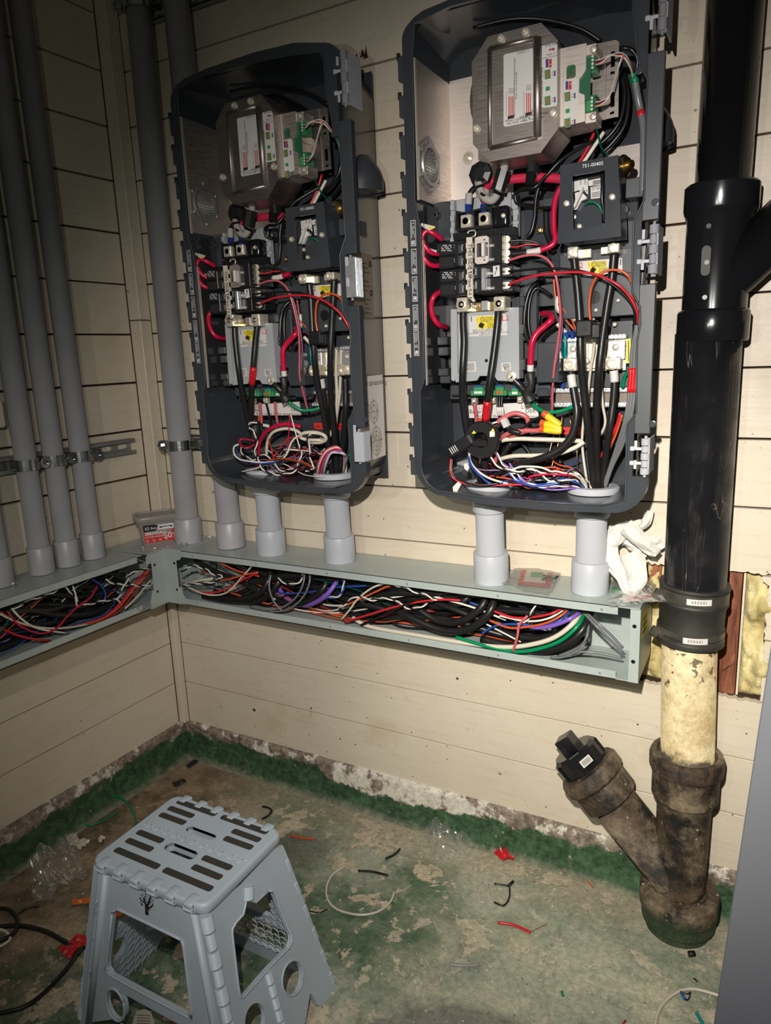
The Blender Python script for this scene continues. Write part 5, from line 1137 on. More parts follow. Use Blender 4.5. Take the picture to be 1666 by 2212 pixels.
for i,(pts,r,lab) in enumerate((
  ([(952,548,-1.3),(932,546,-1.42),(917,530,-1.48),(913,512,-1.48),(922,499,-1.46),(938,505,-1.42),(956,518,-1.3)],.038,'upper magenta loop at the left of the breakers, {S} cabinet'),
  ([(952,574,-1.3),(932,573,-1.42),(918,560,-1.48),(912,540,-1.49),(913,518,-1.45)],.038,'lower magenta bend entering the left breakers, {S} cabinet'),
  ([(952,630,-1.3),(938,640,-1.42),(932,660,-1.42),(936,685,-1.38),(949,702,-1.3),(966,707,-1.0)],.040,'magenta loop beside the grey relay cover, {S} cabinet'))):
    wire(lab,'magenta',r,pts,'cable','power_cable',tw=True)
bl=[(900,540,-1.2),(895,515,-1.3),(899,493),(912,487,-1.3)]; bl2=[(916,487,-1.46),(908,498,-1.52),(909,520,-1.52),(918,535),(934,542),(950,545,-1.35)]
wire('thin black lead with a white tag reaching the upper left breaker, {S} cabinet','black',.020,bl2,extra=[band(bl2,.62,.92,.024,'label','wrap_label')],tw=True)
tg=MB(); slab(tg,[(907,486),(911,482),(940,489),(940,492),(928,498),(914,491)],-1.50,.006); slab(tg,[(926,490),(940,489),(936,494),(926,495)],-1.504,.003,(),1)
twin(single('wire_tag',tg,[M['label'],M['ylabel']],'white paper tag with a yellow corner on the magenta loop, {S} cabinet','tag'))
for i,(pts,col,r,lab) in enumerate((
  ([(1160,445,-1.0),(1120,440,-1.2),(1114,420),(1130,408),(1155,405,-1.3),(1180,380),(1220,340,-1.2),(1290,300,-1.0)],'black',.026,'black cable looping from below the steel cover up to the right, {S} cabinet'),
  ([(1120,425,-1.1),(1125,440),(1160,448),(1190,448),(1215,443,-1.3)],'black',.020,'thin black cable passing left of the switch box, {S} cabinet'),
  ([(1165,400,-1.2),(1158,430),(1155,470),(1148,500),(1138,512,-1.2)],'black',.028,'black cable dropping between lug block and switch box, {S} cabinet'),
  ([(1180,455,-1.0),(1182,500),(1190,525),(1196,545,-1.1)],'cable',.045,'stubby black cable below the brassy terminals, {S} cabinet'),
  ([(1022,60,-1.0),(1100,42,-.9),(1170,42),(1250,60),(1300,90,-.6)],'black',.024,'black cable arching over the round housing, {S} cabinet'),
  ([(1332,108,-1.1),(1345,104,-1.2),(1365,108),(1378,130),(1372,160,-1.1)],'black',.026,'black cable bending over the steel plate at the upper right, {S} cabinet'),
  ([(1338,150,-.9),(1350,200),(1340,260),(1310,300),(1280,320,-.9)],'black',.030,'black cable bundle curving down behind the steel plate, {S} cabinet'),
  ([(1345,150,-.8),(1358,210),(1350,270),(1322,310),(1300,330,-.8)],'black',.030,'outer black cable curving down behind the steel plate, {S} cabinet'),
  ([(1290,270,-1.0),(1270,320),(1252,350),(1240,375,-1.1)],'red',.022,'red wire falling behind the switch box, {S} cabinet'),
  ([(1305,285,-1.05),(1285,315),(1265,345),(1252,362,-1.1)],'white',.026,'white wire falling behind the switch box, {S} cabinet'),
  ([(1284,262,-1.4),(1292,290),(1300,320),(1312,335,-1.1)],'dgreen',.012,'thin dark green lead from the steel bracket tab, {S} cabinet'),
  ([(1100,521,-1.45),(1130,519,-1.4),(1160,524),(1180,540,-1.3),(1188,560)],'black',.016,'thin black wire leaving the top terminal of the upper right breaker, {S} cabinet'),
  ([(1100,533,-1.45),(1118,533,-1.4),(1140,528),(1170,530,-1.3),(1190,540)],'red',.012,'thin red wire beside the white ferrule at the upper right breaker, {S} cabinet'),
  ([(1176,600,-1.0),(1150,620,-1.1),(1138,650),(1133,690),(1136,720),(1146,745,-1.2)],'black',.032,'black loom looping down right of the relay cover, {S} cabinet'),
  ([(1192,640,-.95),(1160,622,-1.05),(1145,650),(1142,700),(1150,740,-1.1)],'black',.026,'second black loom looping down right of the relay cover, {S} cabinet'),
  ([(1196,600,-1.2),(1200,640),(1205,665),(1222,690),(1240,712,-1.2)],'orange',.014,'thin orange wire reaching the blue ferrules, {S} cabinet'),
  ([(1206,655,-1.3),(1220,672),(1235,690),(1246,716,-1.2)],'orange',.012,'second thin orange wire reaching the blue ferrules, {S} cabinet'),
  ([(1205,640,-1.2),(1206,668),(1225,680),(1245,690,-1.2)],'cream',.038,'pale thick cable ending at the black clamp, {S} cabinet'),
  ([(1204,700,-1.1),(1216,712),(1226,722,-1.1)],'white',.030,'short white cable stub beside the blue ferrules, {S} cabinet'),
  ([(1221,722,-1.1),(1221,760,-1.1),(1218,800),(1216,838,-.8)],'teal',.022,'teal sleeve running down to the ground bar, {S} cabinet'),
  ([(1356,745,-.95),(1366,770),(1360,800),(1350,815),(1346,838,-.8)],'green',.026,'green cable bending into the right of the ground bar, {S} cabinet'))):
    wire(lab,col,r,pts,tw=True)
for x in (1224,1236):
    f_=MB(); f_.cyl(at(x,717,Y=-1.12),at(x+1,728,Y=-1.08),.032,10); twin(single('ferrule',f_,M['blue'],'blue ferrule on the top left of the neutral bar, {S} cabinet','ferrule','blue ferrules'))
f_=MB(); f_.cyl(at(1217,812,Y=-1.0),at(1216,836,Y=-.85),.030,10); twin(single('ferrule',f_,M['blue'],'blue ferrule above the ground bar, {S} cabinet','ferrule'))
# small signal wires at the two green terminals of the control unit
for (y0,y1,y2,nm) in ((136,124,150,'upper'),(226,205,150,'lower')):
    for k,col in enumerate(('white','black','red','cream')):
        wire('thin '+col+' wire from the '+nm+' green terminal of the control unit, {S} cabinet',col,.011,[(1287,y0-5+k*3,-1.58),(1300,y0-8+k*2.5,-1.66),(1318,(y0+y1)/2-10,-1.68),(1335,115+k*2 if nm=='upper' else 150,-1.6),(1348,118+k*2,-1.55),(1362,140+k*2,-1.45),(1368,165+k,-1.3)],tw=True)
gtr=[(1368,158,-1.3),(1372,175,-1.25),(1378,210),(1384,240,-1.2),(1390,275),(1391,330,-1.3),(1389,420,-1.3)]
wire('grey cable with a green tie running down the right edge, {S} cabinet','grey',.045,gtr,'cable','signal_cable',extra=[band(gtr,.02,.10,.052,'green','tie_wrap','green tie wrap'),band(gtr,.14,.2,.052,'green','tie_wrap'),band(gtr,.52,.58,.050,'tape','tape_band','red tape band')],tw=True)
for o in TWIN[:]:
    c=copy_tree(o,OFF); c['label']=o['label'].replace('{S}','left'); o['label']=o['label'].replace('{S}','right')
TWIN.clear()
# three grouped black wires with white flags at the middle signal terminal
for k in range(3):
    pts=[(1075+5*k,856,-1.1),(1074+5*k,872,-1.12),(1076+5*k,888,-1.12),(1080+4*k,905,-1.0)]
    wire(('left','middle','right')[k]+' of three thin black wires with white flags at the orange-striped terminal, right cabinet','black',.014,pts,extra=[band(pts,.5,.85,.020,'label','wire_flag')])
wire('pink cable dropping from the Battery terminal, right cabinet','pink',.030,[(1025,872,-1.05),(1028,890),(1029,905),(1030,935,-.9)],'cable','power_cable')
for x,y,a,lab in ((1192,906,.62,'topmost'),(1190,920,.30,'middle'),(1190,929,.08,'lowest')):
    d=Vector((math.cos(a),0,-math.sin(a))); c=at(x,y,Y=-1.15); m=MB(); m.lathe(c,d,[(.03,-.14),(.05,-.12),(.055,.0),(.055,.12),(.04,.16)],10); e=MB(); e.lathe(c-d*.12,d,[(.052,-.04),(.056,0),(.056,.03)],10)
    make('wire_connector',lab+' of three yellow wire connectors with orange collars, right cabinet','connector',[('sleeve',m,M['yellow']),('collar',e,M['orange'])])
# field wires, right cabinet
F=[('cream',.036,[(1020,1005,-.9),(1045,985,-1.0),(1075,955,-1.05),(1115,948),(1160,949),(1200,950),(1260,953,-.9)],'thick cream cable crossing high over the bottom of the right cabinet','cable'),
('cream',.034,[(1080,992,-1.0),(1110,985,-1.05),(1160,984),(1205,980),(1240,968,-.95),(1262,955,-.9)],'thick cream cable crossing just under the other cream one, right cabinet','cable'),
('cream',.020,[(1298,795,-1.0),(1302,870,-1.0),(1308,910),(1300,935),(1284,955,-.8)],'cream cable behind the thick black ones, right cabinet','cable'),
('cream',.020,[(1280,660,-1.2),(1285,735,-1.1),(1276,800),(1268,870,-.95),(1262,900),(1258,960),(1268,1040,-.75),(1272,1060,-.7)],'long thin cream wire down the middle of the right cabinet','wire'),
('pink',.038,[(1030,1010,-.95),(1042,955,-1.05),(1060,928),(1080,908,-1.1),(1110,893),(1136,900),(1142,915,-1.0)],'fat pink cable looping under the Battery plate, right cabinet','cable'),
('pink',.038,[(1070,1000,-.9),(1072,965,-1.0),(1085,945),(1110,932,-1.1),(1145,930),(1190,930,-1.1)],'fat pink cable bending towards the yellow connectors, right cabinet','cable'),
('black',.018,[(1105,930,-1.1),(1130,925),(1150,908),(1186,896,-1.15)],'thin black wire to the topmost yellow connector, right cabinet','wire'),
('black',.018,[(1110,935,-1.05),(1150,925),(1186,915,-1.15)],'thin black wire to the middle yellow connector, right cabinet','wire'),
('pink',.018,[(1100,945,-1.05),(1140,933),(1186,926,-1.15)],'thin pink wire to the lowest yellow connector, right cabinet','wire'),
('white',.018,[(1014,975,-1.3),(1016,995,-1.25),(1030,1015),(1055,1032,-1.1),(1085,1042),(1098,1045,-1.1)],'white wire curving low at the left of the right cabinet','wire'),
('blue',.018,[(1012,985,-1.3),(1018,1005,-1.25),(1035,1025),(1060,1045,-1.1),(1098,1050,-1.1)],'blue wire curving low at the left of the right cabinet','wire'),
('red',.016,[(975,990,-1.35),(973,1015,-1.4),(982,1035),(1010,1045,-1.4),(1060,1048),(1130,1047,-1.2),(1180,1050)],'red wire sweeping round the bottom left of the right cabinet','wire'),
('black',.016,[(978,990,-1.35),(976,1018,-1.4),(990,1036),(1030,1048,-1.4),(1080,1044,-1.3)],'black wire sweeping round the bottom left of the right cabinet','wire'),
('magenta',.016,[(1140,1040,-1.2),(1145,1030,-1.25),(1175,1025),(1210,1025,-1.2),(1250,1030),(1270,1048,-.8)],'magenta wire in the lower right tangle, right cabinet','wire'),
('white',.016,[(1105,1015,-1.2),(1130,1008),(1170,1010,-1.25),(1200,1022),(1230,1020),(1262,1030,-1.0),(1276,1052,-.75)],'white wire in the lower right tangle, right cabinet','wire'),
('cream',.016,[(1195,1028,-1.2),(1215,1022),(1240,1025,-1.1),(1262,1042),(1274,1058,-.75)],'cream wire in the lower right tangle, right cabinet','wire'),
('purple',.014,[(1100,1000,-1.2),(1115,1020),(1140,1045,-1.2),(1190,1058),(1240,1055,-1.0),(1268,1058,-.8)],'purple wire in the lower right tangle, right cabinet','wire'),
('blue',.016,[(1105,1035,-1.2),(1150,1050,-1.25),(1200,1045),(1230,1038,-1.1),(1268,1052,-.8)],'blue wire in the lower right tangle, right cabinet','wire'),
('orange',.012,[(1115,1000,-1.0),(1150,1012,-1.1),(1200,1010),(1250,1030,-.9)],'orange wire in the lower right tangle, right cabinet','wire'),
('cable',.045,[(1105,955,-.8),(1085,985,-.8),(1070,1010),(1064,1040,-.72),(1063,1080,-.68)],'short black cable behind the fat pink ones, right cabinet','cable'),
('cable',.045,[(1185,940,-.75),(1150,945,-.75),(1115,955),(1085,975,-.75)],'black cable end lying behind the cream cables, right cabinet','cable'),
('copper',.008,[(1197,900,-.7),(1196,940,-.8),(1180,1000,-.9)],'bare copper strand left of the others, right cabinet','wire'),
('copper',.008,[(1215,896,-.7),(1208,950,-.8),(1190,1015,-.9)],'second bare copper strand from the left, right cabinet','wire'),
('copper',.008,[(1230,890,-.7),(1234,920,-.8)],'short bare copper strand under the ground bar, right cabinet','wire'),
('copper',.008,[(1248,920,-.7),(1246,1010,-.9)],'bare copper strand right of the cream wire, right cabinet','wire')]
for col,r,pts,lab,cat in F: wire(lab,col,r,pts,cat,'power_cable' if cat=='cable' else 'control_wire')
twist('black and white twisted pair hanging from the white connector, right cabinet',[(1074,910,-1.25),(1060,920),(1056,940,-1.3),(1052,965),(1060,990),(1080,1008,-1.25),(1110,1018),(1145,1014,-1.2),(1175,1020),(1210,1020,-1.2),(1240,1022),(1262,1035),(1276,1056,-.8)],.014,'white','black')
twist('lower black and white twisted pair in the right cabinet',[(1082,1012,-1.15),(1120,1022,-1.2),(1150,1012),(1180,1035),(1215,1040,-1.2),(1245,1035),(1270,1056,-.8)],.014,'white','black')
twist('purple and white twisted pair in the right cabinet',[(1064,960,-1.2),(1085,1000),(1110,1015,-1.2),(1140,1045),(1180,1052,-1.2),(1230,1050),(1266,1060,-.8)],.012,'white','lpurple')
twist('blue and white twisted pair in the right cabinet',[(1098,1020,-1.2),(1125,1040,-1.2),(1165,1048),(1205,1038,-1.2),(1240,1036),(1268,1056,-.8)],.013,'white','blue')
# black ring sensor, tag and ferrite in the right cabinet
rg_=MB(); c=at(1046,948,Y=-1.25); rg_.lathe(c,(0,-1,0),[(.12,0),(.26,0),(.28,.03),(.28,.12),(.26,.15),(.12,.15),(.11,.12),(.11,.03)],28,caps=False); wb(rg_,(1020,950),(1052,966),-1.42,.2,.015)
sy=MB(); slab(sy,[(1019,937),(1024,930),(1029,936)],-1.405,.003); slab(sy,[(1060,932),(1065,925),(1069,931)],-1.405,.003); slab(sy,[(1058,932),(1069,932),(1069,943),(1058,944)],-1.404,.003,(),1)
make('ring_sensor','black ring sensor around the two left power cables near the bottom, right cabinet','sensor',[('ring',rg_,M['darkpl']),('warning_mark',sy,[M['ylabel'],M['label']])])
tt_=MB(); a=at(972,977,Y=-1.42); b=at(1015,950,Y=-1.42); d=(b-a); tt_.obox((a+b)/2,d,Vector((0,1,0)),d.cross(Vector((0,1,0))),d.length/2,.05,.085,.012); w_=MB()
for k in range(4): w_.obox(a+d*(.12+.09*k)+Vector((0,-.054,0)),d,Vector((0,1,0)),d.cross(Vector((0,1,0))),.006,.002,.05)
make('sensor_clip','tilted black clip with four white bars at the lower left, right cabinet','clip',[('clip',tt_,M['darkpl']),('white_bar',w_,M['label'])])
pt=MB(); slab(pt,[(1002,1002),(1010,1000),(1014,1010),(1010,1018),(1003,1012)],-1.3,.01); slab(pt,[(978,1052),(990,1040),(997,1046),(988,1062),(980,1066)],-1.45,.004)
single('tag_scrap',pt,M['label'],'small pale paper tags lying at the bottom left of the right cabinet','tag')
cn=MB(); cn.cyl(at(1088,905,Y=-1.2),at(1096,922,Y=-1.2),.06,14); cn2=MB(); cn2.tube([at(1096,920,Y=-1.2),at(1105,930,Y=-1.15),at(1125,935,Y=-1.1)],.05,10)
make('plug_connector','white and black plug connector under the Battery plate, right cabinet','connector',[('white_collar',cn,M['label']),('black_body',cn2,M['darkpl'])])
# --- left cabinet
Lc=[([(507,705,-1.34),(509,740),(516,800,-1.35),(528,870),(541,925,-1.05),(556,970),(566,1020,-.76),(568,1070,-.72)],(),'leftmost thick black cable hanging from the lug pair, left cabinet'),
([(556,703,-1.34),(552,740),(547,800,-1.35),(543,860),(543,920,-1.05),(555,980),(575,1022,-.76),(576,1070,-.72)],('red',.28,.36),'thick black cable with a red tape band, left cabinet'),
([(668,611,-1.40),(672,650),(675,705),(679,767,-1.35),(686,830),(699,892,-1.1),(710,965),(717,1026,-.76),(718,1070,-.72)],(),'thick black cable from the left lug of the relay, left cabinet'),
([(722,602,-1.40),(720,650),(717,700),(714.5,767,-1.35),(714.5,845),(720,908,-1.05),(725,965),(727,1026,-.74),(727,1070,-.72)],(),'thick black cable from the right lug of the relay, left cabinet'),
([(746,817,-1.02),(747,850),(747,890,-1.0),(743,945),(737,1000),(733,1030,-.68),(733,1070,-.66)],(),'thick black cable from the right neutral bar lug, left cabinet'),
([(692,811,-1.02),(696,835),(700,862),(705,890,-.9),(712,960),(722,1030,-.68)],('label',.08,.24),'thick black cable from the left neutral bar lug, left cabinet')]
for pts,bd,lab in Lc:
    ex=[band(pts,bd[1],bd[2],PC+.006,'tape' if bd[0]=='red' else bd[0],'tape_band','red tape band' if bd[0]=='red' else 'white tape band')] if bd else ()
    wire(lab,'cable',PC,pts,'cable','power_cable',extra=ex)
F=[('cream',.030,[(727,755,-1.0),(726,800),(728,861,-.95),(724,908),(710,945,-.9),(690,950)],'ribbed cream cable between the right black ones, left cabinet','cable'),
('cream',.026,[(737,755,-1.0),(736,800),(734,850),(729,890,-.9),(722,940,-.85)],'smooth cream cable between the right black ones, left cabinet','cable'),
('cream',.030,[(576,985,-.95),(578,955),(590,934,-1.1),(615,926),(640,930),(655,942,-1.0)],'cream cable rising left of the cream loop, left cabinet','cable'),
('cream',.032,[(702,955,-.9),(690,951,-1.05),(665,950),(650,945),(655,936,-1.15),(680,934),(700,940),(704,950),(690,956,-1.0),(665,955)],'flat cream cable loop near the bottom, left cabinet','cable'),
('magenta',.036,[(560,985,-.9),(560,960,-1.0),(570,938),(592,922,-1.1),(620,916),(650,922,-1.0)],'fat magenta cable arching over the tangle, left cabinet','cable'),
('pink',.028,[(561,870,-1.0),(563,890),(566,915,-.9)],'pink cable dropping left of the Battery plate text, left cabinet','cable'),
('pink',.026,[(594,868,-1.0),(596,890),(600,915,-.9)],'pink cable dropping in front of the Battery plate, left cabinet','cable'),
('black',.022,[(574,868,-1.0),(580,890),(586,925,-.9)],'black cable dropping in front of the Battery plate, left cabinet','cable'),
('white',.017,[(516,960,-1.3),(506,965,-1.35),(506,980),(518,992),(545,997,-1.3),(575,999),(605,994,-1.2),(620,980),(632,952),(655,937,-1.1),(680,933)],'white wire sweeping wide to the left, left cabinet','wire'),
('blue',.016,[(512,972,-1.33),(512,988),(530,996,-1.3),(560,1001),(590,999,-1.25),(612,990),(622,975,-1.1)],'blue wire sweeping wide to the left, left cabinet','wire'),
('magenta',.018,[(552,960,-1.1),(530,968,-1.25),(518,955),(524,948),(550,952,-1.1)],'short magenta hook at the lower left, left cabinet','wire'),
('red',.014,[(590,992,-1.1),(600,975,-1.1),(620,950),(640,945,-1.0),(660,952)],'red wire rising through the tangle, left cabinet','wire'),
('dkred',.016,[(592,1002,-1.1),(588,975,-1.15),(582,950),(592,935,-1.0)],'dark red wire loop in the tangle, left cabinet','wire'),
('copper',.010,[(580,998,-1.2),(610,993,-1.25),(650,1000),(680,1014,-1.2)],'long bare copper strand near the bottom, left cabinet','wire'),
('orange',.010,[(575,995,-1.2),(610,990,-1.25),(648,996),(676,1008,-1.2)],'thin orange strand above the copper one, left cabinet','wire'),
('lpurple',.013,[(600,1000,-1.0),(640,990,-1.1),(672,965),(698,940,-.9)],'dark purple wire in the tangle, left cabinet','wire'),
('white',.012,[(628,895,-1.1),(636,925),(644,955),(652,988,-1.1)],'straight pale wire leaning through the tangle, left cabinet','wire'),
('magenta',.012,[(626,895,-1.1),(624,935),(622,978,-1.1)],'straight magenta wire through the tangle, left cabinet','wire')]
for col,r,pts,lab,cat in F: wire(lab,col,r,pts,cat,'power_cable' if cat=='cable' else 'control_wire')
for k,(col,r) in enumerate((('pink',.014),('white',.014),('magenta',.014),('orange',.010),('purple',.022),('cream',.022),('green',.014))):
    if col=='green': pts=[(754,982,-1.2),(748,1002),(741,1028,-.66)]
    else:
        o=k*2.3; pts=[(683+o*1.4,1026,-.95 if k<4 else -.8),(686+o*1.5,1005,-1.1),(698+o*1.4,980,-1.2),(716+o*1.2,966+o),(732+o,966+o*1.3,-1.15),(743+o*.5,985+o*.4),(741+o*.5,1026,-.7)]
    wire(col+' wire in the rainbow arch over the right conduit hub, left cabinet',col,r,pts)
twist('black and white twisted pair looping down to the floor of the left cabinet',[(556,912,-1.2),(540,916,-1.25),(538,926),(549,932),(555,950,-1.25),(552,975),(562,1005,-1.2),(585,1022),(620,1024,-1.25),(640,1012),(650,985),(648,960,-1.1)],.015,'white','black')
twist('black and white twisted pair at the right of the tangle, left cabinet',[(700,938,-1.0),(675,938,-1.15),(665,950),(672,975,-1.2),(668,990),(680,1012,-1.2),(660,1016)],.015,'white','black')
twist('black and white twisted pair at the lower left, left cabinet',[(520,965,-1.1),(525,980,-1.2),(545,994),(560,985,-1.2),(580,985),(592,1002,-1.2),(610,1016),(640,1012,-1.15)],.013,'white','black')
tp=MB(); tp.tube([at(548,905,Y=-1.0),at(552,930,Y=-1.05),at(549,950,Y=-1.05)],[.07,.09,.07],10); single('tape_wrap',tp,M['btape'],'black tape round the two left power cables, left cabinet','tape')
lo=MB(); lo.quad(at(568,921,Y=-1.2),(1,0,-.15),(.15,0,1),.14,.05); single('wire_tag',lo,M['label'],'small white tag on the pink cable near the bottom, left cabinet','tag')

# --- random looking but gravity-wise tangle fillers, fixed seeds
def tangle(n,seed,x0,x1,z0,z1,y0,y1,cols,r0,r1,label,group,name='control_wire',cat='wire',seg=7,run=None,xf=None,amp=.25):
    R=random.Random(seed)
    for i in range(n):
        L=(x1-x0)*(run or R.uniform(.35,.9)); s=R.uniform(x0,x1-L) if L<(x1-x0) else x0
        zc=R.uniform(z0,z1); yc=R.uniform(y0,y1); P=[]; ph=R.uniform(0,6.28); f=R.uniform(.5,1.6)
        for k in range(seg+1):
            t=k/seg; z=zc+math.sin(ph+f*t*6.28)*(z1-z0)*amp+R.uniform(-.05,.05); y=yc+math.cos(ph*1.7+f*t*5)*(y1-y0)*amp+R.uniform(-.03,.03)
            r_=(r0+r1)/2; p=Vector((s+L*t,min(max(y,y0+r_),y1-r_),min(max(z,z0+r_),z1-r_))); P.append(xf(p) if xf else p)
        col=R.choice(cols); mb=MB(); mb.tube(P,R.uniform(r0,r1),6 if r1<.03 else 10,0,5)
        single(name,mb,M[col],label.replace('{c}',{'cable':'black','lpurple':'dark purple','dgreen':'dark green','dkred':'dark red'}.get(col,col)),cat,group.replace('{c}',{'cable':'black','lpurple':'dark purple','dgreen':'dark green','dkred':'dark red'}.get(col,col)))
thin=['white','black','black','red','cream','blue','lpurple','magenta','orange','dkred']
tangle(20,11,3.35,5.35,6.32,6.80,-1.15,-.55,thin,.009,.016,'thin {c} wire in the tangle on the floor of the left cabinet','thin {c} wires at the bottom of the left cabinet')
tangle(18,12,7.75,9.75,6.32,6.75,-1.15,-.55,thin,.009,.016,'thin {c} wire in the tangle on the floor of the right cabinet','thin {c} wires at the bottom of the right cabinet')
tangle(5,13,3.3,5.2,6.45,7.1,-.85,-.45,['cable'],.03,.045,'black cable lying at the back of the tangle, left cabinet','black cables behind the tangle, left cabinet','power_cable','cable')
tangle(4,14,7.7,9.4,6.45,7.1,-.85,-.45,['cable'],.03,.045,'black cable lying at the back of the tangle, right cabinet','black cables behind the tangle, right cabinet','power_cable','cable')
# --- wireway on the back wall
tangle(34,21,1.65,9.75,3.62,4.50,-.88,-.08,['cable'],.045,.065,'thick black cable packed along the wireway on the back wall','thick black cables in the back wireway','power_cable','cable',seg=9,run=.62,amp=.30)
tangle(26,22,1.65,9.5,3.60,4.50,-.86,-.30,['white','black','black','orange','grey','blue','lpurple','cream','dkred','dgreen','black'],.010,.020,'thin {c} wire in the bundle along the back wireway','thin {c} wires in the back wireway',seg=9,run=None,amp=.28)
LWX=lambda p: LW((-p[1],-p[0],p[2]))
tangle(26,23,1.4,7.0,3.60,4.45,-.85,-.08,['cable'],.045,.065,'thick black cable packed along the wireway on the left wall','thick black cables in the left wireway','power_cable','cable',seg=9,run=.7,xf=LWX,amp=.3)
tangle(22,24,1.4,6.5,3.60,4.45,-.85,-.30,['white','black','black','orange','grey','blue','cream','dgreen'],.010,.018,'thin {c} wire in the bundle along the left wireway','thin {c} wires in the left wireway',seg=9,xf=LWX,amp=.28)
D=-.98
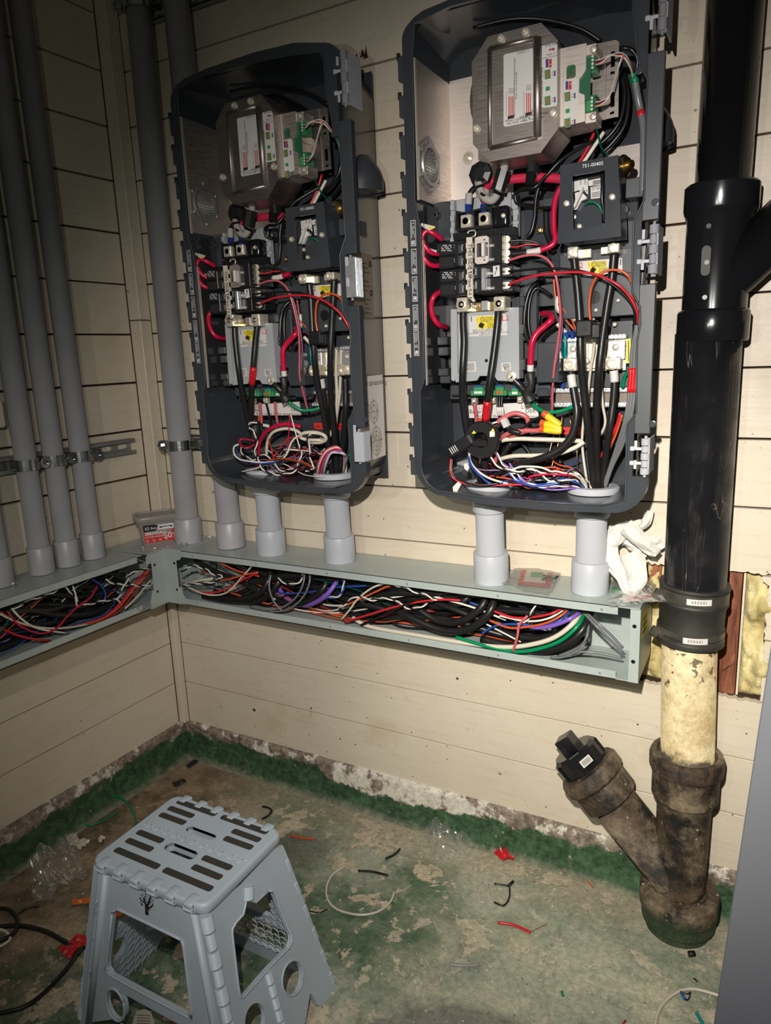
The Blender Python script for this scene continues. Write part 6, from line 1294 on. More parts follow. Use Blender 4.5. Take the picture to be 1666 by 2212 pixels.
F=[('purple',.045,[(735,1236,-.6),(724,1262,-.85),(700,1290,D),(668,1306),(638,1302),(612,1285),(600,1262,-.7)],'fat purple cable loop nearest the left cabinet conduits, back wireway','cable'),
('cable',.062,[(712,1232,-.6),(700,1270,-.85),(670,1298,-.9),(630,1305),(600,1296,-.8)],'fat black cable bent inside the purple loop, back wireway','cable'),
('cable',.062,[(588,1215,-.6),(580,1255,-.9),(555,1285,D),(500,1296),(440,1288,-.8)],'fat black cable bending left below the first short conduit, back wireway','cable'),
('cable',.062,[(610,1220,-.6),(600,1262,-.85),(570,1292,-.9),(520,1300),(450,1296,-.75)],'second fat black cable bending left below the first short conduit, back wireway','cable'),
('cable',.064,[(1070,1268,-.6),(1064,1310,-.9),(1040,1342,D),(1000,1362),(950,1360),(880,1330,-.9),(830,1300,-.7)],'outer fat black cable of the bend below the third short conduit','cable'),
('cable',.064,[(1052,1266,-.6),(1046,1302,-.85),(1020,1330,-.92),(980,1345),(940,1338),(900,1312,-.8),(880,1290,-.6)],'inner fat black cable of the bend below the third short conduit','cable'),
('cable',.062,[(1035,1262,-.55),(1000,1300,-.75),(950,1310),(890,1290),(820,1268,-.6)],'third fat black cable below the third short conduit','cable'),
('cable',.062,[(1276,1320,-.6),(1262,1355,-.9),(1230,1388,D),(1180,1404),(1120,1400),(1040,1380,-.85)],'outer fat black cable of the bend below the fourth short conduit','cable'),
('cable',.058,[(1262,1318,-.6),(1246,1345,-.8),(1200,1372,-.85),(1140,1378),(1060,1360,-.7)],'inner fat black cable of the bend below the fourth short conduit','cable'),
('green',.032,[(1264,1320,-.6),(1250,1350,-.95),(1215,1382,-1.02),(1170,1400),(1115,1408),(1050,1396),(985,1376,-.95)],'bright green cable curving along the bottom, right end of the back wireway','cable'),
('cream',.040,[(1256,1316,-.6),(1240,1345,-.95),(1200,1376,-1.0),(1150,1392),(1090,1398),(1010,1390),(900,1372),(800,1354,-.9),(762,1334)],'fat cream cable curving along the bottom of the back wireway','cable'),
('purple',.034,[(1262,1312,-.6),(1240,1332,-.95),(1200,1350,-1.0),(1160,1356),(1125,1348,-.9)],'purple cable below the fourth short conduit','cable'),
('orange',.020,[(1236,1306,-.7),(1215,1328,-.98),(1180,1346,-1.0),(1140,1354),(1100,1356),(1058,1340,-.9)],'orange wire curving below the fourth short conduit','wire'),
('red',.020,[(1228,1304,-.7),(1200,1322,-.98),(1160,1332),(1110,1334),(1062,1318,-.9)],'red wire curving below the fourth short conduit','wire'),
('blue',.018,[(1240,1310,-.7),(1210,1340,-.95),(1160,1352),(1110,1348),(1070,1352),(1040,1370,-.9)],'blue wire curving below the fourth short conduit','wire'),
('white',.018,[(1232,1306,-.7),(1190,1334,-.95),(1140,1342),(1080,1330,-.9)],'white wire curving below the fourth short conduit','wire'),
('grey',.022,[(1262,1318,-.7),(1290,1345,-.98),(1320,1372),(1346,1400,-.95)],'upper grey wire slanting to the end plate of the wireway','wire'),
('grey',.022,[(1258,1320,-.72),(1286,1350,-.98),(1316,1380),(1346,1410,-.9)],'lower grey wire slanting to the end plate of the wireway','wire'),
('grey',.020,[(1266,1385,-.95),(1250,1405,-1.0),(1215,1420),(1190,1420,-.9)],'grey wire curling at the bottom right of the wireway','wire'),
('grey',.020,[(1235,1412,-.95),(1262,1408,-1.0),(1300,1412),(1345,1422,-.9)],'grey wire lying flat at the bottom right of the wireway','wire'),
('grey',.020,[(1272,1340,-.8),(1268,1375,-1.0),(1250,1398),(1205,1418,-.9)],'grey wire bending tightly at the right of the wireway','wire'),
('grey',.020,[(657,1230,-.9),(656,1258,-1.03),(640,1290),(610,1312),(575,1318),(540,1310,-.95)],'left grey loop below the first two short conduits','wire'),
('grey',.020,[(669,1232,-.9),(668,1262,-1.03),(650,1296),(618,1318),(580,1322,-1.0)],'right grey loop below the first two short conduits','wire'),
('grey',.020,[(585,1242,-.95),(582,1270,-1.03),(592,1300),(612,1322,-1.0)],'short grey bend below the first short conduit','wire'),
('cream',.018,[(738,1338,-1.03),(755,1318,-1.05),(775,1292),(808,1268,-1.0),(845,1258,-.9)],'cream wire rising left of centre in the back wireway','wire'),
('orange',.018,[(735,1312,-1.0),(765,1300,-1.03),(800,1284),(835,1268),(865,1263,-.9)],'orange wire rising left of centre in the back wireway','wire'),
('red',.020,[(745,1344,-1.02),(790,1330,-1.05),(850,1312),(905,1300),(960,1295),(995,1297,-.9)],'long red wire crossing the middle of the back wireway','wire'),
('black',.020,[(780,1350,-1.0),(830,1328,-1.06),(885,1302),(925,1288),(960,1280,-.9)],'long thin black wire crossing the middle of the back wireway','wire'),
('orange',.018,[(455,1205,-.8),(480,1218,-1.0),(510,1232),(540,1240,-.9),(560,1245)],'orange wire in the left end of the back wireway, upper','wire'),
('orange',.018,[(460,1254,-.9),(490,1252,-1.03),(525,1243),(558,1236,-.95)],'orange wire in the left end of the back wireway, middle','wire'),
('red',.020,[(405,1268,-.95),(440,1280,-1.03),(480,1276),(520,1255),(558,1237,-.95)],'red wire sagging in the left end of the back wireway','wire'),
('cream',.018,[(405,1268,-1.0),(450,1285,-1.05),(490,1280),(520,1250),(545,1222,-.95)],'cream wire sagging in the left end of the back wireway','wire'),
('cream',.030,[(398,1262,-.8),(430,1254,-.9),(460,1250,-.85)],'short fat cream cable at the left end of the back wireway','cable'),
('pink',.022,[(1108,1408,-1.0),(1118,1375,-1.05),(1122,1350),(1140,1330,-1.0)],'pink tie wire crossing upright near the right end of the wireway','wire')]
for col,r,pts,lab,cat in F: wire(lab,col,r,pts,cat,'power_cable' if cat=='cable' else 'control_wire')
for lab,pts,a,b in (('black and white twisted pair across the left end of the back wireway',[(395,1265,-1.0),(425,1260,-1.05),(455,1258),(480,1246),(462,1240),(440,1228),(415,1222),(392,1235,-1.0)],'white','black'),
 ('black and white twisted pair under the second short conduit',[(600,1250,-.98),(625,1262,-1.02),(645,1258),(655,1240,-.9)],'white','black'),
 ('black and white twisted pair left of centre in the back wireway',[(732,1316,-1.0),(752,1300,-1.05),(772,1288),(800,1296),(840,1293),(868,1306),(885,1314),(908,1312),(925,1300),(945,1296,-.95)],'white','black'),
 ('black and white twisted pair high in the middle of the back wireway',[(845,1264,-.95),(865,1266,-1.03),(890,1276),(915,1284),(935,1292,-.95)],'white','black'),
 ('white and blue twisted pair hanging right of the purple loop',[(742,1245,-.8),(742,1270,-1.0),(730,1288),(705,1290),(700,1283,-.95)],'white','blue'),
 ('black and white twisted pair near the right end of the back wireway',[(1160,1296,-.8),(1152,1318,-1.0),(1142,1335),(1120,1350,-.95)],'white','black')):
    twist(lab,pts,.015,a,b)
# --- wireway on the left wall
def PL(pts):
    out=[]; last=.95
    for p in pts:
        last=p[2] if len(p)>2 else last; out.append(at(p[0],p[1],N=last))
    return out
for col,r,pts,lab in (
 ('red',.020,[(325,1222,.8),(300,1250,.95),(282,1272),(262,1300,1.0),(235,1326),(205,1342),(165,1352,.9)],'red wire of the bundle sagging in the left wireway'),
 ('orange',.020,[(325,1230,.8),(296,1262,.98),(275,1290),(252,1316,1.03),(220,1338),(180,1350,.95)],'orange wire of the bundle sagging in the left wireway'),
 ('dkred',.020,[(325,1236,.8),(300,1268,.95),(280,1294),(255,1322,1.0),(215,1344,.9)],'dark red wire of the bundle sagging in the left wireway'),
 ('cream',.018,[(326,1252,.9),(300,1285,1.0),(270,1315)],'cream wire slanting near the corner post, left wireway'),
 ('cream',.020,[(0,1326,.95),(36,1343,1.0),(90,1356),(145,1356),(202,1346,.95)],'cream wire low in the left wireway'),
 ('white',.018,[(25,1314,.95),(48,1338,1.02),(83,1358),(146,1368,.98)],'white wire dipping low at the left photo edge, left wireway'),
 ('orange',.020,[(0,1322,.9),(40,1345,.98),(100,1358),(170,1352,.9)],'orange wire low at the left photo edge, left wireway'),
 ('red',.022,[(0,1356,.95),(43,1374,1.03),(90,1383),(108,1384,.98)],'lowest red wire at the left photo edge, left wireway'),
 ('magenta',.018,[(16,1320,.95),(40,1350,1.03),(85,1368),(118,1360),(145,1332),(166,1312),(196,1290),(210,1265,.9)],'magenta wire zigzagging through the left wireway'),
 ('dgreen',.020,[(0,1365,1.0),(15,1345,1.0),(24,1312,.9)],'dark green wire at the left photo edge, left wireway'),
 ('white',.016,[(156,1262,.9),(162,1280,1.0),(168,1300)],'short white wire hanging in the middle of the left wireway'),
 ('blue',.016,[(196,1250,.9),(218,1264,1.0),(228,1285),(222,1304)],'blue wire curling in the middle of the left wireway')):
    wire(lab,col,r,None,P=PL(pts))
for lab,pts,a,b in (('black and white twisted pair running level through the left wireway',[(28,1316,.95),(66,1296,1.02),(110,1282),(134,1268),(158,1284),(170,1308),(215,1300),(250,1296),(270,1312,.95)],'white','black'),
  ('black and white twisted pair near the corner post, left wireway',[(228,1252,.9),(252,1262,1.0),(280,1264),(312,1266,.95),(326,1262)],'white','black'),
  ('upper black and white twisted pair, left wireway',[(326,1228,.9),(302,1232,1.0),(280,1244),(262,1280),(246,1300,.95)],'white','black')):
    twist(lab,None,.015,a,b,P=PL(pts))
# ------------------------------------------------------------------ folding step stool
from mathutils import noise as _nz
def atplane(px,py,P0,nrm):
    d=CF+CR*((px-833)/FPX)+CU*((1106-py)/FPX); t=(P0-CAM).dot(nrm)/d.dot(nrm); return CAM+d*t
SX0,SX1,SY0,SY1,SZ=4.15,6.17,-5.84,-4.26,1.75
SC=Vector(((SX0+SX1)/2,(SY0+SY1)/2,0)); w,h=SX1-SX0,SY1-SY0
def U(u,v): return (SX0+w*u, SY0+h*v)
def rrect(x0,x1,y0,y1,r,n=5):
    return [(x1-r+r*math.cos(t),y0+r+r*math.sin(t)) for t in [math.radians(-90+90*i/n) for i in range(n+1)]]+[(x1-r+r*math.cos(t),y1-r+r*math.sin(t)) for t in [math.radians(90*i/n) for i in range(n+1)]]+[(x0+r+r*math.cos(t),y1-r+r*math.sin(t)) for t in [math.radians(90+90*i/n) for i in range(n+1)]]+[(x0+r+r*math.cos(t),y0+r+r*math.sin(t)) for t in [math.radians(180+90*i/n) for i in range(n+1)]]
def uvr(u0,u1,v0,v1,r): a=U(u0,v0); b=U(u1,v1); return rrect(a[0],b[0],a[1],b[1],r)
slots=[(.07,.455,.905,.955),(.505,.93,.905,.955),(.065,.315,.79,.84),(.685,.935,.79,.84),(.065,.315,.68,.73),(.685,.935,.68,.73),
       (.065,.315,.40,.45),(.685,.935,.40,.45) ,(.065,.315,.275,.325),(.685,.935,.275,.325),(.07,.485,.14,.19),(.53,.95,.14,.19)]
slots=[(a,b,c-.008,d+.008) for a,b,c,d in slots]
holes=[uvr(.365,.63,.625,.70,.055),uvr(.365,.64,.35,.455,.075)]
top=MB(); T0=[uvr(-.0,1,0,1,.15),uvr(-.012,1.012,-.012,1.012,.16)]
top.prism([uvr(0,1,0,1,.15)]+holes,(0,0,SZ),(1,0,0),(0,1,0),(0,0,-.05))
lo_=uvr(0,1,0,1,.15); n=len(lo_); c0=(SC.x,SC.y)
def grow(pl,g): return [(x+(x-c0[0])/abs(x-c0[0])*g if abs(x-c0[0])>.01 else x, y+(y-c0[1])/abs(y-c0[1])*g if abs(y-c0[1])>.01 else y) for x,y in pl]
rings=[(lo_,0),(grow(lo_,.02),-.012),(grow(lo_,.032),-.04),(grow(lo_,.034),-.12),(grow(lo_,.02),-.15),(grow(lo_,-.03),-.15)]
vs=[(x,y,SZ+z) for r_,z in rings for x,y in r_]; top.add(vs,[[k*n+i,k*n+(i+1)%n,(k+1)*n+(i+1)%n,(k+1)*n+i] for k in range(len(rings)-1) for i in range(n)],0,True)
for hh in holes:
    m=len(hh); v2=[(x,y,SZ) for x,y in hh]+[(x,y,SZ-.13) for x,y in hh]; top.add(v2,[[i,(i+1)%m,m+(i+1)%m,m+i] for i in range(m)])
pads=[]
for s_ in slots: t=MB(); t.prism([uvr(*s_,.035)],(0,0,SZ+.004),(1,0,0),(0,1,0),(0,0,-.02)); pads.append(('grip_pad',t,M['grip']))
seam=MB()
for k in range(11):
    a=U(.05+.085*k,.555); b=U(.05+.085*k+.045,.555); 
    for p_,q_ in (((a[0],a[1]),(a[0],a[1]-.07)),((a[0],a[1]-.07),(b[0],a[1]-.07)),((b[0],a[1]-.07),(b[0],a[1])),((b[0],a[1]),(a[0]+.172,a[1]))): seam.tube([Vector((*p_,SZ+.002)),Vector((*q_,SZ+.002))],.007,4,0,1)
kn=[]
for side,yy,s_ in (('f',SY0,-1),('b',SY1,1)):
    for k in range(6):
        x=SX0+w*(.10+.158*k); t=MB(); t.obox((x,yy-s_*.02,SZ-.035),(1,0,0),(0,1,0),(0,0,1),.075,.10,.045,.03,0,2); t.cyl((x-.075,yy+s_*.015,SZ-.085),(x+.075,yy+s_*.015,SZ-.085),.062,12); kn.append(('top_knuckle',t,M['stool']))
BZ=FZ; ft,bt2=SY0-.33,SY1+.28; lx,rx=SX0-.36,SX1+.62
# planes of the four sides
zt=SZ-.13
FP=(Vector((SX0+.05,SY0+.02,zt)),Vector((SX1-.05,SY0+.02,zt)),Vector((rx,ft,BZ)),Vector((lx,ft,BZ)))
RP=(Vector((SX1-.02,SY0+.06,zt)),Vector((SX1-.02,SY1-.02,zt)),Vector((rx,bt2,BZ)),Vector((rx,ft,BZ)))
def nrm(P): return (P[1]-P[0]).cross(P[3]-P[0]).normalized()
NF,NR=nrm(FP),nrm(RP)
if NF.y>0: NF=-NF
if NR.x<0: NR=-NR
def plane_panel(mb,P0,N,outline,hls,th=.07,mirror=None,mat=0):
    ux=Vector((0,0,1)).cross(N).normalized(); uy=N.cross(ux).normalized()
    f=lambda p:((p-P0).dot(ux),(p-P0).dot(uy))
    mb.prism([[f(p) for p in outline]]+[[f(p) for p in h_] for h_ in hls],P0,ux,uy,-N*th,mat)
def pxs(l,P0,N,sc=1,ox=0,oy=0): return [atplane(ox+x/sc,oy+y/sc,P0,N) for x,y in l]
winF=pxs([(243,1972),(250,1964),(262,1967),(380,2024),(392,2033),(397,2045),(414,2185),(410,2194),(400,2193),(240,2107),(232,2092),(231,2080)],FP[0],NF)
def ell(cx,cy,rx_,ry_,n=26,rot=0): return [(cx+rx_*math.cos(t)*math.cos(rot)-ry_*math.sin(t)*math.sin(rot),cy+rx_*math.cos(t)*math.sin(rot)+ry_*math.sin(t)*math.cos(rot)) for t in [2*math.pi*k/n for k in range(n)]]
circF=pxs(ell(250,2170,18,36,26,-.28),FP[0],NF)
def along(a,b,t): return a+(b-a)*t
L_,R_=FP[3],FP[2]
circF2=[p+(R_-L_).normalized()*2.05-(p-circF[0])*0 for p in circF]
archF=[along(L_,R_,.22),along(L_,R_,.22)+Vector((.1,.03,.30)),along(L_,R_,.78)+Vector((-.1,.03,.30)),along(L_,R_,.78)]
outF=[FP[0],FP[3]]+archF+[FP[2],FP[1]]
fr=MB(); plane_panel(fr,FP[0],NF,outF,[winF,circF,circF2])
# raised rim round the window
rimF=MB(); rimF.tube([p+NF*.006 for p in winF+[winF[0]]],.018,6,0,2); rimF.tube([p+NF*.006 for p in circF+[circF[0]]],.018,6,0,1)
for a,b in ((FP[0]+Vector((.16,0,-.05)),FP[3]+Vector((.20,0,.1))),(FP[1]+Vector((-.16,0,-.05)),FP[2]+Vector((-.22,0,.1)))): rimF.tube([a+NF*.005,b+NF*.005],.05,8,0,1)
z2=lambda l: pxs(l,RP[0],NR,4.9,400,1780)
winR=z2([(880,712),(930,706),(1000,880),(1125,1180),(1128,1240),(1100,1310),(890,1520),(625,1825),(600,1842),(582,1830),(560,1700),(500,1170),(500,1110),(540,1040),(615,960),(640,850),(645,812),(700,812),(745,832),(800,780)])
circR=z2(ell(1135,1630,108,192,28,.14)); circR2=z2(ell(742,2075,105,182,28,.14))
outR=z2([(330,840),(385,790),(600,640),(870,335),(880,290),(1035,222),(1080,330),(1600,1715),(1590,1760),(1450,1928),(1412,1922),(1345,1800),(1322,1798)])
nb=[RP[2],RP[3]]
outR+= [ (along(RP[2],RP[3],.36)+Vector((0,0,.10))), along(RP[2],RP[3],.62)+Vector((0,0,.10)), along(RP[2],RP[3],.80), RP[3]]+z2([(400,2117),(180,980)])
rt=MB(); plane_panel(rt,RP[0],NR,outR,[winR,circR,circR2])
rimR=MB(); rimR.tube([p+NR*.004 for p in winR+[winR[0]]],.015,6,0,1); rimR.tube([p+NR*.004 for p in circR+[circR[0]]],.015,6,0,1)
hl=z2([(575,640),(640,700)])
cen=[]
def knuckle(a,b,r=.07): t=MB(); t.cyl(a,b,r,12); return ('leg_knuckle',t,M['stool'])
ka=z2([(665,660),(668,800)]); cen.append(knuckle(ka[0],ka[1]))
kb=z2([(870,1560),(1075,2340)])
for k in range(6): cen.append(knuckle(along(kb[0],kb[1],k/6+.01),along(kb[0],kb[1],(k+1)/6-.015),.055))
kc0,kc1=z2([(215,960)])[0],RP[3]+Vector((-.0,.06,.1))
for k in range(11): cen.append(knuckle(along(kc0,kc1,k/11+.004),along(kc0,kc1,(k+1)/11-.006)+Vector((0,0,0)),.075 if k%2==0 else .06))
ke0,ke1=FP[0]+Vector((-.03,.03,-.02)),FP[3]+Vector((-.03,.05,.05))
for k in range(11): cen.append(knuckle(along(ke0,ke1,k/11+.004),along(ke0,ke1,(k+1)/11-.006),.062 if k%2==0 else .05))
sl_=[]
ra,rb=z2([(1085,400),(1560,1640)])
for k in range(6):
    c=along(ra,rb,k/5.2+.03); d=(rb-ra).normalized(); t=MB(); t.obox(c+NR*.003,d,NR,d.cross(NR),.10,.012,.035,.01); sl_.append(('hinge_slot',t,M['stool']))
def mirror(mb,axis,c):
    m=MB(); m.v=[Vector((2*c-p.x,p.y,p.z)) if axis==0 else Vector((p.x,2*c-p.y,p.z)) for p in mb.v]; m.f=[f[::-1] for f in mb.f]; m.m=mb.m[:]; m.sm=mb.sm[:]; return m
lf=mirror(rt,0,SC.x); bkp=mirror(fr,1,SC.y)
for m_ in (lf,): m_.v=[Vector((p.x+.24*max(0,min(1,(zt-p.z)/(zt-BZ))),p.y,p.z)) for p in m_.v]
bkp.v=[Vector((SC.x+(p.x-SC.x)*.90,p.y-.06,p.z)) for p in bkp.v]
# honeycomb ribs inside the left and rear panels
hexr=MB()
def pip(x,y,pl):
    r_=False
    for i in range(len(pl)):
        (x1,y1),(x2,y2)=pl[i],pl[i-1]
        if (y1>y)!=(y2>y) and x<(x2-x1)*(y-y1)/(y2-y1)+x1: r_=not r_
    return r_
def honey(mb,f,x0,x1,z0,z1,ok,s=.16):
    i=0; z=z0
    while z<z1:
        x=x0+(0 if i%2==0 else s*.87)
        while x<x1:
            pts=[f(x+s*.5*math.cos(math.radians(60*k+30)),z+s*.5*math.sin(math.radians(60*k+30))) for k in range(4)]
            for a,b in zip(pts,pts[1:]):
                if ok(a) and ok(b): mb.tube([a,b],.010,4,0,1,False)
            x+=s*.87
        z+=s*.75; i+=1
zfrac=lambda z:(zt-z)/(zt-BZ)
HR=[[(p.y,p.z) for p in l] for l in (winR,circR,circR2,outR)]; HF=[[(SC.x+(p.x-SC.x)*.9,p.z) for p in l] for l in (winF,circF,circF2,outF)]
honey(hexr,lambda y,z:Vector((SX0+.02-.36*zfrac(z)+.085,y,z)),-6.0,-4.1,-.75,1.2,lambda p:pip(p.y,p.z,HR[3]) and not any(pip(p.y,p.z,q) for q in HR[:3]))
honey(hexr,lambda x,z:Vector((x,SY1-.08+.33*zfrac(z)-.085,z)),3.9,6.5,-.75,1.2,lambda p:pip(p.x,p.z,HF[3]) and not any(pip(p.x,p.z,q) for q in HF[:3]))
# printed tree and worn sticker on the front
tree=MB(); N1=NF
TP_=lambda x,y: atplane(x,y,FP[0],NF)+NF*.004
def tl(pts,r0,r1): tree.tube([TP_(*p) for p in pts],[r0,r1],5,0,2,True,.3)
tl([(318,1975),(316,1955),(310,1938)],.035,.008); tl([(317,1960),(324,1945),(326,1935)],.022,.006); tl([(314,1950),(307,1945),(303,1938)],.014,.004); tl([(318,1962),(329,1958),(331,1950)],.014,.004); tl([(313,1945),(314,1936),(316,1930)],.012,.004)
R=random.Random(8)
for k in range(70):
    a=R.uniform(0,6.28); q=math.sqrt(R.random()); x=317+17*q*math.cos(a); y=1945+19*q*math.sin(a)-(4 if math.cos(a)<0 else -3)
    if y<1966: c=TP_(x,y); tree.lathe(c,NF,[(.008,0),(.008,.002)],5)
stk=MB(); pl=[TP_(x,y) for x,y in ((288,2204),(296,2184),(312,2179),(326,2184),(334,2205),(334,2240),(290,2236))]; stk.add(pl,[list(range(7))],0)
for k in range(5): a=TP_(297,2192+6*k)+NF*.002; b=TP_(325,2193+6*k)+NF*.002; stk.tube([a,b],.004,4,1,1)
stain=MB()
make('step_stool','pale grey-blue plastic folding step stool with dark grip pads on its top','stool',[('seat_top',top,M['stool']),('top_seam',seam,M['stool']),('front_panel',fr,M['stool'],None,[('window_rim',rimF,M['stool']),('printed_tree',tree,M['ink'],'black printed tree'),('worn_sticker',stk,[M['cream'],M['grip']],'torn paper sticker')]),
   ('side_panel',rt,M['stool'],None,[('window_rim',rimR,M['stool'])]),('side_panel',lf,M['stool']),('rear_panel',bkp,M['stool']),('honeycomb_ribs',hexr,M['stool'])]+pads+kn+cen+sl_)

# ------------------------------------------------------------------ tub, bags, towel and screws on the wireway
A=at(311,1179,Z=ZG); B=at(380,1169,Z=ZG); ux=(B-A).normalized(); uy=Vector((-ux.y,ux.x,0)); Wd=(B-A).length; Dp=.42; Ht=.62
def tubring(e,z,r=.10):
    return [A+ux*x+uy*y+Vector((0,0,z)) for x,y in rrect(-e,Wd+e,-e,Dp+e,r,4)]
tub=MB(); n=len(tubring(0,0)); rs=[tubring(0,.0,.08),tubring(.0,.01),tubring(.06,Ht-.14),tubring(.06,Ht-.14)]
tub.add([p for r_ in rs for p in r_],[[k*n+i,k*n+(i+1)%n,(k+1)*n+(i+1)%n,(k+1)*n+i] for k in range(3) for i in range(n)]+[list(range(n))],0,True)
rimm=MB(); rs=[tubring(.055,Ht-.16,.12),tubring(.115,Ht-.14,.12),tubring(.12,Ht-.02,.12),tubring(.10,Ht,.12),tubring(.05,Ht,.1),tubring(.05,Ht-.03,.1)]
rimm.add([p for r_ in rs for p in r_],[[k*n+i,k*n+(i+1)%n,(k+1)*n+(i+1)%n,(k+1)*n+i] for k in range(5) for i in range(n)],0,True); rimm.add(tubring(.05,Ht-.03,.1),[list(range(n))],0)
lbm=MB(); up=(Vector((0,0,1))-uy*.115).normalized(); o=A-uy*.006+ux*.03+Vector((0,0,.04)); fr0=lambda x,z,k=0: o+ux*x+up*z-uy*(.004*k)
Wl,Hl=Wd-.02,.40
lbm.add([fr0(0,0),fr0(Wl,0),fr0(Wl+.02,Hl),fr0(-.02,Hl)],[[0,1,2,3]],0)
lbm.add([fr0(-.02,Hl,1),fr0(-.01,Hl-.15,1),fr0(Wl*.36,Hl-.15,1),fr0(Wl*.46,Hl-.06,1),fr0(Wl*.36,Hl+.0,1)],[[0,1,2,3,4]],1)
lbm.add([fr0(Wl*.44,Hl-.13,1),fr0(Wl*.95,Hl-.13,1),fr0(Wl*.96,Hl-.02,1),fr0(Wl*.46,Hl-.02,1)],[[0,1,2,3]],2)
lbm.tube([fr0(Wl*.5,Hl-.08,2),fr0(Wl*.62,Hl-.07,2),fr0(Wl*.80,Hl-.07,2),fr0(Wl*.9,Hl-.08,2)],[.02,.008,.008,.022],6,1,2)
lbm.text('EZ Ancor',fr0(.02,Hl-.105,2),ux,up,.055,2,'LEFT',0,.01)
lbm.text('DRYWALL',fr0(.01,Hl-.225,2),ux,up,.068,2,'LEFT',0,.02); lbm.text('& STUD ANCHOR',fr0(.01,Hl-.285,2),ux,up,.038,2,'LEFT',0,.01)
lbm.text('50',fr0(Wl*.60,Hl-.33,2),ux,up,.12,2,'LEFT',0,.02); lbm.text('lbs',fr0(Wl*.84,Hl-.27,2),ux,up,.05,2); lbm.text('22.7kg',fr0(Wl*.83,Hl-.33,2),ux,up,.03,2)
for k in range(4): lbm.tube([fr0(.05+.13*k+.022*math.cos(t),.05+.022*math.sin(t),2) for t in [2*math.pi*j/10 for j in range(11)]],.006,4,2,1)
scm=MB()
make('screw_tub','milky plastic tub with a red anchor label standing on the wireway corner','tub',[('tub',tub,M['tubpl']),('rim',rimm,M['tubpl']),('front_label',lbm,[M['rlabel'],M['ink'],M['wink']],'red, black and white front label')])
for i,(x,y) in enumerate(((245,1150),(253,1146),(264,1150),(216,1158),(208,1163),(296,1190),(307,1184),(336,1184),(362,1180),(391,1175),(404,1175),(441,1159),(452,1160),(30,1262),(38,1258))):
    c=at(x,y,Z=ZG+.022); d=Vector((math.cos(i*1.9),math.sin(i*1.9),0)).normalized(); m=MB(); m.lathe(c,d,[(.03,-.03),(.03,-.015),(.012,-.01),(.010,.04),(.0,.055)],8); single('loose_screw',m,M['zinc'],'tiny loose screw or shaving lying on top of the wireway','screw','loose screws on the wireway')
def sheet(corners,nx=14,ny=14,amp=.05,seed=1,sc=4,lift=.0,zmin=None,fold=0):
    c=[Vector(p) for p in corners]; nr_=(c[1]-c[0]).cross(c[3]-c[0]).normalized(); 
    if nr_.z<0: nr_=-nr_
    vs=[]
    for i in range(nx+1):
        for j in range(ny+1):
            u,v=i/nx,j/ny; p=(c[0]*(1-u)+c[1]*u)*(1-v)+(c[3]*(1-u)+c[2]*u)*v
            d=abs(_nz.noise(Vector((p.x*sc,p.y*sc,p.z*sc+seed)))); d2=_nz.noise(Vector((p.x*sc*3,p.y*sc*3,seed*2.1+p.z*sc*3)))*.35
            q=p+nr_*(lift*math.sin(math.pi*min(1,max(0,u)))*math.sin(math.pi*v)+amp*(d*2+d2)+.004)
            if i in (0,nx) or j in (0,ny): q+=(p-(c[0]+c[2])/2)*_nz.noise(Vector((p.x*6,p.y*6,seed)))*.22
            if zmin is not None and q.z<zmin: q.z=zmin+.003
            vs.append(q)
    return vs,[[i*(ny+1)+j,(i+1)*(ny+1)+j,(i+1)*(ny+1)+j+1,i*(ny+1)+j+1] for i in range(nx) for j in range(ny)]
def bag(label,px,Z,amp,lift,seed,sc=4,nx=18):
    c=[at(x,y,Z=Z) for x,y in px]; m=MB(); v,f=sheet(c,nx,nx,amp,seed,sc,lift,Z); m.add(v,f,0,False); return single('plastic_bag',m,M['zip'],label,'bag')
def card(label,px,Z,cols,name='printed_card',lines=True):
    c=[at(x,y,Z=Z) for x,y in px]; m=MB(); m.add(c,[[0,1,2,3]],0); g=[(c[0]*.85+c[2]*.15),(c[1]*.85+c[3]*.15),(c[2]*.85+c[0]*.15),(c[3]*.85+c[1]*.15)]; m.add([p+Vector((0,0,.003)) for p in g],[[0,1,2,3]],1); return single(name,m,cols,label,'card')
card('red and white card inside the bag between the two right short conduits',[(1130,1226),(1196,1227),(1188,1268),(1118,1262)],ZG+.01,[M['rlabel'],M['label']])
m=MB(); c=at(1160,1242,Z=ZG+.03); m.obox(c,(1,.2,0),(-.2,1,0),(0,0,1),.10,.07,.03,.01); single('terminal_plug',m,M['tgreen'],'small green terminal plug inside the bag between the two right short conduits','plug')
m=MB(); 
for k in range(8): m.obox(at(1172+k*4,1243+((k*7)%9),Z=ZG+.03),(math.cos(k),math.sin(k),.2),(-math.sin(k),math.cos(k),0),(0,0,1),.05,.015,.012)
single('hardware_heap',m,M['black'],'heap of small black clips inside the bag between the two right short conduits','clips',None,'stuff')
bag('clear zip bag lying on the wireway between the two right short conduits',[(1128,1222),(1220,1232),(1184,1288),(1076,1262)],ZG+.006,.035,.05,3)
card('red-printed white card in the bag at the right end of the wireway',[(1342,1291),(1418,1284),(1420,1293),(1345,1302)],ZG+.05,[M['label'],M['rlabel']])
m=MB(); c=at(1336,1276,Z=ZG+.04); m.obox(c,(1,.2,0),(-.2,1,0),(0,0,1),.10,.06,.035,.01); single('terminal_plug',m,M['tgreen'],'small green terminal plug in the bag at the right end of the wireway','plug')
c=[at(1320,1250,Z=ZG+.01),at(1398,1240,Z=ZG+.01),at(1441,1304,Y=-1.20),at(1320,1312,Z=ZG+.02)]; m=MB(); v,f=sheet(c,18,18,.04,5,4,.10); m.add(v,f); single('plastic_bag',m,M['zip'],'clear zip bag overhanging the right end of the wireway','bag')
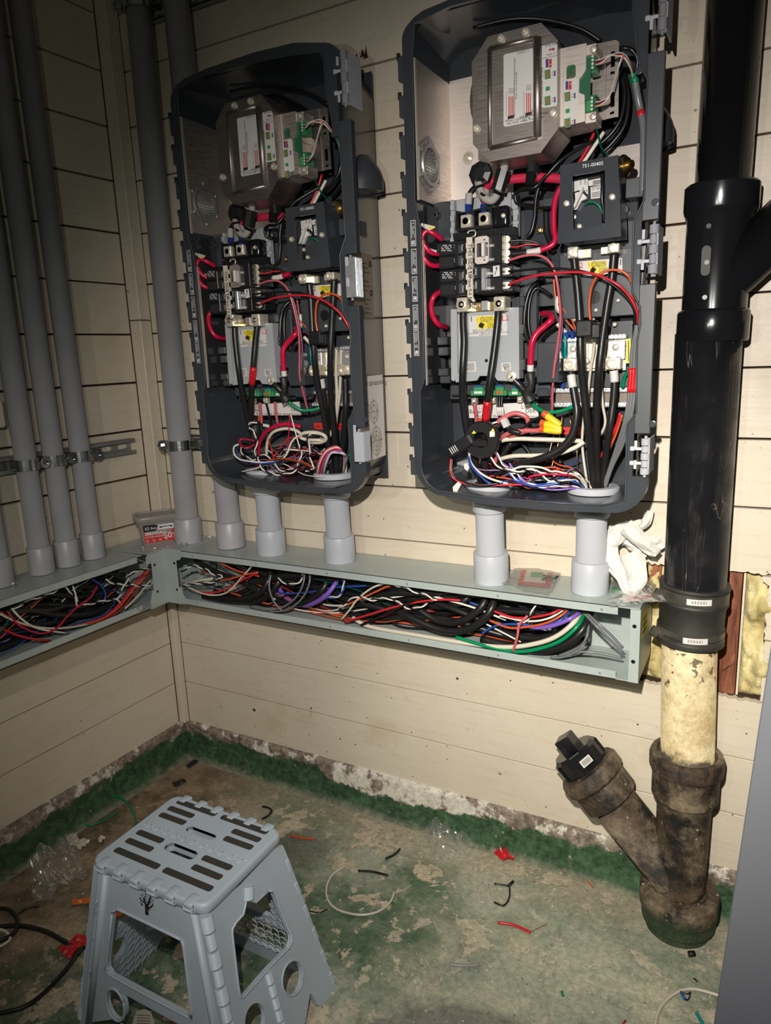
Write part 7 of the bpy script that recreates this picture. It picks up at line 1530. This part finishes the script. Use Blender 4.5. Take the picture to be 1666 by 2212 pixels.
# paper towel
def ribbon(pts,wd,seed=0,wob=.03,bend=.35):
    P=smooth_path([at(x,y,Y=Y) for x,y,Y in pts],6); m=len(P); nw=8; vs=[]
    for i,p in enumerate(P):
        t=(P[min(i+1,m-1)]-P[max(i-1,0)]).normalized(); sdv=t.cross(Vector((0,1,0))).normalized(); ww=wd[0]+(wd[1]-wd[0])*i/(m-1) if len(wd)==2 else wd[min(int(i/(m-1)*(len(wd)-1)),len(wd)-2)]*(1-((i/(m-1)*(len(wd)-1))%1 if i<m-1 else 1))+wd[min(int(i/(m-1)*(len(wd)-1)),len(wd)-2)+1]*((i/(m-1)*(len(wd)-1))%1 if i<m-1 else 1)
        for j in range(nw+1):
            s_=j/nw-.5; vs.append(p+sdv*s_*ww+Vector((0,-1,0))*(math.cos(s_*math.pi*1.6)*ww*bend*.5+_nz.noise(Vector((i*.25,j*.45,seed)))*wob*2))
    return vs,[[i*(nw+1)+j,(i+1)*(nw+1)+j,(i+1)*(nw+1)+j+1,i*(nw+1)+j+1] for i in range(m-1) for j in range(nw)]
tw=MB()
for k,(pts,wd) in enumerate((([(1404,1102,-.25),(1396,1128,-.3),(1378,1136,-.4),(1352,1142,-.5)],(.12,.14,.18,.22)),([(1350,1138,-.6),(1372,1158,-.66),(1398,1182,-.62),(1420,1198,-.55)],(.26,.25,.22,.14)),([(1400,1166,-.35),(1418,1172,-.32),(1430,1186,-.3)],(.10,.24,.18)),
   ([(1360,1136,-.45),(1330,1158,-.5),(1318,1180,-.55),(1320,1210,-.6),(1340,1245,-.75),(1352,1282,-.85)],(.16,.30,.22,.28,.18,.06)),([(1330,1170,-.3),(1352,1168,-.35),(1376,1182,-.35),(1384,1205,-.35)],(.10,.22,.24,.18)),([(1356,1195,-.5),(1366,1225,-.6),(1372,1255,-.75),(1362,1286,-.85)],(.34,.42,.34,.10)),([(1316,1130,-.2),(1318,1165,-.25),(1322,1190,-.3)],(.10,.16,.12)))):
    v,f=ribbon(pts,wd,k*3.3); tw.add(v,f,0,True)
single('paper_towel',tw,M['paper'],'crumpled white paper towel stuffed behind the bag beside the black stack','paper towel')

# ------------------------------------------------------------------ scraps on the floor
def fl(pts,z=FZ): return [at(p[0],p[1],Z=z+(p[2] if len(p)>2 else .02)) for p in pts]
def scrap(label,col,r,pts,name='wire_scrap',cat='wire scrap',z=FZ,lift=0):
    m=MB(); m.tube(fl([(p[0],p[1],(p[2] if len(p)>2 else 0)+r+.004) for p in pts],z),r,7,0,5); return single(name,m,M[col],label,cat)
def tapebit(label,col,px,amp=.02,seed=1,nx=8,name='tape_scrap'):
    c=[at(x,y,Z=FZ+.01) for x,y in px]; m=MB(); v,f=sheet(c,nx,nx,amp,seed,9,amp,FZ); m.add(v,f); return single(name,m,M[col],label,'tape')
tapebit('black tape scrap on the floor nearest the room corner','btape',[(401,1655),(424,1638),(432,1643),(408,1662)],.03,1)
tapebit('black tape scrap lying nearer the stool than the other in the corner','btape',[(371,1692),(396,1684),(406,1690),(380,1702)],.03,2)
tapebit('crumpled red tape on the floor left of the stool','tape',[(124,2052),(172,2020),(190,2034),(150,2074)],.05,3,10)
tapebit('crumpled bright red scrap near the wall right of the clear bag','tape',[(1060,1838),(1100,1846),(1112,1858),(1092,1866)],.09,4,8)
scrap('black hooked wire scrap on the floor behind the stool','black',.022,[(567,1742),(580,1745),(587,1752),(578,1763),(566,1769)])
scrap('orange wire scrap on the floor just right of the stool top','orange',.020,[(627,1804),(650,1810),(680,1812)])
scrap('cream wire bent in a wide open loop on the floor','cream',.020,[(743,1872),(718,1890),(706,1915),(708,1943),(730,1965),(775,1976),(815,1970),(842,1950),(852,1927)])
scrap('short black wire scrap above the cream wire loop','black',.022,[(864,1834),(852,1846),(833,1855)])
scrap('black wire scrap inside the cream wire loop','black',.022,[(774,1881),(805,1883),(838,1891)])
scrap('black cable tie with a curled tail under the red scrap','black',.016,[(1068,1909),(1095,1913),(1101,1918),(1100,1940),(1088,1956),(1068,1949)])
scrap('black tie head beside the curled cable tie','black',.026,[(1099,1913),(1109,1904)])
scrap('red wire scrap on the grey patch of floor','red',.024,[(1076,1993),(1112,1999),(1146,2014)])
scrap('thin copper strand by the red wire scrap','copper',.006,[(1146,2014),(1165,2004),(1182,1995)])
scrap('clear plastic straw-like sleeve on the floor','tubpl',.026,[(970,2083),(1000,2086),(1036,2084)],'plastic_sleeve','scrap')
scrap('thin black strand crossing the floor near the green kerb','black',.008,[(1231,1885),(1262,1900),(1296,1909)])
scrap('thin orange scrap crossing the black strand near the kerb','orange',.012,[(1258,1896),(1270,1905),(1281,1917)])
scrap('small black plug on the floor below the iron fitting','black',.045,[(1488,2061),(1501,2060)],'rubber_plug','plug')
scrap('cream wire arching along the bottom right of the photo','cream',.024,[(1413,2230),(1425,2180),(1455,2148),(1495,2136),(1552,2150),(1590,2166)])
scrap('short blue scrap with black ends inside the bottom right arch','blue',.024,[(1472,2143),(1480,2158)])
scrap('dark wire hook beside the blue scrap','black',.010,[(1472,2143),(1486,2147),(1492,2143),(1488,2158),(1480,2160)])
scrap('teal wire scrap at the bottom edge right of the arch','teal',.026,[(1505,2188),(1512,2200),(1524,2222)])
scrap('thin red scrap at the bottom edge left of the arch','red',.014,[(1340,2220),(1352,2204)])
scrap('tiny green scrap on the tan patch of floor','green',.018,[(1214,2142),(1217,2151)])
scrap('short dark scrap near the iron fitting','black',.012,[(1499,2113),(1507,2120)])
scrap('green wire bent in a loop on the kerb behind the stool','green',.020,[(292,1782,.02),(290,1762,.05),(270,1730,.15),(235,1716,.22),(200,1722,.22),(174,1742,.12),(169,1768,.03),(188,1783),(225,1772),(255,1752)],'wire_loop')
scrap('thick black cable reaching in from the left edge towards the red tape','cable',.040,[(-20,2004),(40,2000),(100,2013),(155,2044)],'cable_end','cable')
scrap('grey-black cable curving along the lower left floor','cable',.034,[(-20,2192),(50,2176),(100,2140),(150,2085),(170,2050)],'cable_end','cable')
scrap('black cable loop at the left photo edge','cable',.034,[(-10,1962),(20,1966),(38,1990),(30,2015),(5,2030),(-12,2034)],'cable_end','cable')
scrap('white wire bent sharply at the left photo edge','white',.024,[(-8,2006),(12,2012),(22,2028),(5,2042),(-8,2046)])
scrap('thin black strand running from the black loop to the right','black',.012,[(38,1975),(60,1962),(85,1958)])
scrap('dark cable piece beside the red tape','cable',.030,[(168,2062),(180,2046),(192,2052)],'cable_end','cable')
scrap('thin black curved strand at the foot of the stool','black',.010,[(668,1968),(690,1971),(708,1964)])
c=[at(155,1943,Z=FZ+.02),at(235,1934,Z=FZ+.02),at(236,1946,Z=FZ+.02),at(157,1955,Z=FZ+.02)]; m=MB(); m.add([c[3],c[2],c[1],c[0]],[[0,1,2,3]],0); 
dx=(c[1]-c[0]).normalized(); dy=(c[0]-c[3]).normalized()
for k in range(3): m.text('4',c[3]+dx*(.10+.22*k)+dy*.03+Vector((0,0,.004)),dx,dy,.085,1,'LEFT',0,.01)
single('number_strip',m,[M['orangetag'],M['wink']],'orange strip printed with white 4s lying by the stool','strip')
tapebit('red-orange paper corner seen through the front opening of the stool','orangetag',[(250,1968),(268,1970),(262,1980),(250,1982)],.01,6,4,'paper_scrap')
bag('big crumpled clear bag on the floor left of the stool',[(62,1842),(160,1826),(190,1902),(70,1965)],FZ+.006,.20,.08,11,3.6,26)
bag('clear bag cut off by the left photo edge',[(-60,1822),(22,1822),(36,1898),(-60,1910)],FZ+.006,.12,.15,12,2.2,16)
bag('clear crumpled bag leaning on the kerb in the middle of the floor',[(912,1790),(1000,1768),(1022,1840),(940,1868)],FZ+.006,.20,.16,14,3.2,24)
for i,px in enumerate(([(142,1806),(166,1800),(172,1824),(150,1828)],[(160,1826),(184,1812),(194,1822),(172,1838)],[(212,1812),(228,1808),(228,1818),(214,1822)])):
    tapebit(('large','middle','small')[i]+' pale crumpled paint flake on the floor behind the stool','cream',px,.06,20+i,7,'paint_flake')
R=random.Random(77)
for k in range(46):
    if k<16: x,y=R.uniform(1040,1190),R.uniform(1870,1950)
    elif k<32: x,y=R.uniform(620,900),R.uniform(1780,2050)
    else: x,y=R.uniform(1150,1520),R.uniform(1900,2190)
    a=R.uniform(0,3.14); c=at(x,y,Z=FZ+.012); m=MB(); m.obox(c,(math.cos(a),math.sin(a),0),(-math.sin(a),math.cos(a),0),(0,0,1),R.uniform(.012,.035),.006,.004); single('strip_offcut',m,M[R.choice(['white','white','white','copper'])],'tiny offcut of wire insulation scattered on the floor','offcut','wire offcuts on the floor')
